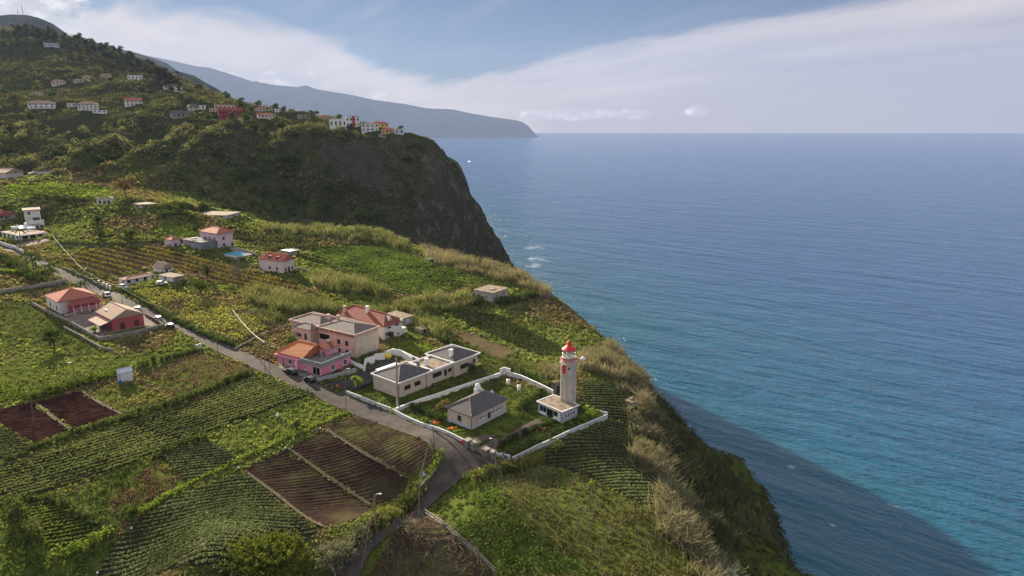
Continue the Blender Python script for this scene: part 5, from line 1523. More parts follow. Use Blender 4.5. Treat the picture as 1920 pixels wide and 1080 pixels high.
wall([(735, 657), (755, 664), (785, 678)], .9, .35, WHITE2, 'second white ramp wall above the curving one')
wall([(594, 717), (630, 708), (668, 698)], 1.2, .25, pmat('grey_render', (.34, .35, .37), .9, .06, .8, stain=.2), 'pale grey wall below the end of the pink house')
wall([(598, 716), (580, 705), (548, 695)], .7, .2, CONC_D, 'low dark kerb wall in front of the pink house')
wall([(0, 552), (60, 543), (122, 531)], 1.7, .3, CONC, 'grey garden wall at the left edge above the red-roofed house')
wall([(188, 640), (150, 618), (128, 606), (95, 590), (62, 572)], 1.3, .25, CONC, 'grey compound wall along the allotment side of the two houses')
wall([(188, 640), (230, 632), (270, 624), (308, 614)], 1.4, .25, CONC, 'grey compound wall under the maroon gable')
wall([(308, 614), (295, 604), (272, 592)], 1.1, .25, CONC, 'grey wall between the maroon house and the parked cars')
wall([(213, 660), (190, 655), (150, 632), (120, 616)], .9, .3, STONE, 'rough stone terrace wall below the compound')
wall([(823, 855), (824, 868), (817, 885), (800, 908), (787, 930)], 1.0, .4, STONE, 'curved stone retaining wall at the road bend', zoff=.0)
wall([(433, 468), (455, 473), (480, 482)], 1.8, .3, CONC, 'concrete wall between the pool terrace and the fields')
wall([(485, 492), (495, 497), (520, 512)], .9, .2, CONC, 'low terrace wall in front of the dormer house')
wall([(551, 505), (565, 506), (580, 512)], 1.3, .2, CONC, 'concrete yard wall right of the dormer house')
wall([(117, 503), (165, 523), (205, 541)], .7, .3, STONE, 'low dark stone wall between vineyard and road')
wall([(105, 463), (160, 464), (230, 462), (300, 461)], 1.0, .3, STONE, 'stone wall under the clipped hedge above the vineyard')
wall([(0, 458), (25, 466), (45, 476)], 1.6, .3, DIRTYW, 'white roadside wall in front of the villa')
wall([(440, 657), (470, 640), (500, 625), (540, 612)], .6, .3, STONE, 'dark dry-stone wall along the track above the pink house')

# gate of the lighthouse garden
for i, (u, v, lab) in enumerate([(877, 839, 'rough stone gate pillar next to the red letter box'), (887, 844, 'second stone gate pillar, left of the iron gate'), (911.5, 856, 'third stone gate pillar, right of the iron gate'), (923, 861, 'last stone gate pillar beside the lamp post')]):
    p = G(u, v)
    e = empty('gate_pillar', tuple(p), .75, lab, 'pillar', 'pillars of the lighthouse gate')
    MB().box(-.62, .62, -.62, .62, -.5, 1.75).build('shaft', STONE, e)
    MB().box(-.74, .74, -.74, .74, 1.754, 1.95).build('cap_stone', CONC, e)
pa, pb = G(890, 846), G(908, 854)
e = empty('gate', tuple(pa), math.atan2(pb[1] - pa[1], pb[0] - pa[0]), 'dark iron gate between the two middle stone pillars', 'gate')
gl = np.linalg.norm((pb - pa)[:2])
gb = MB()
for k in range(int(gl / .18) + 1): gb.box(k * .18, k * .18 + .04, -.02, .02, .05, 1.2)
gb.build('bars', CONC_D, e)
MB().box(0, gl, -.035, .035, .1, .18).box(0, gl, -.035, .035, 1.12, 1.2).build('frame', CONC_D, e)
p = G(869, 834); e = empty('letter_box', (p[0], p[1], p[2]), -.55, 'small red letter box on the end of the white wall', 'letter box')
MB().box(-.25, .25, -.34, -.12, .45, 1.2).build('box', RED, e); MB().box(-.28, .28, -.37, -.12, 1.204, 1.28).build('lid', RED, e); MB().box(-.14, .14, -.36, -.345, 1.0, 1.05).build('slot', DARKHOLE, e)
for u, v, w_, lab in ((942, 858, 1.2, 'dark wheeled bin against the short white wall'), (949, 862, .9, 'smaller dark bin right of the wheeled bin')):
    p = G(u, v); e = empty('rubbish_bin', tuple(p), -.5, lab, 'bin')
    MB().add([(-.36 * w_, -.34, .12), (.36 * w_, -.34, .12), (.36 * w_, .34, .12), (-.36 * w_, .34, .12), (-.46 * w_, -.42, 1.05), (.46 * w_, -.42, 1.05), (.46 * w_, .42, 1.05), (-.46 * w_, .42, 1.05)], [(0, 3, 2, 1), (4, 5, 6, 7), (0, 1, 5, 4), (1, 2, 6, 5), (2, 3, 7, 6), (3, 0, 4, 7)]).build('body', GREYW, e)
    MB().box(-.49 * w_, .49 * w_, -.45, .45, 1.054, 1.14).build('lid', CONC_D, e)
    for sx in (-1, 1): MB().tube([(sx * .4 * w_ - .05, .3, .12), (sx * .4 * w_ + .05, .3, .12)], .12, 8).build('wheel', DARKHOLE, e)

# ------------------------------------------------------------------ poles, lamps, cables
WOODP = pmat('pole_wood', (.20, .165, .135), .9, .15, 2.0)
TOPS = {}
def pole(key, base, top, label, r=.11, lamp=None, arm=False, mat=None, cat='pole', name=None):
    p = G(*base); z = zat(p, top[1]) - p[2]
    rr = ray(*top); q = p[1] / rr[1]; lean = rr[0] * q - p[0]
    e = empty(name or ('street_lamp' if lamp else 'utility_pole'), tuple(p), 0, label, 'street lamp' if lamp else cat)
    MB().tube([(0, 0, -.6), (lean * .5, 0, z * .5), (lean, 0, z)], [r, r * .85, r * .65], 8).build('pole', mat or WOODP, e)
    if lamp:
        a = MB().tube([(lean, 0, z - .3), (lean + lamp * .5, 0, z + .05), (lean + lamp * 1.3, 0, z + .12)], .05, 6).build('arm', METALG, e)
        MB().add([(lean + lamp * 1.2, -.16, z + .02), (lean + lamp * 1.9, -.12, z + .06), (lean + lamp * 1.9, .12, z + .06), (lean + lamp * 1.2, .16, z + .02), (lean + lamp * 1.2, -.14, z + .22), (lean + lamp * 1.9, -.08, z + .16), (lean + lamp * 1.9, .08, z + .16), (lean + lamp * 1.2, .14, z + .22)], [(0, 3, 2, 1), (4, 5, 6, 7), (0, 1, 5, 4), (1, 2, 6, 5), (2, 3, 7, 6), (3, 0, 4, 7)]).build('lamp_head', WHITE2, e)
    if arm:
        MB().box(lean - .7, lean + .7, -.05, .05, z - .45, z - .33).build('cross_arm', WOODP, e)
        for k in (-.6, 0, .6): MB().lathe([(.05, z - .33), (.08, z - .25), (.04, z - .12)], 6, lean + k, 0).build('insulator', WHITE2, e)
    TOPS[key] = np.array([p[0] + lean, p[1], p[2] + z - .1])
    return e
pole('big', (745, 767), (743, 672), 'thick concrete pole standing at the corner of the white walls', r=.30, arm=False, mat=pmat('pole_concrete', (.32, .29, .26), .9, .15, 1.2, stain=.3))
pole('corner', (649, 771), (647, 692), 'street lamp at the forecourt entrance beside the road', r=.10, lamp=.6)
pole('pinkl', (506, 704), (505, 650), 'street lamp at the road left of the pink house', lamp=.6, r=.09)
pole('pinkp', (497, 700), (496, 641), 'wooden pole next to the lamp left of the pink house', arm=True)
pole('bend', (813, 841), (812, 787), 'wooden pole at the road bend by the ploughed plots')
pole('gate', (931, 886), (928, 823), 'street lamp in front of the last gate pillar', lamp=-.6, r=.12)
pole('lane', (785, 972), (787, 891), 'tall plain pole where the lane meets the bare vines', r=.13)
pole('lanel', (705, 1002), (703, 927), 'street lamp on the bank above the side lane', lamp=.6, r=.13)
pole('redf', (63, 797), (57, 737), 'leaning pole in the dark red soil plot')
pole('hedge', (142, 733), (136, 680), 'street lamp by the hedge above the dark red soil', lamp=-.7, r=.10)
pole('road1', (409, 665), (405, 622), 'wooden pole at the roadside above the dried maize')
pole('road2', (160, 545), (156, 505), 'street lamp at the roadside beyond the red pyramid roof', lamp=.6, r=.10)
pole('road3', (230, 573), (227, 537), 'wooden pole beside the parked truck', arm=True)
pole('road4', (304, 608), (302, 574), 'thin pole at the end of the maroon house wall')
pole('hill1', (241, 459), (241, 434), 'pole standing above the vineyard wall')
pole('hill2', (429, 427), (428, 408), 'pole in front of the derelict house')
pole('hill3', (333, 398), (332, 381), 'pole by the hedge left of the derelict house')
pole('back', (974, 707), (973.5, 654), 'thin mast with small crossbar behind the garden wall', arm=True, r=.08)
pole('back2', (744, 588), (744, 559), 'pole among the canes behind the red roof')
pole('back3', (551, 592), (550, 567), 'pole rising behind the salmon house')
pole('gard', (963, 738), (963, 700), 'thin white pole in the lighthouse garden', r=.06)
def cable(a, b, label, sag=.8, r=.035, mat=None, n=14):
    A = TOPS[a] if isinstance(a, str) else np.array(a, float); B = TOPS[b] if isinstance(b, str) else np.array(b, float)
    pts = [(A + (B - A) * t - np.array([0, 0, 4 * sag * t * (1 - t)]) - A) for t in np.linspace(0, 1, n)]
    o = MB().tube(pts, r, 5).build('cable', mat or CABLE)
    o.location = tuple(A)
    return tag(o, label, 'cable')
CABLE = pmat('cable_grey', (.16, .15, .14), .7, .1, 1)
CABLEL = pmat('cable_pale', (.58, .52, .44), .6, .05, 1)
cable('road2', 'road3', 'cable from the lamp beyond the red pyramid roof to the truck pole', mat=CABLEL)
cable('road3', 'road4', 'cable from the truck pole to the thin pole by the maroon wall', mat=CABLEL)
cable('road4', 'road1', 'cable over the road between the maroon wall and the dried maize', r=.03)
cable('road1', 'pinkp', 'cable along the road towards the pink house')
cable('pinkp', 'corner', 'cable passing in front of the pink house')
cable('corner', 'big', 'cable from the forecourt lamp to the thick concrete pole')
p = at_y(436, 580, 176)
TOPS['mid'] = None
pole('mid', (438, 605), (436, 580), 'short pole in the yellow-green plot holding the bright cable')
cable('mid', 'pinkp', 'bright sunlit cable slanting over the yellow-green plot', sag=1.2, r=.10, mat=CABLEL)
p = G(100, 458)
cable((p[0], p[1], p[2] + 4.5), 'road2', 'cable running over the vineyard from the villa', mat=CABLEL, sag=.6, r=.045)
cable('lane', 'bend', 'cable from the lane pole to the pole at the bend', r=.03)
p = G(676, 1078)
cable('lanel', (p[0], p[1], p[2]), 'reddish stay wire from the lane lamp to the ground', sag=.05, r=.05, mat=pmat('rust_wire', (.36, .16, .14), .7, .1, 2))
# road sign
p = G(796, 912); zt = zat(p, 886) - p[2]
e = empty('road_sign', tuple(p), -.4, 'small blue and white road sign on a post at the bend', 'road sign')
MB().tube([(0, 0, -.4), (0, 0, zt)], .05, 8).build('post', METALG, e)
MB().box(-.38, .38, -.1, -.055, zt - .85, zt).build('sign_panel', pmat('sign_blue', (.10, .24, .50), .4, .03, 2), e)
MB().box(-.2, .2, -.115, -.103, zt - .6, zt - .2).build('symbol', WHITE2, e)

# ------------------------------------------------------------------ cars
def car(px, heading, label, paint, L=4.2, Wc=1.75, kind='hatch', cat='car', name='parked_car', sc=1.0):
    p = G(*px)
    e = empty(name, tuple(p + np.array([0, 0, .14])), heading, label, cat)
    hw = Wc / 2; hl = L / 2
    def loft(secs):
        mb = MB(); V = []; F = []
        for x, w, z0, z1 in secs: V += [(x, -w, z0), (x, w, z0), (x, w * .96, z1), (x, -w * .96, z1)]
        for i in range(len(secs) - 1):
            for a in range(4): F.append((i * 4 + a, (i + 1) * 4 + a, (i + 1) * 4 + (a + 1) % 4, i * 4 + (a + 1) % 4))
        F += [(3, 2, 1, 0), tuple(len(V) - 4 + k for k in range(4))]
        return mb.add(V, F)
    if kind == 'truck':
        loft([(-hl, hw * .95, .5, .75), (hl * .2, hw * .95, .5, .75), (hl * .95, hw * .95, .4, .8), (hl, hw * .9, .45, .75)]).build('chassis', CONC_D, e)
        loft([(hl * .15, hw, .76, 2.1), (hl * .62, hw, .76, 2.1), (hl * .92, hw, .76, 1.3), (hl, hw * .95, .8, 1.2)]).build('cab', paint, e)
        loft([(hl * .66, hw * .9, 1.32, 2.0), (hl * .93, hw * .9, 1.32, 1.36)]).build('windscreen', GLASS, e)
        for sg in (-1, 1): MB().box(hl * .25, hl * .6, sg * hw * .985 - .02, sg * hw * .985 + .02, 1.3, 1.95).build('side_window', GLASS, e)
        bd = MB().box(-hl, hl * .1, -hw, hw, .76, .86)
        for y in (-hw, hw - .06): bd.box(-hl, hl * .1, y, y + .06, .863, 1.35)
        bd.box(-hl, -hl + .06, -hw + .063, hw - .063, .863, 1.35).build('load_bed', CONC_D, e)
    else:
        up = {'hatch': .0, 'suv': .22}[kind]
        zb = .92 + up
        loft([(-hl, hw * .86, .45, .80 + up), (-hl * .93, hw * .97, .28, zb), (-hl * .4, hw, .24, zb), (hl * .35, hw, .24, zb - .02), (hl * .80, hw * .96, .26, .80 + up), (hl * .97, hw * .88, .34, .68 + up), (hl, hw * .8, .42, .60 + up)]).build('body', paint, e)
        cb = loft([(-hl * .92, hw * .88, zb, zb + .03), (-hl * .70, hw * .80, zb, zb + .50), (-hl * .1, hw * .80, zb, zb + .56), (hl * .12, hw * .80, zb, zb + .50), (hl * .48, hw * .90, zb - .05, zb)]).build('cabin', GLASS, e)
        loft([(-hl * .74, hw * .80, zb + .49, zb + .53), (-hl * .1, hw * .81, zb + .555, zb + .60), (hl * .13, hw * .78, zb + .50, zb + .53)]).build('roof_panel', paint, e)
        for sg in (-1, 1):
            MB().tube([(-hl * .12, sg * hw * .875, zb), (-hl * .12, sg * hw * .80, zb + .55)], .045, 4).build('pillar', paint, e)
            MB().box(hl * .28, hl * .36, sg * hw * 1.02 - .07, sg * hw * 1.02 + .07, zb + .02, zb + .16).build('mirror', paint, e)
            MB().box(hl * .94, hl * .99, sg * hw * .62 - .17, sg * hw * .62 + .17, .60 + up, .72 + up).build('headlight', pmat('headlight', (.7, .72, .72), .15, .03, 2, spec=.7), e)
            MB().box(-hl * .995, -hl * .93, sg * hw * .72 - .14, sg * hw * .72 + .14, .66 + up, .84 + up).build('tail_light', RED, e)
    for x in (-.62, .62):
        for sg in (-1, 1):
            w = MB().lathe([(.33, -.11), (.34, -.08), (.34, .08), (.33, .11)], 14).build('wheel', pmat('tyre', (.015, .015, .015), .9, .1, 3), e)
            w.location = (x * hl, sg * (hw - .10), .22); w.rotation_euler = (math.pi / 2, 0, 0)
            rm = MB().lathe([(.20, -.115), (.20, .115)], 10).build('rim', METALG, w)
    return e
def dirpx(a, b):
    p, q = G(*a), G(*b)
    return math.atan2(q[1] - p[1], q[0] - p[0])
BLACKP = pmat('black_paint', (.012, .012, .016), .25, .05, 2, spec=.6)
hd = dirpx((600, 735), (480, 682))
car((545, 702), hd, 'black estate car parked in front of the pink house porch', BLACKP, 4.6, 1.8, 'suv')
car((580, 716), dirpx((600, 725), (560, 705)), 'small black car parked at the pink house terrace corner', BLACKP, 4.0, 1.7, 'hatch')
car((319, 615), dirpx((370, 640), (300, 605)), 'dark green car parked below the maroon house wall', pmat('dkgreen_paint', (.02, .04, .035), .3, .05, 2, spec=.6), 4.2)
car((296, 601), dirpx((370, 640), (300, 605)), 'silver car parked behind the dark green one', pmat('silver_paint', (.42, .42, .44), .3, .04, 2, spec=.5, metal=.3), 4.0)
car((257, 583), dirpx((300, 605), (250, 582)), 'pale car half hidden behind the maroon gable', pmat('cream_paint', (.6, .57, .5), .3, .04, 2), 4.2)
car((201, 558), dirpx((185, 551), (215, 565)), 'small truck with white cab and dark load bed on the road', WHITE2, 4.9, 1.8, 'truck', 'truck', 'parked_truck')
car((232, 541), dirpx((215, 543), (250, 540)), 'white car parked against the bungalow corner', WHITE2, 4.0)
car((304, 534), dirpx((290, 534), (320, 532)), 'cream car parked between bungalow and annex', pmat('cream_paint', (.6, .57, .5)), 4.0)

# ------------------------------------------------------------------ small things
p = G(225, 720); e = empty('water_barrel', tuple(p), 0, 'blue plastic barrel at the door of the metal shed', 'barrel')
MB().lathe([(.30, -.1), (.36, .2), (.38, .5), (.36, .8), (.30, .95)], 12).build('barrel_body', pmat('blue_plastic', (.02, .13, .45), .4, .05, 2), e)
MB().lathe([(.32, .952), (.32, 1.0)], 12).build('lid', pmat('blue_plastic', (.02, .13, .45)), e)
p = G(728, 674); e = empty('water_tank', tuple(p), 0, 'round yellow tank on the forecourt by the white ramp wall', 'tank')
MB().lathe([(.5, 0), (.75, .1), (.75, .3)], 14).build('stand', CONC, e)
MB().lathe([(.5, .302), (.95, .6), (1.15, 1.1), (.95, 1.6), (.5, 1.9), (.2, 1.95)], 16).build('tank_body', pmat('yellow_plastic', (.62, .50, .07), .5, .06, 1.5), e, smooth=True)
for u, v, lab in ((247, 994, 'white sack at the end of the potato rows'), (447, 880, 'white sack at the left corner of the ploughed plots'), (535, 843, 'pale sack on the grassy bank at the first straw path'), (600, 806, 'white sack where the second straw path meets the bank'), (520, 782, 'large white sack standing in the sunny lime meadow'), (282, 766, 'white scrap caught in the dark hedge bank'), (183, 1078, 'white sack among the crop rows at the bottom edge')):
    p = G(u, v); rg = np.random.RandomState(int(u)); s_ = 1.1 if u == 520 else .6
    prof = [(.18, -.05), (.30, .08), (.32, .3), (.24, .52), (.10, .62), (.15, .72)]
    o = MB().lathe([(r_ * s_ * 1.2, z_ * s_ + .2) for r_, z_ in prof], 9).build('sack', WHITE2)
    o.location = tuple(p); o.scale = (1, rg.uniform(.7, 1), 1); o.rotation_euler = (.15, .1, rg.uniform(0, 3)); tag(o, lab, 'sack')
p = G(922, 742); e = empty('satellite_dish', (p[0], p[1], p[2]), .4, 'small satellite dish on a post behind the keeper cottage', 'dish')
zz = zat(p, 735) - p[2]
MB().tube([(0, 0, -.3), (0, 0, zz)], .05, 6).build('post', METALG, e)
dd = MB().lathe([(.02, 0), (.35, .05), (.55, .15), (.56, .17)], 14).build('dish_bowl', METALG, e); dd.location = (0, -.05, zz); dd.rotation_euler = (1.0, 0, 0)
for k, (u, v) in enumerate([(186, 533), (195, 537), (201, 540), (207, 543)]):
    p = G(u, v)
    o = MB().box(-.28, .28, -.28, .28, -.5, 1.5).box(-.36, .36, -.36, .36, 1.504, 1.62).build('gate_post', WHITE2); o.location = tuple(p)
    tag(o, ['white gate post nearest the vineyard corner', 'second white gate post of the bungalow drive', 'third white gate post of the bungalow drive', 'white gate post nearest the bungalow'][k], 'post', 'white gate posts of the bungalow')
for u, v, lab in ((370, 655, 'paler meter cabinet at the roadside above the dried maize'), (376, 653, 'second meter cabinet at the roadside'),):
    p = G(u, v); e = empty('meter_cabinet', tuple(p), -.5, lab, 'cabinet'); MB().box(-.35, .35, -.25, .25, -.3, 1.5).build('box', WHITE, e); MB().box(-.28, .28, -.28, -.254, .3, 1.35).build('door', GREYW, e)
for u, v, lab in ((612, 727, 'orange pot left of two others on the forecourt'), (622, 730, 'brown pot in the middle of three on the forecourt'), (633, 728, 'red pot right of two others on the forecourt')):
    p = G(u, v); e = empty('flower_pot', (p[0], p[1], p[2] + .12), 0, lab, 'pot')
    MB().lathe([(.22, 0), (.34, .5), (.38, .52), (.38, .6)], 10).build('pot_body', pmat('terracotta', (.42, .13, .07), .8, .1, 2), e)
    V, F, T = leaves(np.array([[0, 0, .6]]), .35, 30, .2); mesh_np('foliage', V, F, L_FLOWER if 'red' in lab else L_BUSH, e, T)
# stone tables and the garden's little figures behind the long wall
for u, v, lab in ((973, 733, 'white weather box on legs in the lighthouse garden'), (953, 722, 'white basin at the end of the dividing wall')):
    p = G(u, v); e = empty('weather_box', tuple(p), .3, lab, 'weather box')
    for sx in (-.25, .25):
        for sy in (-.25, .25): MB().box(sx - .04, sx + .04, sy - .04, sy + .04, -.2, .9).build('leg', WHITE2, e)
    MB().box(-.4, .4, -.4, .4, .903, 1.6).build('box', WHITE2, e); MB().add([(-.5, -.5, 1.604), (.5, -.5, 1.604), (.5, .5, 1.604), (-.5, .5, 1.604), (0, 0, 1.85)], [(3, 2, 1, 0), (0, 1, 4), (1, 2, 4), (2, 3, 4), (3, 0, 4)]).build('roof', WHITE2, e)
def flowers(px, n, r, mat, label):
    p = G(*px); C = np.array([p + np.array([RNG.normal(0, r), RNG.normal(0, r), .35]) for _ in range(n)])
    V, F, T = leaves(C, .35, 14, .22); tag(mesh_np('flower_bed', V, F, mat, tint=T), label, 'flowers')
flowers((845, 806), 10, .5, L_FLOWER, 'orange-leaved shrub at the left corner of the keeper cottage')
flowers((818, 794), 7, .5, L_FLOWER, 'orange flowers in the shrub border behind the road wall')
flowers((1012, 806), 14, .9, leafmat('mixed_flowers', (.10, .09, .02), (.55, .22, .06), .3), 'mixed flower bed in front of the annex')
flowers((858, 812), 16, .8, L_LIME, 'lime green ring of plants in front of the keeper cottage')
# stakes of the vines
def stakes(P, h0, h1, name, label, group, mat, lean=.12, seed=1):
    rg = np.random.RandomState(seed)
    base = [MB().tube([(0, 0, -.3), (rg.normal(0, .04), 0, .5), (rg.normal(0, lean), rg.normal(0, lean), 1.0)], [.055, .05, .035], 5).build(name, mat) for _ in range(3)]
    used_ = [False] * 3
    for q in P:
        k = rg.randint(3)
        o = base[k] if not used_[k] else base[k].copy()
        if used_[k]: COL.objects.link(o)
        used_[k] = True
        o.location = tuple(q); o.scale = (1, 1, rg.uniform(h0, h1)); o.rotation_euler = (rg.normal(0, lean * .6), rg.normal(0, lean * .6), rg.uniform(0, 6.28))
        tag(o, label, 'stake', group)
    for k in range(3):
        if not used_[k]: bpy.data.objects.remove(base[k])
poly = GN([(905, 902), (1000, 882), (1085, 895), (1190, 945), (1290, 1005), (1330, 1075), (1120, 1075), (1000, 995), (930, 925)])
q = scatter_in(poly, 260)
stakes(onground(q[:150]), 1.6, 3.4, 'vine_stake', 'thin weathered stake among the olive-brown weeds, one of many alike', 'stakes in the weedy vine plot', pmat('stake_wood', (.27, .22, .17), .9, .15, 3), seed=2)
poly2 = GN([(775, 975), (795, 972), (925, 1075), (700, 1075), (725, 1030)])
q = scatter_in(poly2, 110)
stakes(onground(q[:44]), 1.5, 2.8, 'vine_post', 'stout leaning post of the bare vine plot, one of many alike', 'posts of the bare vine plot', pmat('post_wood', (.19, .165, .145), .9, .15, 3), lean=.2, seed=3)
poly3 = GN([(800, 572), (900, 590), (1060, 655), (1110, 640), (1000, 570), (930, 575)])
q = scatter_in(poly3, 160)
stakes(onground(q[:60]), 1.6, 2.8, 'field_stake', 'grey stake in the dark hollow plot, one of many alike', 'stakes in the dark hollow plot', pmat('stake_wood', (.27, .22, .17)), seed=4)
q = scatter_in(poly2, 1500)
B = onground(q)
V, F, T = blades(B, RNG.uniform(.6, 1.9, len(B)), 1.1, .07, RNG.rand(len(B)), curve=.9)
tag(mesh_np('bare_vines', V, F, leafmat('vine_wood', (.060, .045, .036), (.150, .115, .090), .05), tint=T), 'twisted leafless vines on the brown plot by the lane', 'vines', kind='stuff')
# rail-lined straw path beside the bare vines
strip('path', [(790, 966), (830, 992), (880, 1036), (930, 1085)], [(803, 962), (842, 988), (893, 1030), (945, 1082)], straw, 'straw path with a wire fence along the bare vines', dz=.12, n=40, cat='path', m=3)
P = GN([(797, 966), (815, 978), (835, 992), (857, 1011), (880, 1032), (905, 1055), (928, 1078)])
e = empty('wire_fence', tuple(P[0]), 0, 'post and rail fence along the straw path by the bare vines', 'fence')
for k, q in enumerate(P):
    MB().tube([q - P[0] - (0, 0, .3), q - P[0] + (0, 0, 1.5)], .06, 5).build('post', WOODP, e)
for z_ in (.7, 1.3):
    MB().tube([q - P[0] + (0, 0, z_) for q in P], .03, 4).build('wire', METALG, e)
# footpath climbing the headland face
strip('path', [(712, 262), (711, 270), (714, 278), (722, 286), (731, 292), (760, 312)], [(715, 262), (714, 270), (718, 277), (725, 284), (734, 290), (763, 310)], straw, 'pale footpath zigzagging down the headland face', dz=.35, n=30, cat='path', m=3)

p = G(1366, 1092)
e = empty('tank_roof', tuple(p), .3, 'pale grey pointed tank roof poking out of the canes at the bottom edge', 'tank')
MB().lathe([(1.5, -1), (1.5, 1.2)], 14).build('tank_wall', CONC, e)
MB().lathe([(1.75, 1.204), (1.2, 1.9), (.5, 2.5), (.06, 2.8)], 14).build('roof', pmat('grey_sheet', (.36, .38, .41), .6, .08, 1), e)
# ------------------------------------------------------------------ plants
def free(p, pad=True):
    ok = np.ones(len(p), bool)
    for k in KEEP:
        ok &= ~inpoly(p[:, 0], p[:, 1], k)
    return ok
BARK = pmat('bark', (.10, .078, .055), .95, .25, 3.0)
BARKG = pmat('pale_bark', (.22, .19, .16), .95, .2, 3.0)

def tree_proto(name, h, w, mat, n=1600, leaf=.34, trunk=.25, lobes=9, seed=0, base=.3, tall=1.0, bark=None, shell=.5, tvar=.45, squash=.8):
    """tapered trunk with limbs (one part) and a crown of leaf clumps (one part)"""
    rg = np.random.RandomState(seed)
    e = empty(name)
    mb = MB()
    top = np.array([rg.uniform(-.05, .05) * w, rg.uniform(-.05, .05) * w, h * (base + .25)])
    mb.tube([(0, 0, -.6), (0, 0, .25), top * .5 + (0, 0, .1), top], [trunk * 1.35, trunk, trunk * .8, trunk * .6], 7)
    cs = []; rs = []
    for i in range(lobes):
        a = 2 * math.pi * i / lobes * 1.618 * 2 + rg.uniform(-.4, .4)
        rr = w * .5 * rg.uniform(.18, .68) * (1 if i else 0)
        z = h * (base + (1 - base) * rg.uniform(.30, .80) * tall)
        r = w * rg.uniform(.17, .29)
        c = np.array([rr * math.cos(a), rr * math.sin(a), min(z, h - r * .8)])
        cs.append(c); rs.append(r)
        mb.tube([top * rg.uniform(.7, 1.0), (top + c) / 2 + rg.normal(0, .1, 3), c], [trunk * .5, trunk * .3, trunk * .1], 5)
    t = mb.build('trunk', bark or BARK, e)
    cs = np.array(cs); rs = np.array(rs)
    # clumps on the lobes, then leaves round the clumps
    pr = np.repeat(np.arange(lobes), max(3, n // (lobes * 9)))
    d = rg.normal(size=(len(pr), 3)); d /= np.linalg.norm(d, axis=1, keepdims=True)
    d[:, 2] = np.where(d[:, 2] < -.35, -d[:, 2], d[:, 2])
    cc = cs[pr] + d * (rs[pr] * rg.uniform(.55, 1.05, len(pr)))[:, None] * [1, 1, squash]
    V, F, T = leaves(cc, leaf * 1.7, 9, leaf, up=.35, squash=.75, shell=.2, tint=rg.rand(len(cc)), tvar=tvar, rng=rg, lift=False)
    mesh_np('crown', V, F, mat, e, T)
    return e
def put(e, px, label=None, cat=None, group=None, rz=0.0, sc=1.0, dz=0.0, xyz=None):
    p = G(*px) if xyz is None else xyz
    e.location = (p[0], p[1], p[2] + dz)
    e.rotation_euler = (0, 0, rz)
    e.scale = (sc, sc, sc)
    if label: e['label'] = label
    if cat: e['category'] = cat
    if group: e['group'] = group
    return e

# single trees and bushes that the photograph shows one by one
put(tree_proto('tree', 9.6, 13.2, leafmat('laurel_leaf', (.020, .034, .008), (.135, .150, .026), .28), n=9000, leaf=.36, lobes=19, seed=3, base=.08, trunk=.4), (512, 1104), 'large dense dark evergreen tree at the bottom edge beside the potato rows', 'tree')
put(tree_proto('bush', 6.4, 6.8, L_GREY, n=3600, leaf=.26, lobes=13, seed=4, base=.06, trunk=.16), (630, 1078), 'grey-green feathery bush right of the large dark evergreen', 'bush')
put(tree_proto('tree', 4.6, 4.6, leafmat('bronze_leaf', (.050, .042, .020), (.140, .115, .050), .3), n=1100, leaf=.30, seed=5, base=.25), (832, 782), 'bronze-leaved small tree behind the keeper cottage', 'tree')
put(tree_proto('tree', 4.2, 3.4, L_LIME, n=900, leaf=.32, seed=6, base=.3, trunk=.2), (672, 733), 'bushy lime green tree at the forecourt corner of the long house', 'tree')
put(tree_proto('bush', 4.2, 3.6, L_DARK, n=900, leaf=.3, seed=7, base=.05), (884, 705), 'dark creeper bush against the wall of the long beige house', 'bush')
put(tree_proto('cypress', 6.2, 4.0, L_DARK, n=1200, leaf=.3, seed=8, base=.02, tall=1.15, lobes=9, squash=1.3), (389, 524), 'dark conical cypress alone at the end of the vineyard', 'tree')
put(tree_proto('tree', 13, 13, leafmat('brown_leaf', (.065, .050, .026), (.150, .115, .055), .3), n=2000, leaf=.6, seed=9, base=.15), (237, 372), 'broad brownish half-bare tree at the foot of the wooded slope', 'tree')
put(tree_proto('tree', 15, 15, L_BUSH, n=2600, leaf=.65, seed=10, base=.12), (707, 428), 'big spreading green tree at the mouth of the gully', 'tree')
put(tree_proto('tree', 9, 9, L_BUSH, n=1400, leaf=.55, seed=12, base=.1), (675, 418), 'rounded grey-green tree left of the big spreading tree', 'tree')
put(tree_proto('tree', 5.6, 7.4, L_DARK, n=1700, leaf=.34, seed=13, base=.05), (102, 652), 'dark rounded tree below the white red-roofed house', 'tree')
put(tree_proto('bush', 2.8, 2.8, L_LIME, n=700, leaf=.25, seed=14, base=.1), (178, 626), 'round clipped bush in the walled yard of the maroon house', 'bush')
put(tree_proto('tree', 3.6, 2.4, L_OLIVE, n=380, leaf=.26, seed=15, base=.4, trunk=.1), (938, 838), 'thin young tree by the lighthouse gate', 'tree')
put(tree_proto('bush', 4.5, 6.5, L_GREY, n=1500, leaf=.32, seed=16, base=.05), (566, 640), 'pale flowering bush between the pink house and salmon house', 'bush')
put(tree_proto('bush', 3.6, 5.2, L_BUSH, n=1000, leaf=.3, seed=17, base=.05), (548, 652), 'green bush leaning on the pink house', 'bush')
put(tree_proto('bush', 3.0, 3.4, L_DARK, n=700, leaf=.28, seed=18, base=.05), (733, 638), 'leafy red-flowered bush in front of the white red-roofed wall', 'bush')
put(tree_proto('bush', 1.6, 3.2, L_DARK, n=500, leaf=.26, seed=19, base=.03), (557, 803), 'low dark bush in the bright meadow by the road', 'bush')
put(tree_proto('bush', 2.4, 5.0, L_BUSH, n=900, leaf=.3, seed=20, base=.03), (250, 970), 'purplish-green bush at the corner of the brown weed patch', 'bush')
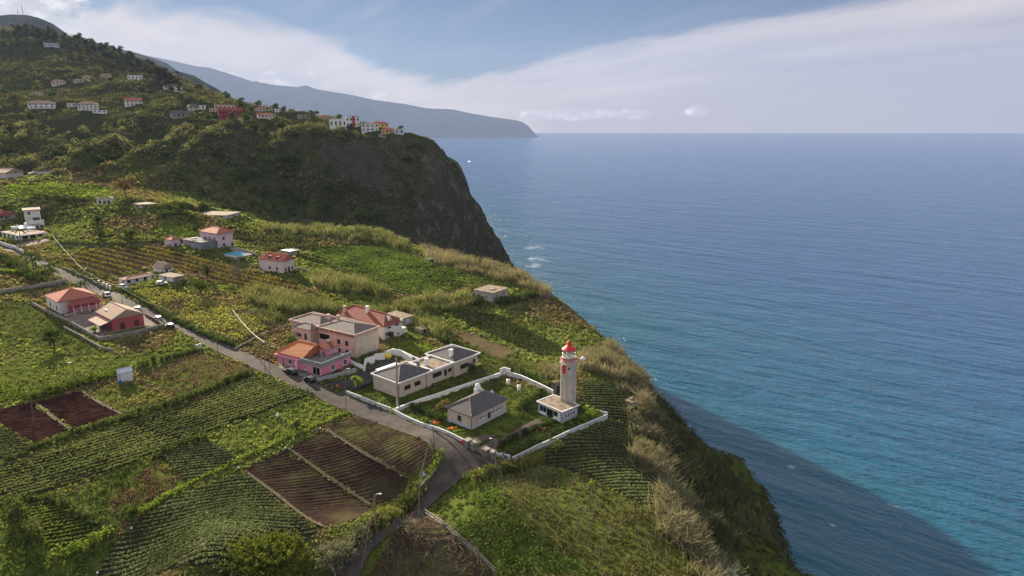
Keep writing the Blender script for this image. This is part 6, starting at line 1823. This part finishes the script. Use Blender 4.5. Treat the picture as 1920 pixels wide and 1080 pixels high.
put(tree_proto('tree', 7, 8, L_BUSH, n=1500, leaf=.42, seed=21, base=.08), (378, 555), 'bushy olive tree in the rough plot below the cypress', 'tree')
put(tree_proto('tree', 6, 9, L_BUSH, n=1500, leaf=.45, seed=22, base=.05), (245, 448), 'clump-like green tree in the garden below the vegetable plots', 'tree')
put(tree_proto('tree', 6, 7, L_BUSH, n=1200, leaf=.45, seed=23, base=.08), (185, 425), 'rounded tree standing in front of the tiny white house', 'tree')
put(tree_proto('bush', 3.5, 4.4, L_OLIVE, n=800, leaf=.3, seed=24, base=.05), (1042, 862 - 10), 'scrubby vine-hung bush at the corner of the lighthouse wall', 'bush')
put(tree_proto('bush', 3.0, 3.4, leafmat('creeper_leaf', (.06, .065, .02), (.19, .18, .05), .35), n=800, leaf=.28, seed=25, base=.1), (893, 905), 'tangled creeper bush on the road corner with yellow blooms', 'bush')
put(tree_proto('bush', 2.2, 1.6, L_LIME, n=300, leaf=.25, seed=26, base=.05, tall=1.1), (1108, 920), 'lone yellow-green leafy stalk at the edge of the bean rows', 'bush')

# bare trees: limbs only
def bare_tree(px, h, w, seed, label):
    rg = np.random.RandomState(seed)
    e = empty('bare_tree', label=label, cat='tree')
    mb = MB()
    mb.tube([(0, 0, -.5), (0, 0, h * .2), (.1, .1, h * .4)], [h * .022, h * .018, h * .012], 6)
    mb.build('trunk', BARKG, e)
    br = MB()
    for i in range(34):
        a = rg.uniform(0, 6.28); z0 = h * rg.uniform(.10, .38); r = w / 2 * rg.uniform(.4, 1)
        t = np.array([r * math.cos(a), r * math.sin(a), h * rg.uniform(.6, 1.0)])
        m = np.array([t[0] * .4, t[1] * .4, (z0 + t[2]) / 2])
        br.tube([(0, 0, z0), m, t], [h * .008, h * .006, h * .003], 4)
        for k in range(3):
            br.tube([m * .6 + t * .4, t + rg.normal(0, w * .09, 3)], [h * .004, h * .002], 3)
    br.build('branches', BARKG, e)
    return put(e, px)
bare_tree((450, 533), 10, 9, 31, 'tall leafless tree in front of the dormer house')
bare_tree((466, 190), 14, 18, 32, 'leafless spreading tree on the ridge above the crimson house')
bare_tree((813, 845), 3.4, 3.0, 33, 'small bare shrub growing round the pole base at the road bend')

# palms beside the road
def palm(h, seed, fr=24, fl=3.5):
    rg = np.random.RandomState(seed)
    e = empty('palm_tree')
    MB().tube([(0, 0, -.5), (.1, 0, h * .4), (.05, .1, h)], [.28, .2, .16], 7).build('trunk', BARKG, e)
    Vs = []
    for i in range(fr):
        a = rg.uniform(0, 6.28); up = rg.uniform(-.1, .9); L = fl * rg.uniform(.8, 1.15)
        p = np.array([.05, .1, h]); d = np.array([math.cos(a), math.sin(a), up])
        s = np.array([-math.sin(a), math.cos(a), 0])
        pts = []
        for k in range(6):
            pts.append(p.copy()); p = p + d * L / 5; d[2] -= .38
        for k in range(5):
            w0 = .34 * (1 - .5 * abs(k - 2) / 2); w1 = .34 * (1 - .5 * abs(k - 1) / 2) if k < 4 else .04
            for sg in (-1, 1):
                Vs.append([pts[k], pts[k + 1], pts[k + 1] + s * sg * w1 - (0, 0, .12), pts[k] + s * sg * w0 - (0, 0, .12)])
    V = np.array(Vs).reshape(-1, 3)
    mesh_np('crown', V, np.arange(len(V)).reshape(-1, 4), L_PALM, e, np.random.RandomState(seed).rand(len(V) // 4))
    return e
for i, (u, v, h, lab) in enumerate([(52, 512, 7.5, 'leftmost palm of the roadside row near the villa'), (64, 516, 8.6, 'tall palm second in the roadside row near the villa'), (70, 520, 7.0, 'shorter palm third in the roadside row below the villa'), (90, 526, 6.0, 'bushy-headed palm at the lower end of the roadside row'), (100, 530, 5.0, 'small palm last before the grey garden wall'), (39, 455, 6.0, 'palm standing in front of the white villa roof'), (153, 545, 3.0, 'little palm at the roadside behind the white red-roofed house'), (30, 412, 6.0, 'palm rising behind the villa beside the white cube-like house')]):
    put(palm(h, 60 + i), (u, v), lab, 'palm tree', 'palms by the village road')

# hedges and banks of bushes: one thing each
def hedge(px, w, h, mat, label, n=7, leaf=.36, name='hedge', step=.5, cat='hedge', wob=.35, dz=0.0):
    P = GN(px)
    d = np.concatenate([[0], np.cumsum(np.linalg.norm(np.diff(P[:, :2], axis=0), axis=1))])
    m = max(3, int(d[-1] / step))
    k = max(2, int(w / step))
    t = np.repeat(np.linspace(0, d[-1], m), k) + RNG.uniform(-step, step, m * k) * .6
    x = np.interp(t, d, P[:, 0]); y = np.interp(t, d, P[:, 1])
    x = x + RNG.uniform(-w / 2, w / 2, len(x)); y = y + RNG.uniform(-w / 2, w / 2, len(x))
    hh = h * (1 + wob * 2.2 * fbm(x, y, 3.5, 2))
    C = np.column_stack([x, y, H(x, y) + dz])
    parts = []
    for f in (.25, .6, .9):
        c = C.copy(); c[:, 2] += hh * f
        parts.append(leaves(c, leaf * 1.5, n, leaf, up=.4, squash=.9, shell=.3, tint=np.clip(.5 + fbm(x, y, 2.2, 2) * 1.3, 0, 1), tvar=.4, lift=False))
    V, F, T = join(parts)
    o = mesh_np(name, V, F, mat, tint=T)
    return tag(o, label, cat)
hedge([(25, 958), (45, 985), (62, 1010), (75, 1022)], 2.0, 2.5, L_OLIVE, 'tall rounded hedge along the left side of the small trapezoid bed')
hedge([(105, 1046), (150, 1034), (203, 1008)], 1.6, 1.8, L_LIME, 'trimmed green hedge along the lower edge of the small trapezoid bed')
hedge([(40, 940), (95, 936), (150, 968), (205, 1000)], 1.6, 1.2, L_BUSH, 'bramble hedge above the small trapezoid bed')
hedge([(238, 788), (300, 768), (345, 752), (400, 732), (470, 702)], 1.6, 1.6, L_DARK, 'dark hedge bank between the long crop strip and dry field')
hedge([(135, 815), (190, 798), (236, 786)], 1.6, 1.1, L_BUSH, 'low hedge below the dark red soil')
hedge([(0, 872), (66, 842), (130, 820)], 1.4, .9, L_BUSH, 'low hedge under the corner crop bed')
hedge([(48, 752), (95, 738), (145, 724), (205, 708), (236, 694)], 2.6, 2.2, leafmat('hedge_leaf', (.030, .055, .012), (.130, .170, .030), .3), 'thick bright-topped hedge bank above the dark red soil')
hedge([(260, 690), (310, 676), (370, 660)], 2.0, 1.6, L_BUSH, 'hedge bank over the dry field')
hedge([(285, 862), (330, 840), (385, 820)], 1.4, 1.0, L_BUSH, 'low hedge over the small middle crop bed')
hedge([(353, 910), (400, 888), (446, 866), (520, 830), (600, 796), (655, 774)], 1.3, .55, L_LIME, 'long low grassy bank edging the ploughed plots', leaf=.28, name='grass_bank')
hedge([(240, 978), (290, 948), (352, 912)], 1.6, .8, L_LIME, 'grassy bank beside the brown weed patch', leaf=.3, name='grass_bank')
hedge([(825, 852), (822, 872), (806, 892), (788, 915), (766, 940)], 1.8, .9, L_LIME, 'grassy top of the earth bank round the road bend', leaf=.3, name='grass_bank')
hedge([(790, 925), (768, 950), (745, 965), (715, 985), (690, 1000)], 3.2, 1.7, leafmat('bank_leaf', (.045, .055, .018), (.140, .150, .045), .3), 'flowery bush bank above the side lane')
hedge([(690, 1008), (660, 1030), (640, 1060)], 3.0, 2.0, L_GREY, 'greyish bush bank at the lower end of the side lane')
hedge([(950, 880), (985, 872), (1022, 860)], 2.2, 1.9, leafmat('creeper_leaf', (.06, .065, .02), (.19, .18, .05), .35), 'creeper-covered hedge below the lighthouse wall corner')
hedge([(900, 900), (940, 885), (975, 880)], 1.8, 1.6, L_OLIVE, 'shaggy bush bank at the road end opposite the lighthouse gate')
hedge([(935, 838), (965, 822), (1000, 806), (1040, 792)], 1.3, 1.0, L_DARK, 'dark clipped hedge along the lighthouse garden path')
hedge([(955, 852), (1000, 832), (1050, 808)], 1.2, .8, L_BUSH, 'green hedge strip inside the white garden wall')
hedge([(760, 762), (790, 772), (830, 790)], 1.6, 1.2, L_DARK, 'dark shrub border behind the white road wall')
hedge([(955, 690), (1000, 712), (1050, 735)], 2.5, 1.4, L_BUSH, 'bushes behind the upper end of the lighthouse wall')
hedge([(980, 770), (1000, 755), (1020, 742)], 3.0, 1.2, L_DARK, 'shrubs in the lighthouse garden left of the annex')
hedge([(1100, 772), (1125, 780), (1090, 790)], 2.0, 1.2, L_LIME, 'bright green bushes in the garden corner right of the annex')
hedge([(110, 460), (160, 463), (230, 462), (300, 458)], 1.5, 1.6, L_DARK, 'dark clipped hedge along the top of the vineyard')
hedge([(225, 545), (262, 562), (310, 592), (370, 622), (440, 650)], 1.6, 1.0, L_BUSH, 'rough verge hedge along the right side of the road')
hedge([(880, 548), (905, 560), (895, 575)], 3, 2.2, L_BUSH, 'bushes left of the unfinished block house')
hedge([(935, 572), (975, 562), (1000, 555)], 4, 2.2, L_BUSH, 'bushes right of the unfinished block house')
hedge([(830, 640), (860, 655), (890, 668)], 3, 2.0, L_BUSH, 'bushes between the mossy hut and the straw beds')
hedge([(560, 480), (600, 492), (640, 510), (680, 530)], 2, 1.4, L_OLIVE, 'hedge running below the terraced green plot')
hedge([(0, 485), (30, 500), (50, 515), (74, 528)], 4, 1.8, L_BUSH, 'roadside bushes under the palms')
hedge([(0, 510), (40, 515), (90, 512)], 3, 1.5, L_LIME, 'banana-green garden bushes at the left edge by the road')
hedge([(60, 372), (110, 376), (175, 378)], 3, 3.2, L_OLIVE, 'tall cane hedge below the sunny terrace')
hedge([(280, 395), (330, 392), (360, 390)], 3, 3, L_BUSH, 'hedge beyond the low tan building')
hedge([(300, 410), (340, 402), (365, 412)], 4, 2.5, L_BUSH, 'banana and bush clump left of the derelict house')
hedge([(380, 395), (420, 392), (455, 400), (470, 412)], 4, 2.8, L_OLIVE, 'scrubby mound behind the derelict house')

# reeds: beds nobody could count
def reed_bed(P, h, mat, label, per, lean=.35, w=.10, name='reeds', tintb=.5, plume=True):
    n = len(P)
    k = RNG.randint(per[0], per[1], n)
    i = np.repeat(np.arange(n), k)
    B = P[i] + np.column_stack([RNG.normal(0, .55, len(i)), RNG.normal(0, .55, len(i)), np.zeros(len(i)) - .2])
    hh = h * (.55 + .6 * RNG.rand(len(i))) * (1 + .8 * fbm(B[:, 0], B[:, 1], 6, 2))
    ti = np.clip(tintb + 1.0 * fbm(B[:, 0], B[:, 1], 5, 2) + RNG.normal(0, .15, len(i)), 0, 1)
    V, F, T = blades(B, hh, lean, w * (.7 + .6 * RNG.rand(len(i))), ti)
    o = mesh_np(name, V, F, mat, tint=T)
    return tag(o, label, 'reeds', kind='stuff')
def bed(px, dens, h, mat, label, per=(5, 9), **k):
    poly = GN(px)
    KEEP.append(poly)
    lo = poly[:, :2].min(0); hi = poly[:, :2].max(0)
    p = scatter_in(poly, dens * (hi - lo).prod())
    return reed_bed(onground(p), h, mat, label, per, **k)
yy = RNG.uniform(58, 146, 2600) * US
xx = edge_x(yy) + RNG.normal(-.5, 2.2, len(yy)) + fbm(yy * 0, yy, 14, 2) * 5
sel = RNG.rand(len(yy)) < .45 + 1.6 * fbm(xx, yy, 9, 2) + .25 * (yy > 120 * US)
reed_bed(onground(np.column_stack([xx, yy])[sel]), 3.6, L_REED, 'sunlit straw-coloured cane thicket along the cliff edge', (7, 13), lean=.5, w=.14, tintb=.6)
yy = RNG.uniform(58, 150, 1500) * US
xx = edge_x(yy) + RNG.uniform(3, 26, len(yy)) ** 1.0
sel = fbm(xx, yy, 12, 2) > -.05
reed_bed(onground(np.column_stack([xx, yy])[sel]), 3.0, leafmat('shade_reed_leaf', (.030, .034, .018), (.085, .084, .046), .2), 'cane coloured dark for shade, growing down the cliff slope', (6, 10), lean=.5, w=.14)  # leaf colour darkened to carry the shade of this slope
bed([(1085, 668), (1130, 668), (1185, 690), (1225, 715), (1215, 735), (1170, 722), (1120, 705), (1080, 695)], 1.1, 3.9, L_REED, 'pale cane thicket behind the lighthouse', tintb=.65, w=.14, per=(6, 11))
bed([(1010, 690), (1060, 690), (1070, 715), (1020, 712)], .8, 3.0, L_REED, 'pale cane clump left of the lighthouse tower', tintb=.5, w=.14)
bed([(452, 560), (480, 545), (560, 560), (640, 585), (720, 578), (765, 585), (735, 596), (640, 592), (560, 592), (500, 585)], .8, 4.2, L_REEDG, 'tall feathery cane belt behind the salmon house', per=(6, 10), w=.16)
bed([(575, 512), (650, 522), (735, 550), (715, 560), (640, 552), (588, 535)], .7, 4.4, L_REEDG, 'shaded tall cane block below the dormer house', per=(5, 9), w=.17)
bed([(735, 575), (800, 560), (880, 556), (888, 575), (820, 585), (765, 590)], .7, 3.8, L_REEDG, 'olive cane hedge beneath the terraced plot', per=(5, 9), w=.17)
bed([(772, 590), (800, 595), (855, 632), (835, 648), (785, 615)], .8, 3.4, L_REEDG, 'grey-green canes right of the flat concrete shed', per=(5, 9), w=.15)
bed([(780, 455), (830, 478), (900, 505), (985, 522), (1042, 552), (1030, 566), (960, 535), (880, 515), (800, 490)], .45, 4.2, L_REED, 'pale canes along the back rim of the plateau', per=(6, 10), w=.2, tintb=.55)
bed([(480, 425), (600, 430), (700, 438), (780, 458), (760, 470), (680, 455), (590, 445), (500, 436)], .3, 4.0, L_REEDG, 'cane fringe along the lip of the gully', per=(6, 10), w=.22)
bed([(470, 585), (520, 590), (535, 602), (500, 612)], .7, 3.0, L_REEDG, 'lower cane clump beside the yellow-green plot', per=(5, 8), w=.16)

# bush masses: slopes, rims, overgrown plots
def scrub(P, r, mat, label, n=14, leaf=.8, name='scrub', tb=.5, sq=.8, cat='scrub'):
    ti = np.clip(tb + fbm(P[:, 0], P[:, 1], 10, 2) * .9 + RNG.normal(0, .18, len(P)), 0, 1)
    V, F, T = leaves(P, r, n, leaf, up=.3, squash=sq, shell=.75, tint=ti, tvar=.35)
    o = mesh_np(name, V, F, mat, tint=T)
    return tag(o, label, cat, kind='stuff')
def mound(px, dens, r, mat, label, n=14, leaf=.4, z=.0, clear=True, **k):
    poly = GN(px)
    lo = poly[:, :2].min(0); hi = poly[:, :2].max(0)
    p = scatter_in(poly, dens * (hi - lo).prod())
    if clear: p = p[free(p)]
    KEEP.append(poly)
    rr = r * (.5 + RNG.rand(len(p))) * (1 + fbm(p[:, 0], p[:, 1], 8, 2))
    return scrub(onground(p, z), rr, mat, label, n, leaf, **k)
mound([(812, 935), (840, 905), (885, 892), (930, 930), (1000, 1000), (1125, 1085), (930, 1085), (850, 1000)], .9, .95, leafmat('lush_leaf', (.030, .055, .012), (.115, .155, .035), .3), 'lush green overgrown plot between the post-lined path and the stakes', n=22, leaf=.36)
mound([(0, 935), (40, 940), (70, 1020), (110, 1055), (210, 1015), (240, 1000), (180, 1085), (0, 1085)], .8, .9, leafmat('lush_leaf', (.03, .055, .012), (.11, .15, .035), .3), 'lush tangled greens in the bottom left corner', n=20, leaf=.38)
mound([(170, 905), (215, 880), (262, 862), (275, 880), (215, 925), (200, 955), (240, 975), (205, 995), (110, 938)], .8, .85, L_BUSH, 'green weeds around the brown dead patch', n=18, leaf=.34)
mound([(215, 920), (272, 872), (335, 886), (348, 905), (250, 968), (205, 950)], 1.0, .7, L_STRAW, 'brown dead weed patch among the crops', n=18, leaf=.30, tb=.35)
mound([(0, 650), (60, 645), (150, 675), (200, 665), (320, 660), (370, 655), (365, 664), (300, 688), (235, 692), (140, 722), (50, 745), (0, 715)], .55, .62, leafmat('meadow_bush', (.074, .100, .024), (.205, .230, .062), .4), 'bright rank greens in the meadow below the maroon house', n=13, leaf=.36)
mound([(0, 560), (60, 572), (120, 605), (170, 640), (200, 665), (150, 672), (60, 642), (0, 620)], .5, .6, L_OLIVE, 'dull green allotment growth below the white red-roofed house', n=12, leaf=.36)
mound([(252, 692), (370, 658), (482, 694), (340, 748), (318, 742)], .8, .6, L_STRAW, 'dried brown maize field by the road', n=10, leaf=.34, tb=.5)
mound([(156, 735), (215, 724), (255, 722), (318, 748), (232, 775)], .8, .6, leafmat('tan_meadow', (.090, .095, .028), (.200, .190, .065), .35), 'tan-green rough grass around the metal shed', n=12, leaf=.36)
mound([(395, 824), (590, 748), (650, 774), (600, 798), (452, 856)], .7, .5, leafmat('meadow_bush', (.074, .10, .024), (.205, .23, .062), .4), 'sunny lime meadow between the crop strip and ploughed plots', n=12, leaf=.36)
mound([(940, 880), (1085, 890), (1180, 940), (1285, 1000), (1330, 1085), (1130, 1085), (1000, 1000), (930, 930)], 1.0, .55, leafmat('stake_weeds', (.050, .048, .020), (.128, .118, .046), .3), 'olive-brown weeds among the vine stakes', n=11, leaf=.34)
mound([(775, 985), (690, 1085), (930, 1085)], .55, .35, L_STRAW, 'dry litter under the bare vines', n=8, leaf=.3, tb=.3)
mound([(870, 672), (930, 655), (1010, 680), (1060, 700), (1050, 730), (980, 712), (920, 700)], .5, .8, L_OLIVE, 'weedy ground behind the long beige house', n=14, leaf=.4)
mound([(720, 640), (800, 645), (860, 672), (790, 665), (740, 668)], .7, .5, L_LIME, 'bright weeds on the plot below the white red-roofed house', n=12, leaf=.36)
mound([(640, 460), (760, 462), (840, 500), (800, 505), (700, 478)], .12, .8, L_BUSH, 'tufts on the upper terrace', n=12, leaf=.5)

SHADE_LAWN = leafmat('shade_lawn_leaf', (.030, .048, .013), (.070, .098, .028), .3)  # dark green stands in for the shade lying on the garden grass
mound([(752, 776), (840, 742), (938, 709), (1035, 743), (1100, 772), (1132, 784), (1050, 824), (962, 862), (925, 850), (872, 832)], 2.2, .30, SHADE_LAWN, 'lawn of the lighthouse garden, coloured dark for shade', n=9, leaf=.26, sq=.5)
mound([(655, 738), (700, 718), (745, 752), (905, 685), (938, 703), (842, 738), (742, 771)], 2.2, .32, SHADE_LAWN, 'grass round the long beige house, coloured dark for shade', n=9, leaf=.26, sq=.5)
# cliff slopes
def region(n, x0, x1, y0, y1):
    return np.column_stack([RNG.uniform(x0, x1, n), RNG.uniform(y0, y1, n)]) * US
p = region(26000, 0, 140, 50, 300)
d = p[:, 0] - edge_x(p[:, 1])
p = p[(d > 0) & (d < 75) & (RNG.rand(len(p)) < .95)]
P = onground(p, -.2)
scrub(P, 1.1 * (.5 + RNG.rand(len(P))) * (1 + .8 * fbm(P[:, 0], P[:, 1], 14, 2)), leafmat('cliff_leaf', (.020, .026, .010), (.070, .078, .030), .2), 'dark scrub covering the seaward slope', n=16, leaf=.6)
p = region(15000, -150, 60, 355, 470)
d = p[:, 0] - edge_x(p[:, 1])
z = H(p[:, 0], p[:, 1])
gr = np.abs(H(p[:, 0], p[:, 1] + 1.5) - z) + np.abs(H(p[:, 0] + 1.5, p[:, 1]) - z)
ok = (d > -40 * US) & (d < 110) & (RNG.rand(len(p)) < np.clip(1.0 - .17 * gr, .06, 1)) & free(p) & (fbm(p[:, 0], p[:, 1], 26, 3) > -.28 + .34 * (d > 12))
P = onground(p[ok], -.3)
scrub(P, 1.5 * (.4 + .9 * RNG.rand(len(P))), leafmat('head_leaf', (.042, .042, .024), (.125, .120, .064), .27), 'scrub and weeds clinging to the headland cliff', n=12, leaf=.8)

for k_, (px_, lab_) in enumerate([([(498, 258), (565, 254), (574, 264), (505, 269)], 'sunny meadow strip above the gully slope left of the white cubic house'), ([(108, 188), (150, 186), (152, 197), (108, 199)], 'small clearing beside the stepped white house'), ([(180, 174), (242, 171), (244, 183), (184, 186)], 'pale terrace field above the red gabled hillside house'), ([(330, 231), (402, 227), (408, 239), (336, 243)], 'grassy terrace below the grey farm building'), ([(0, 209), (52, 205), (60, 217), (0, 221)], 'meadow at the left edge below the white two-storey house'), ([(400, 259), (472, 252), (482, 266), (410, 272)], 'weedy terrace in front of the crimson house'), ([(250, 190), (320, 186), (326, 196), (255, 200)], 'light green terrace right of the red gabled hillside house'), ([(130, 128), (172, 124), (176, 134), (134, 138)], 'brownish clearing high under the wooded crest')]):
    mound(px_, .10, 1.0, leafmat('terrace_meadow', (.062, .070, .026), (.170, .172, .062), .3), lab_, n=12, leaf=.8, sq=.4, name='meadow')
# the hillside: mixed bushes as masses
def hill_pts(n, seed):
    rg = np.random.RandomState(seed)
    y = (335 * np.exp(rg.rand(n) * math.log(1020 / 335.0)))
    x = -(.86 * y + 20) + rg.rand(n) * (.86 * y + 20)
    p = np.column_stack([x, y]) * US
    d = p[:, 0] - edge_x(p[:, 1])
    ok = (d < -2) & free(p)
    return p[ok]
for k, (n, mat, th, rad, lab, sd_) in enumerate([(14000, leafmat('hill_dark', (.034, .040, .018), (.120, .128, .052), .3), -.06, 2.5, 'dark green scrub over the hillside gullies', 1), (15000, leafmat('hill_olive', (.042, .043, .021), (.098, .096, .044), .22), -.16, 1.9, 'olive scrub over the sunny hillside', 2), (9000, leafmat('hill_lime', (.058, .060, .028), (.130, .130, .058), .24), .0, 1.3, 'yellow-green weeds on the hillside terraces', 3)]):
    p = hill_pts(n, 70 + k)
    nz = fbm(p[:, 0] + 400 * k, p[:, 1], 60, 4)
    p = p[nz > th]
    P = onground(p, -.4)
    r = rad * (.35 + 1.1 * RNG.rand(len(P)) ** 1.5) * (1 + P[:, 1] / (1000 * US)) * (1 + 1.0 * fbm(P[:, 0], P[:, 1], 25, 2))
    scrub(P, np.clip(r, .6, 7), mat, lab, n=18, leaf=np.clip(r * .38, .5, 2.0), sq=.9, name='hillside_scrub')
p = np.column_stack([RNG.uniform(-330, -70, 1500), RNG.uniform(342, 450, 1500)]) * US
p = p[free(p) & (p[:, 0] < edge_x(p[:, 1]) - 15) & (fbm(p[:, 0], p[:, 1], 40, 3) > -.12)]
P = onground(p, -.5)
scrub(P, 3.6 * (.4 + .9 * RNG.rand(len(P))), leafmat('gully_leaf', (.050, .056, .028), (.185, .188, .088), .34), 'big rounded bushes crowding the wooded slope above the plateau', n=70, leaf=.9, sq=1.25, name='hillside_scrub')
# trees one can tell apart on the hill, and the wooded crest
protos = [tree_proto('tree', 8, 8, L_DARK, n=700, leaf=.75, seed=81, base=.12), tree_proto('tree', 7, 9, L_BUSH, n=700, leaf=.75, seed=82, base=.1), tree_proto('tree', 9, 7, leafmat('hill_olive', (.04, .05, .015), (.13, .14, .045)), n=700, leaf=.75, seed=83, base=.15), tree_proto('tree', 6, 8, L_OLIVE, n=600, leaf=.7, seed=84, base=.08)]
used = [False] * 4
rg = np.random.RandomState(5)
p = hill_pts(700, 90)
nz = fbm(p[:, 0], p[:, 1], 70, 3)
p = p[(nz > -.12)][:190]
names = ['dense dark green tree on the hillside, one of many alike', 'broad bushy green tree on the hillside, one of many alike', 'upright olive tree on the hillside, one of many alike', 'low spreading olive-green tree on the hillside, one of many alike']
for i, q in enumerate(p):
    k = rg.randint(4)
    o = protos[k] if not used[k] else copy_tree(protos[k])
    used[k] = True
    z = float(H(q[0:1], q[1:2])[0])
    put(o, None, names[k], 'tree', ['dark trees over the hillside', 'broad trees over the hillside', 'upright trees over the hillside', 'low trees over the hillside'][k], rg.uniform(0, 6.28), rg.uniform(.6, 1.35), xyz=np.array([q[0], q[1], z]))
k = 0
for i in range(400):
    u = rg.uniform(420, 790); v = rg.uniform(262, 425)
    q = G(u, v)
    if k >= 70 or q[1] > 520 * US or q[1] < 340 * US or not free(q[None, :2])[0] or fbm(q[0], q[1], 30, 2) < -.08:
        continue
    k += 1
    o = copy_tree(protos[1 + k % 3])
    put(o, None, ['broad bush on the shaded gully slope below the headland, one of many alike', 'upright bush on the shaded gully slope below the headland, one of many alike', 'low bush on the shaded gully slope below the headland, one of many alike'][k % 3], 'bush', ['broad bushes on the gully slope', 'upright bushes on the gully slope', 'low bushes on the gully slope'][k % 3], rg.uniform(0, 6.28), rg.uniform(.35, .95), xyz=q)
pine = tree_proto('eucalyptus_tree', 17, 9, leafmat('euc_leaf', (.022, .028, .014), (.075, .080, .040), .2), n=700, leaf=1.0, seed=85, base=.35, trunk=.3)
crest = [(0, 56), (60, 62), (130, 74), (215, 100), (310, 146), (340, 166)]
first = True
for i in range(190):
    t = rg.rand()
    u = 340 * t ** .8
    v = np.interp(u, [c[0] for c in crest], [c[1] for c in crest]) + abs(rg.normal(0, 18)) * (1 - .5 * t)
    q = G(u, v + 2)
    if q[1] > 1150 * US:
        continue
    o = pine if first else copy_tree(pine)
    first = False
    put(o, None, 'tall dark eucalyptus of the wooded crest, one of many alike', 'tree', 'eucalyptus trees on the wooded crest', rg.uniform(0, 6.28), rg.uniform(.6, 1.2), xyz=q)

# wild grass over what is left of the plateau
n = 90000
y = 52 * np.exp(RNG.rand(n) * math.log(345 / 52.0))
x0 = -(.83 * y + 6)
x = x0 + RNG.rand(n) * (edge_x(y * US) / US + 3 - x0)
p = np.column_stack([x, y]) * US
p = p[free(p)]
nz = fbm(p[:, 0], p[:, 1], 18, 3)
P = onground(p, -.03)
sz = .0036 * P[:, 1] * (.7 + .6 * RNG.rand(len(P)))
grp = np.where(nz > .10, 0, np.where(nz > -.14, 1, 2))
for k, (mat, lab) in enumerate([(leafmat('grass_lush', (.062, .084, .024), (.165, .190, .060), .36), 'lush green grass patches over the plateau'), (leafmat('grass_mid', (.060, .070, .022), (.155, .165, .050), .35), 'olive rough grass over the plateau'), (leafmat('grass_dry', (.085, .072, .034), (.190, .155, .078), .3), 'dry straw grass patches over the plateau')]):
    s_ = grp == k
    V, F, T = leaves(P[s_], sz[s_] * 1.5, 5, sz[s_] * 1.1, up=.35, squash=.55, shell=.3, tint=np.clip(.5 + 1.1 * fbm(P[s_, 0], P[s_, 1], 6, 2), 0, 1), tvar=.4)
    tag(mesh_np('grass', V, F, mat, tint=T), lab, 'grass', kind='stuff')
# ------------------------------------------------------------------ the ground itself, levelled under the buildings
GXX, GYY = np.meshgrid(gx, gy)
ground = gridmesh('ground', GXX, GYY, H(GXX, GYY), ground_material())
tag(ground, 'grassy cliff-top plateau rising to the green hillside', 'ground', kind='structure')
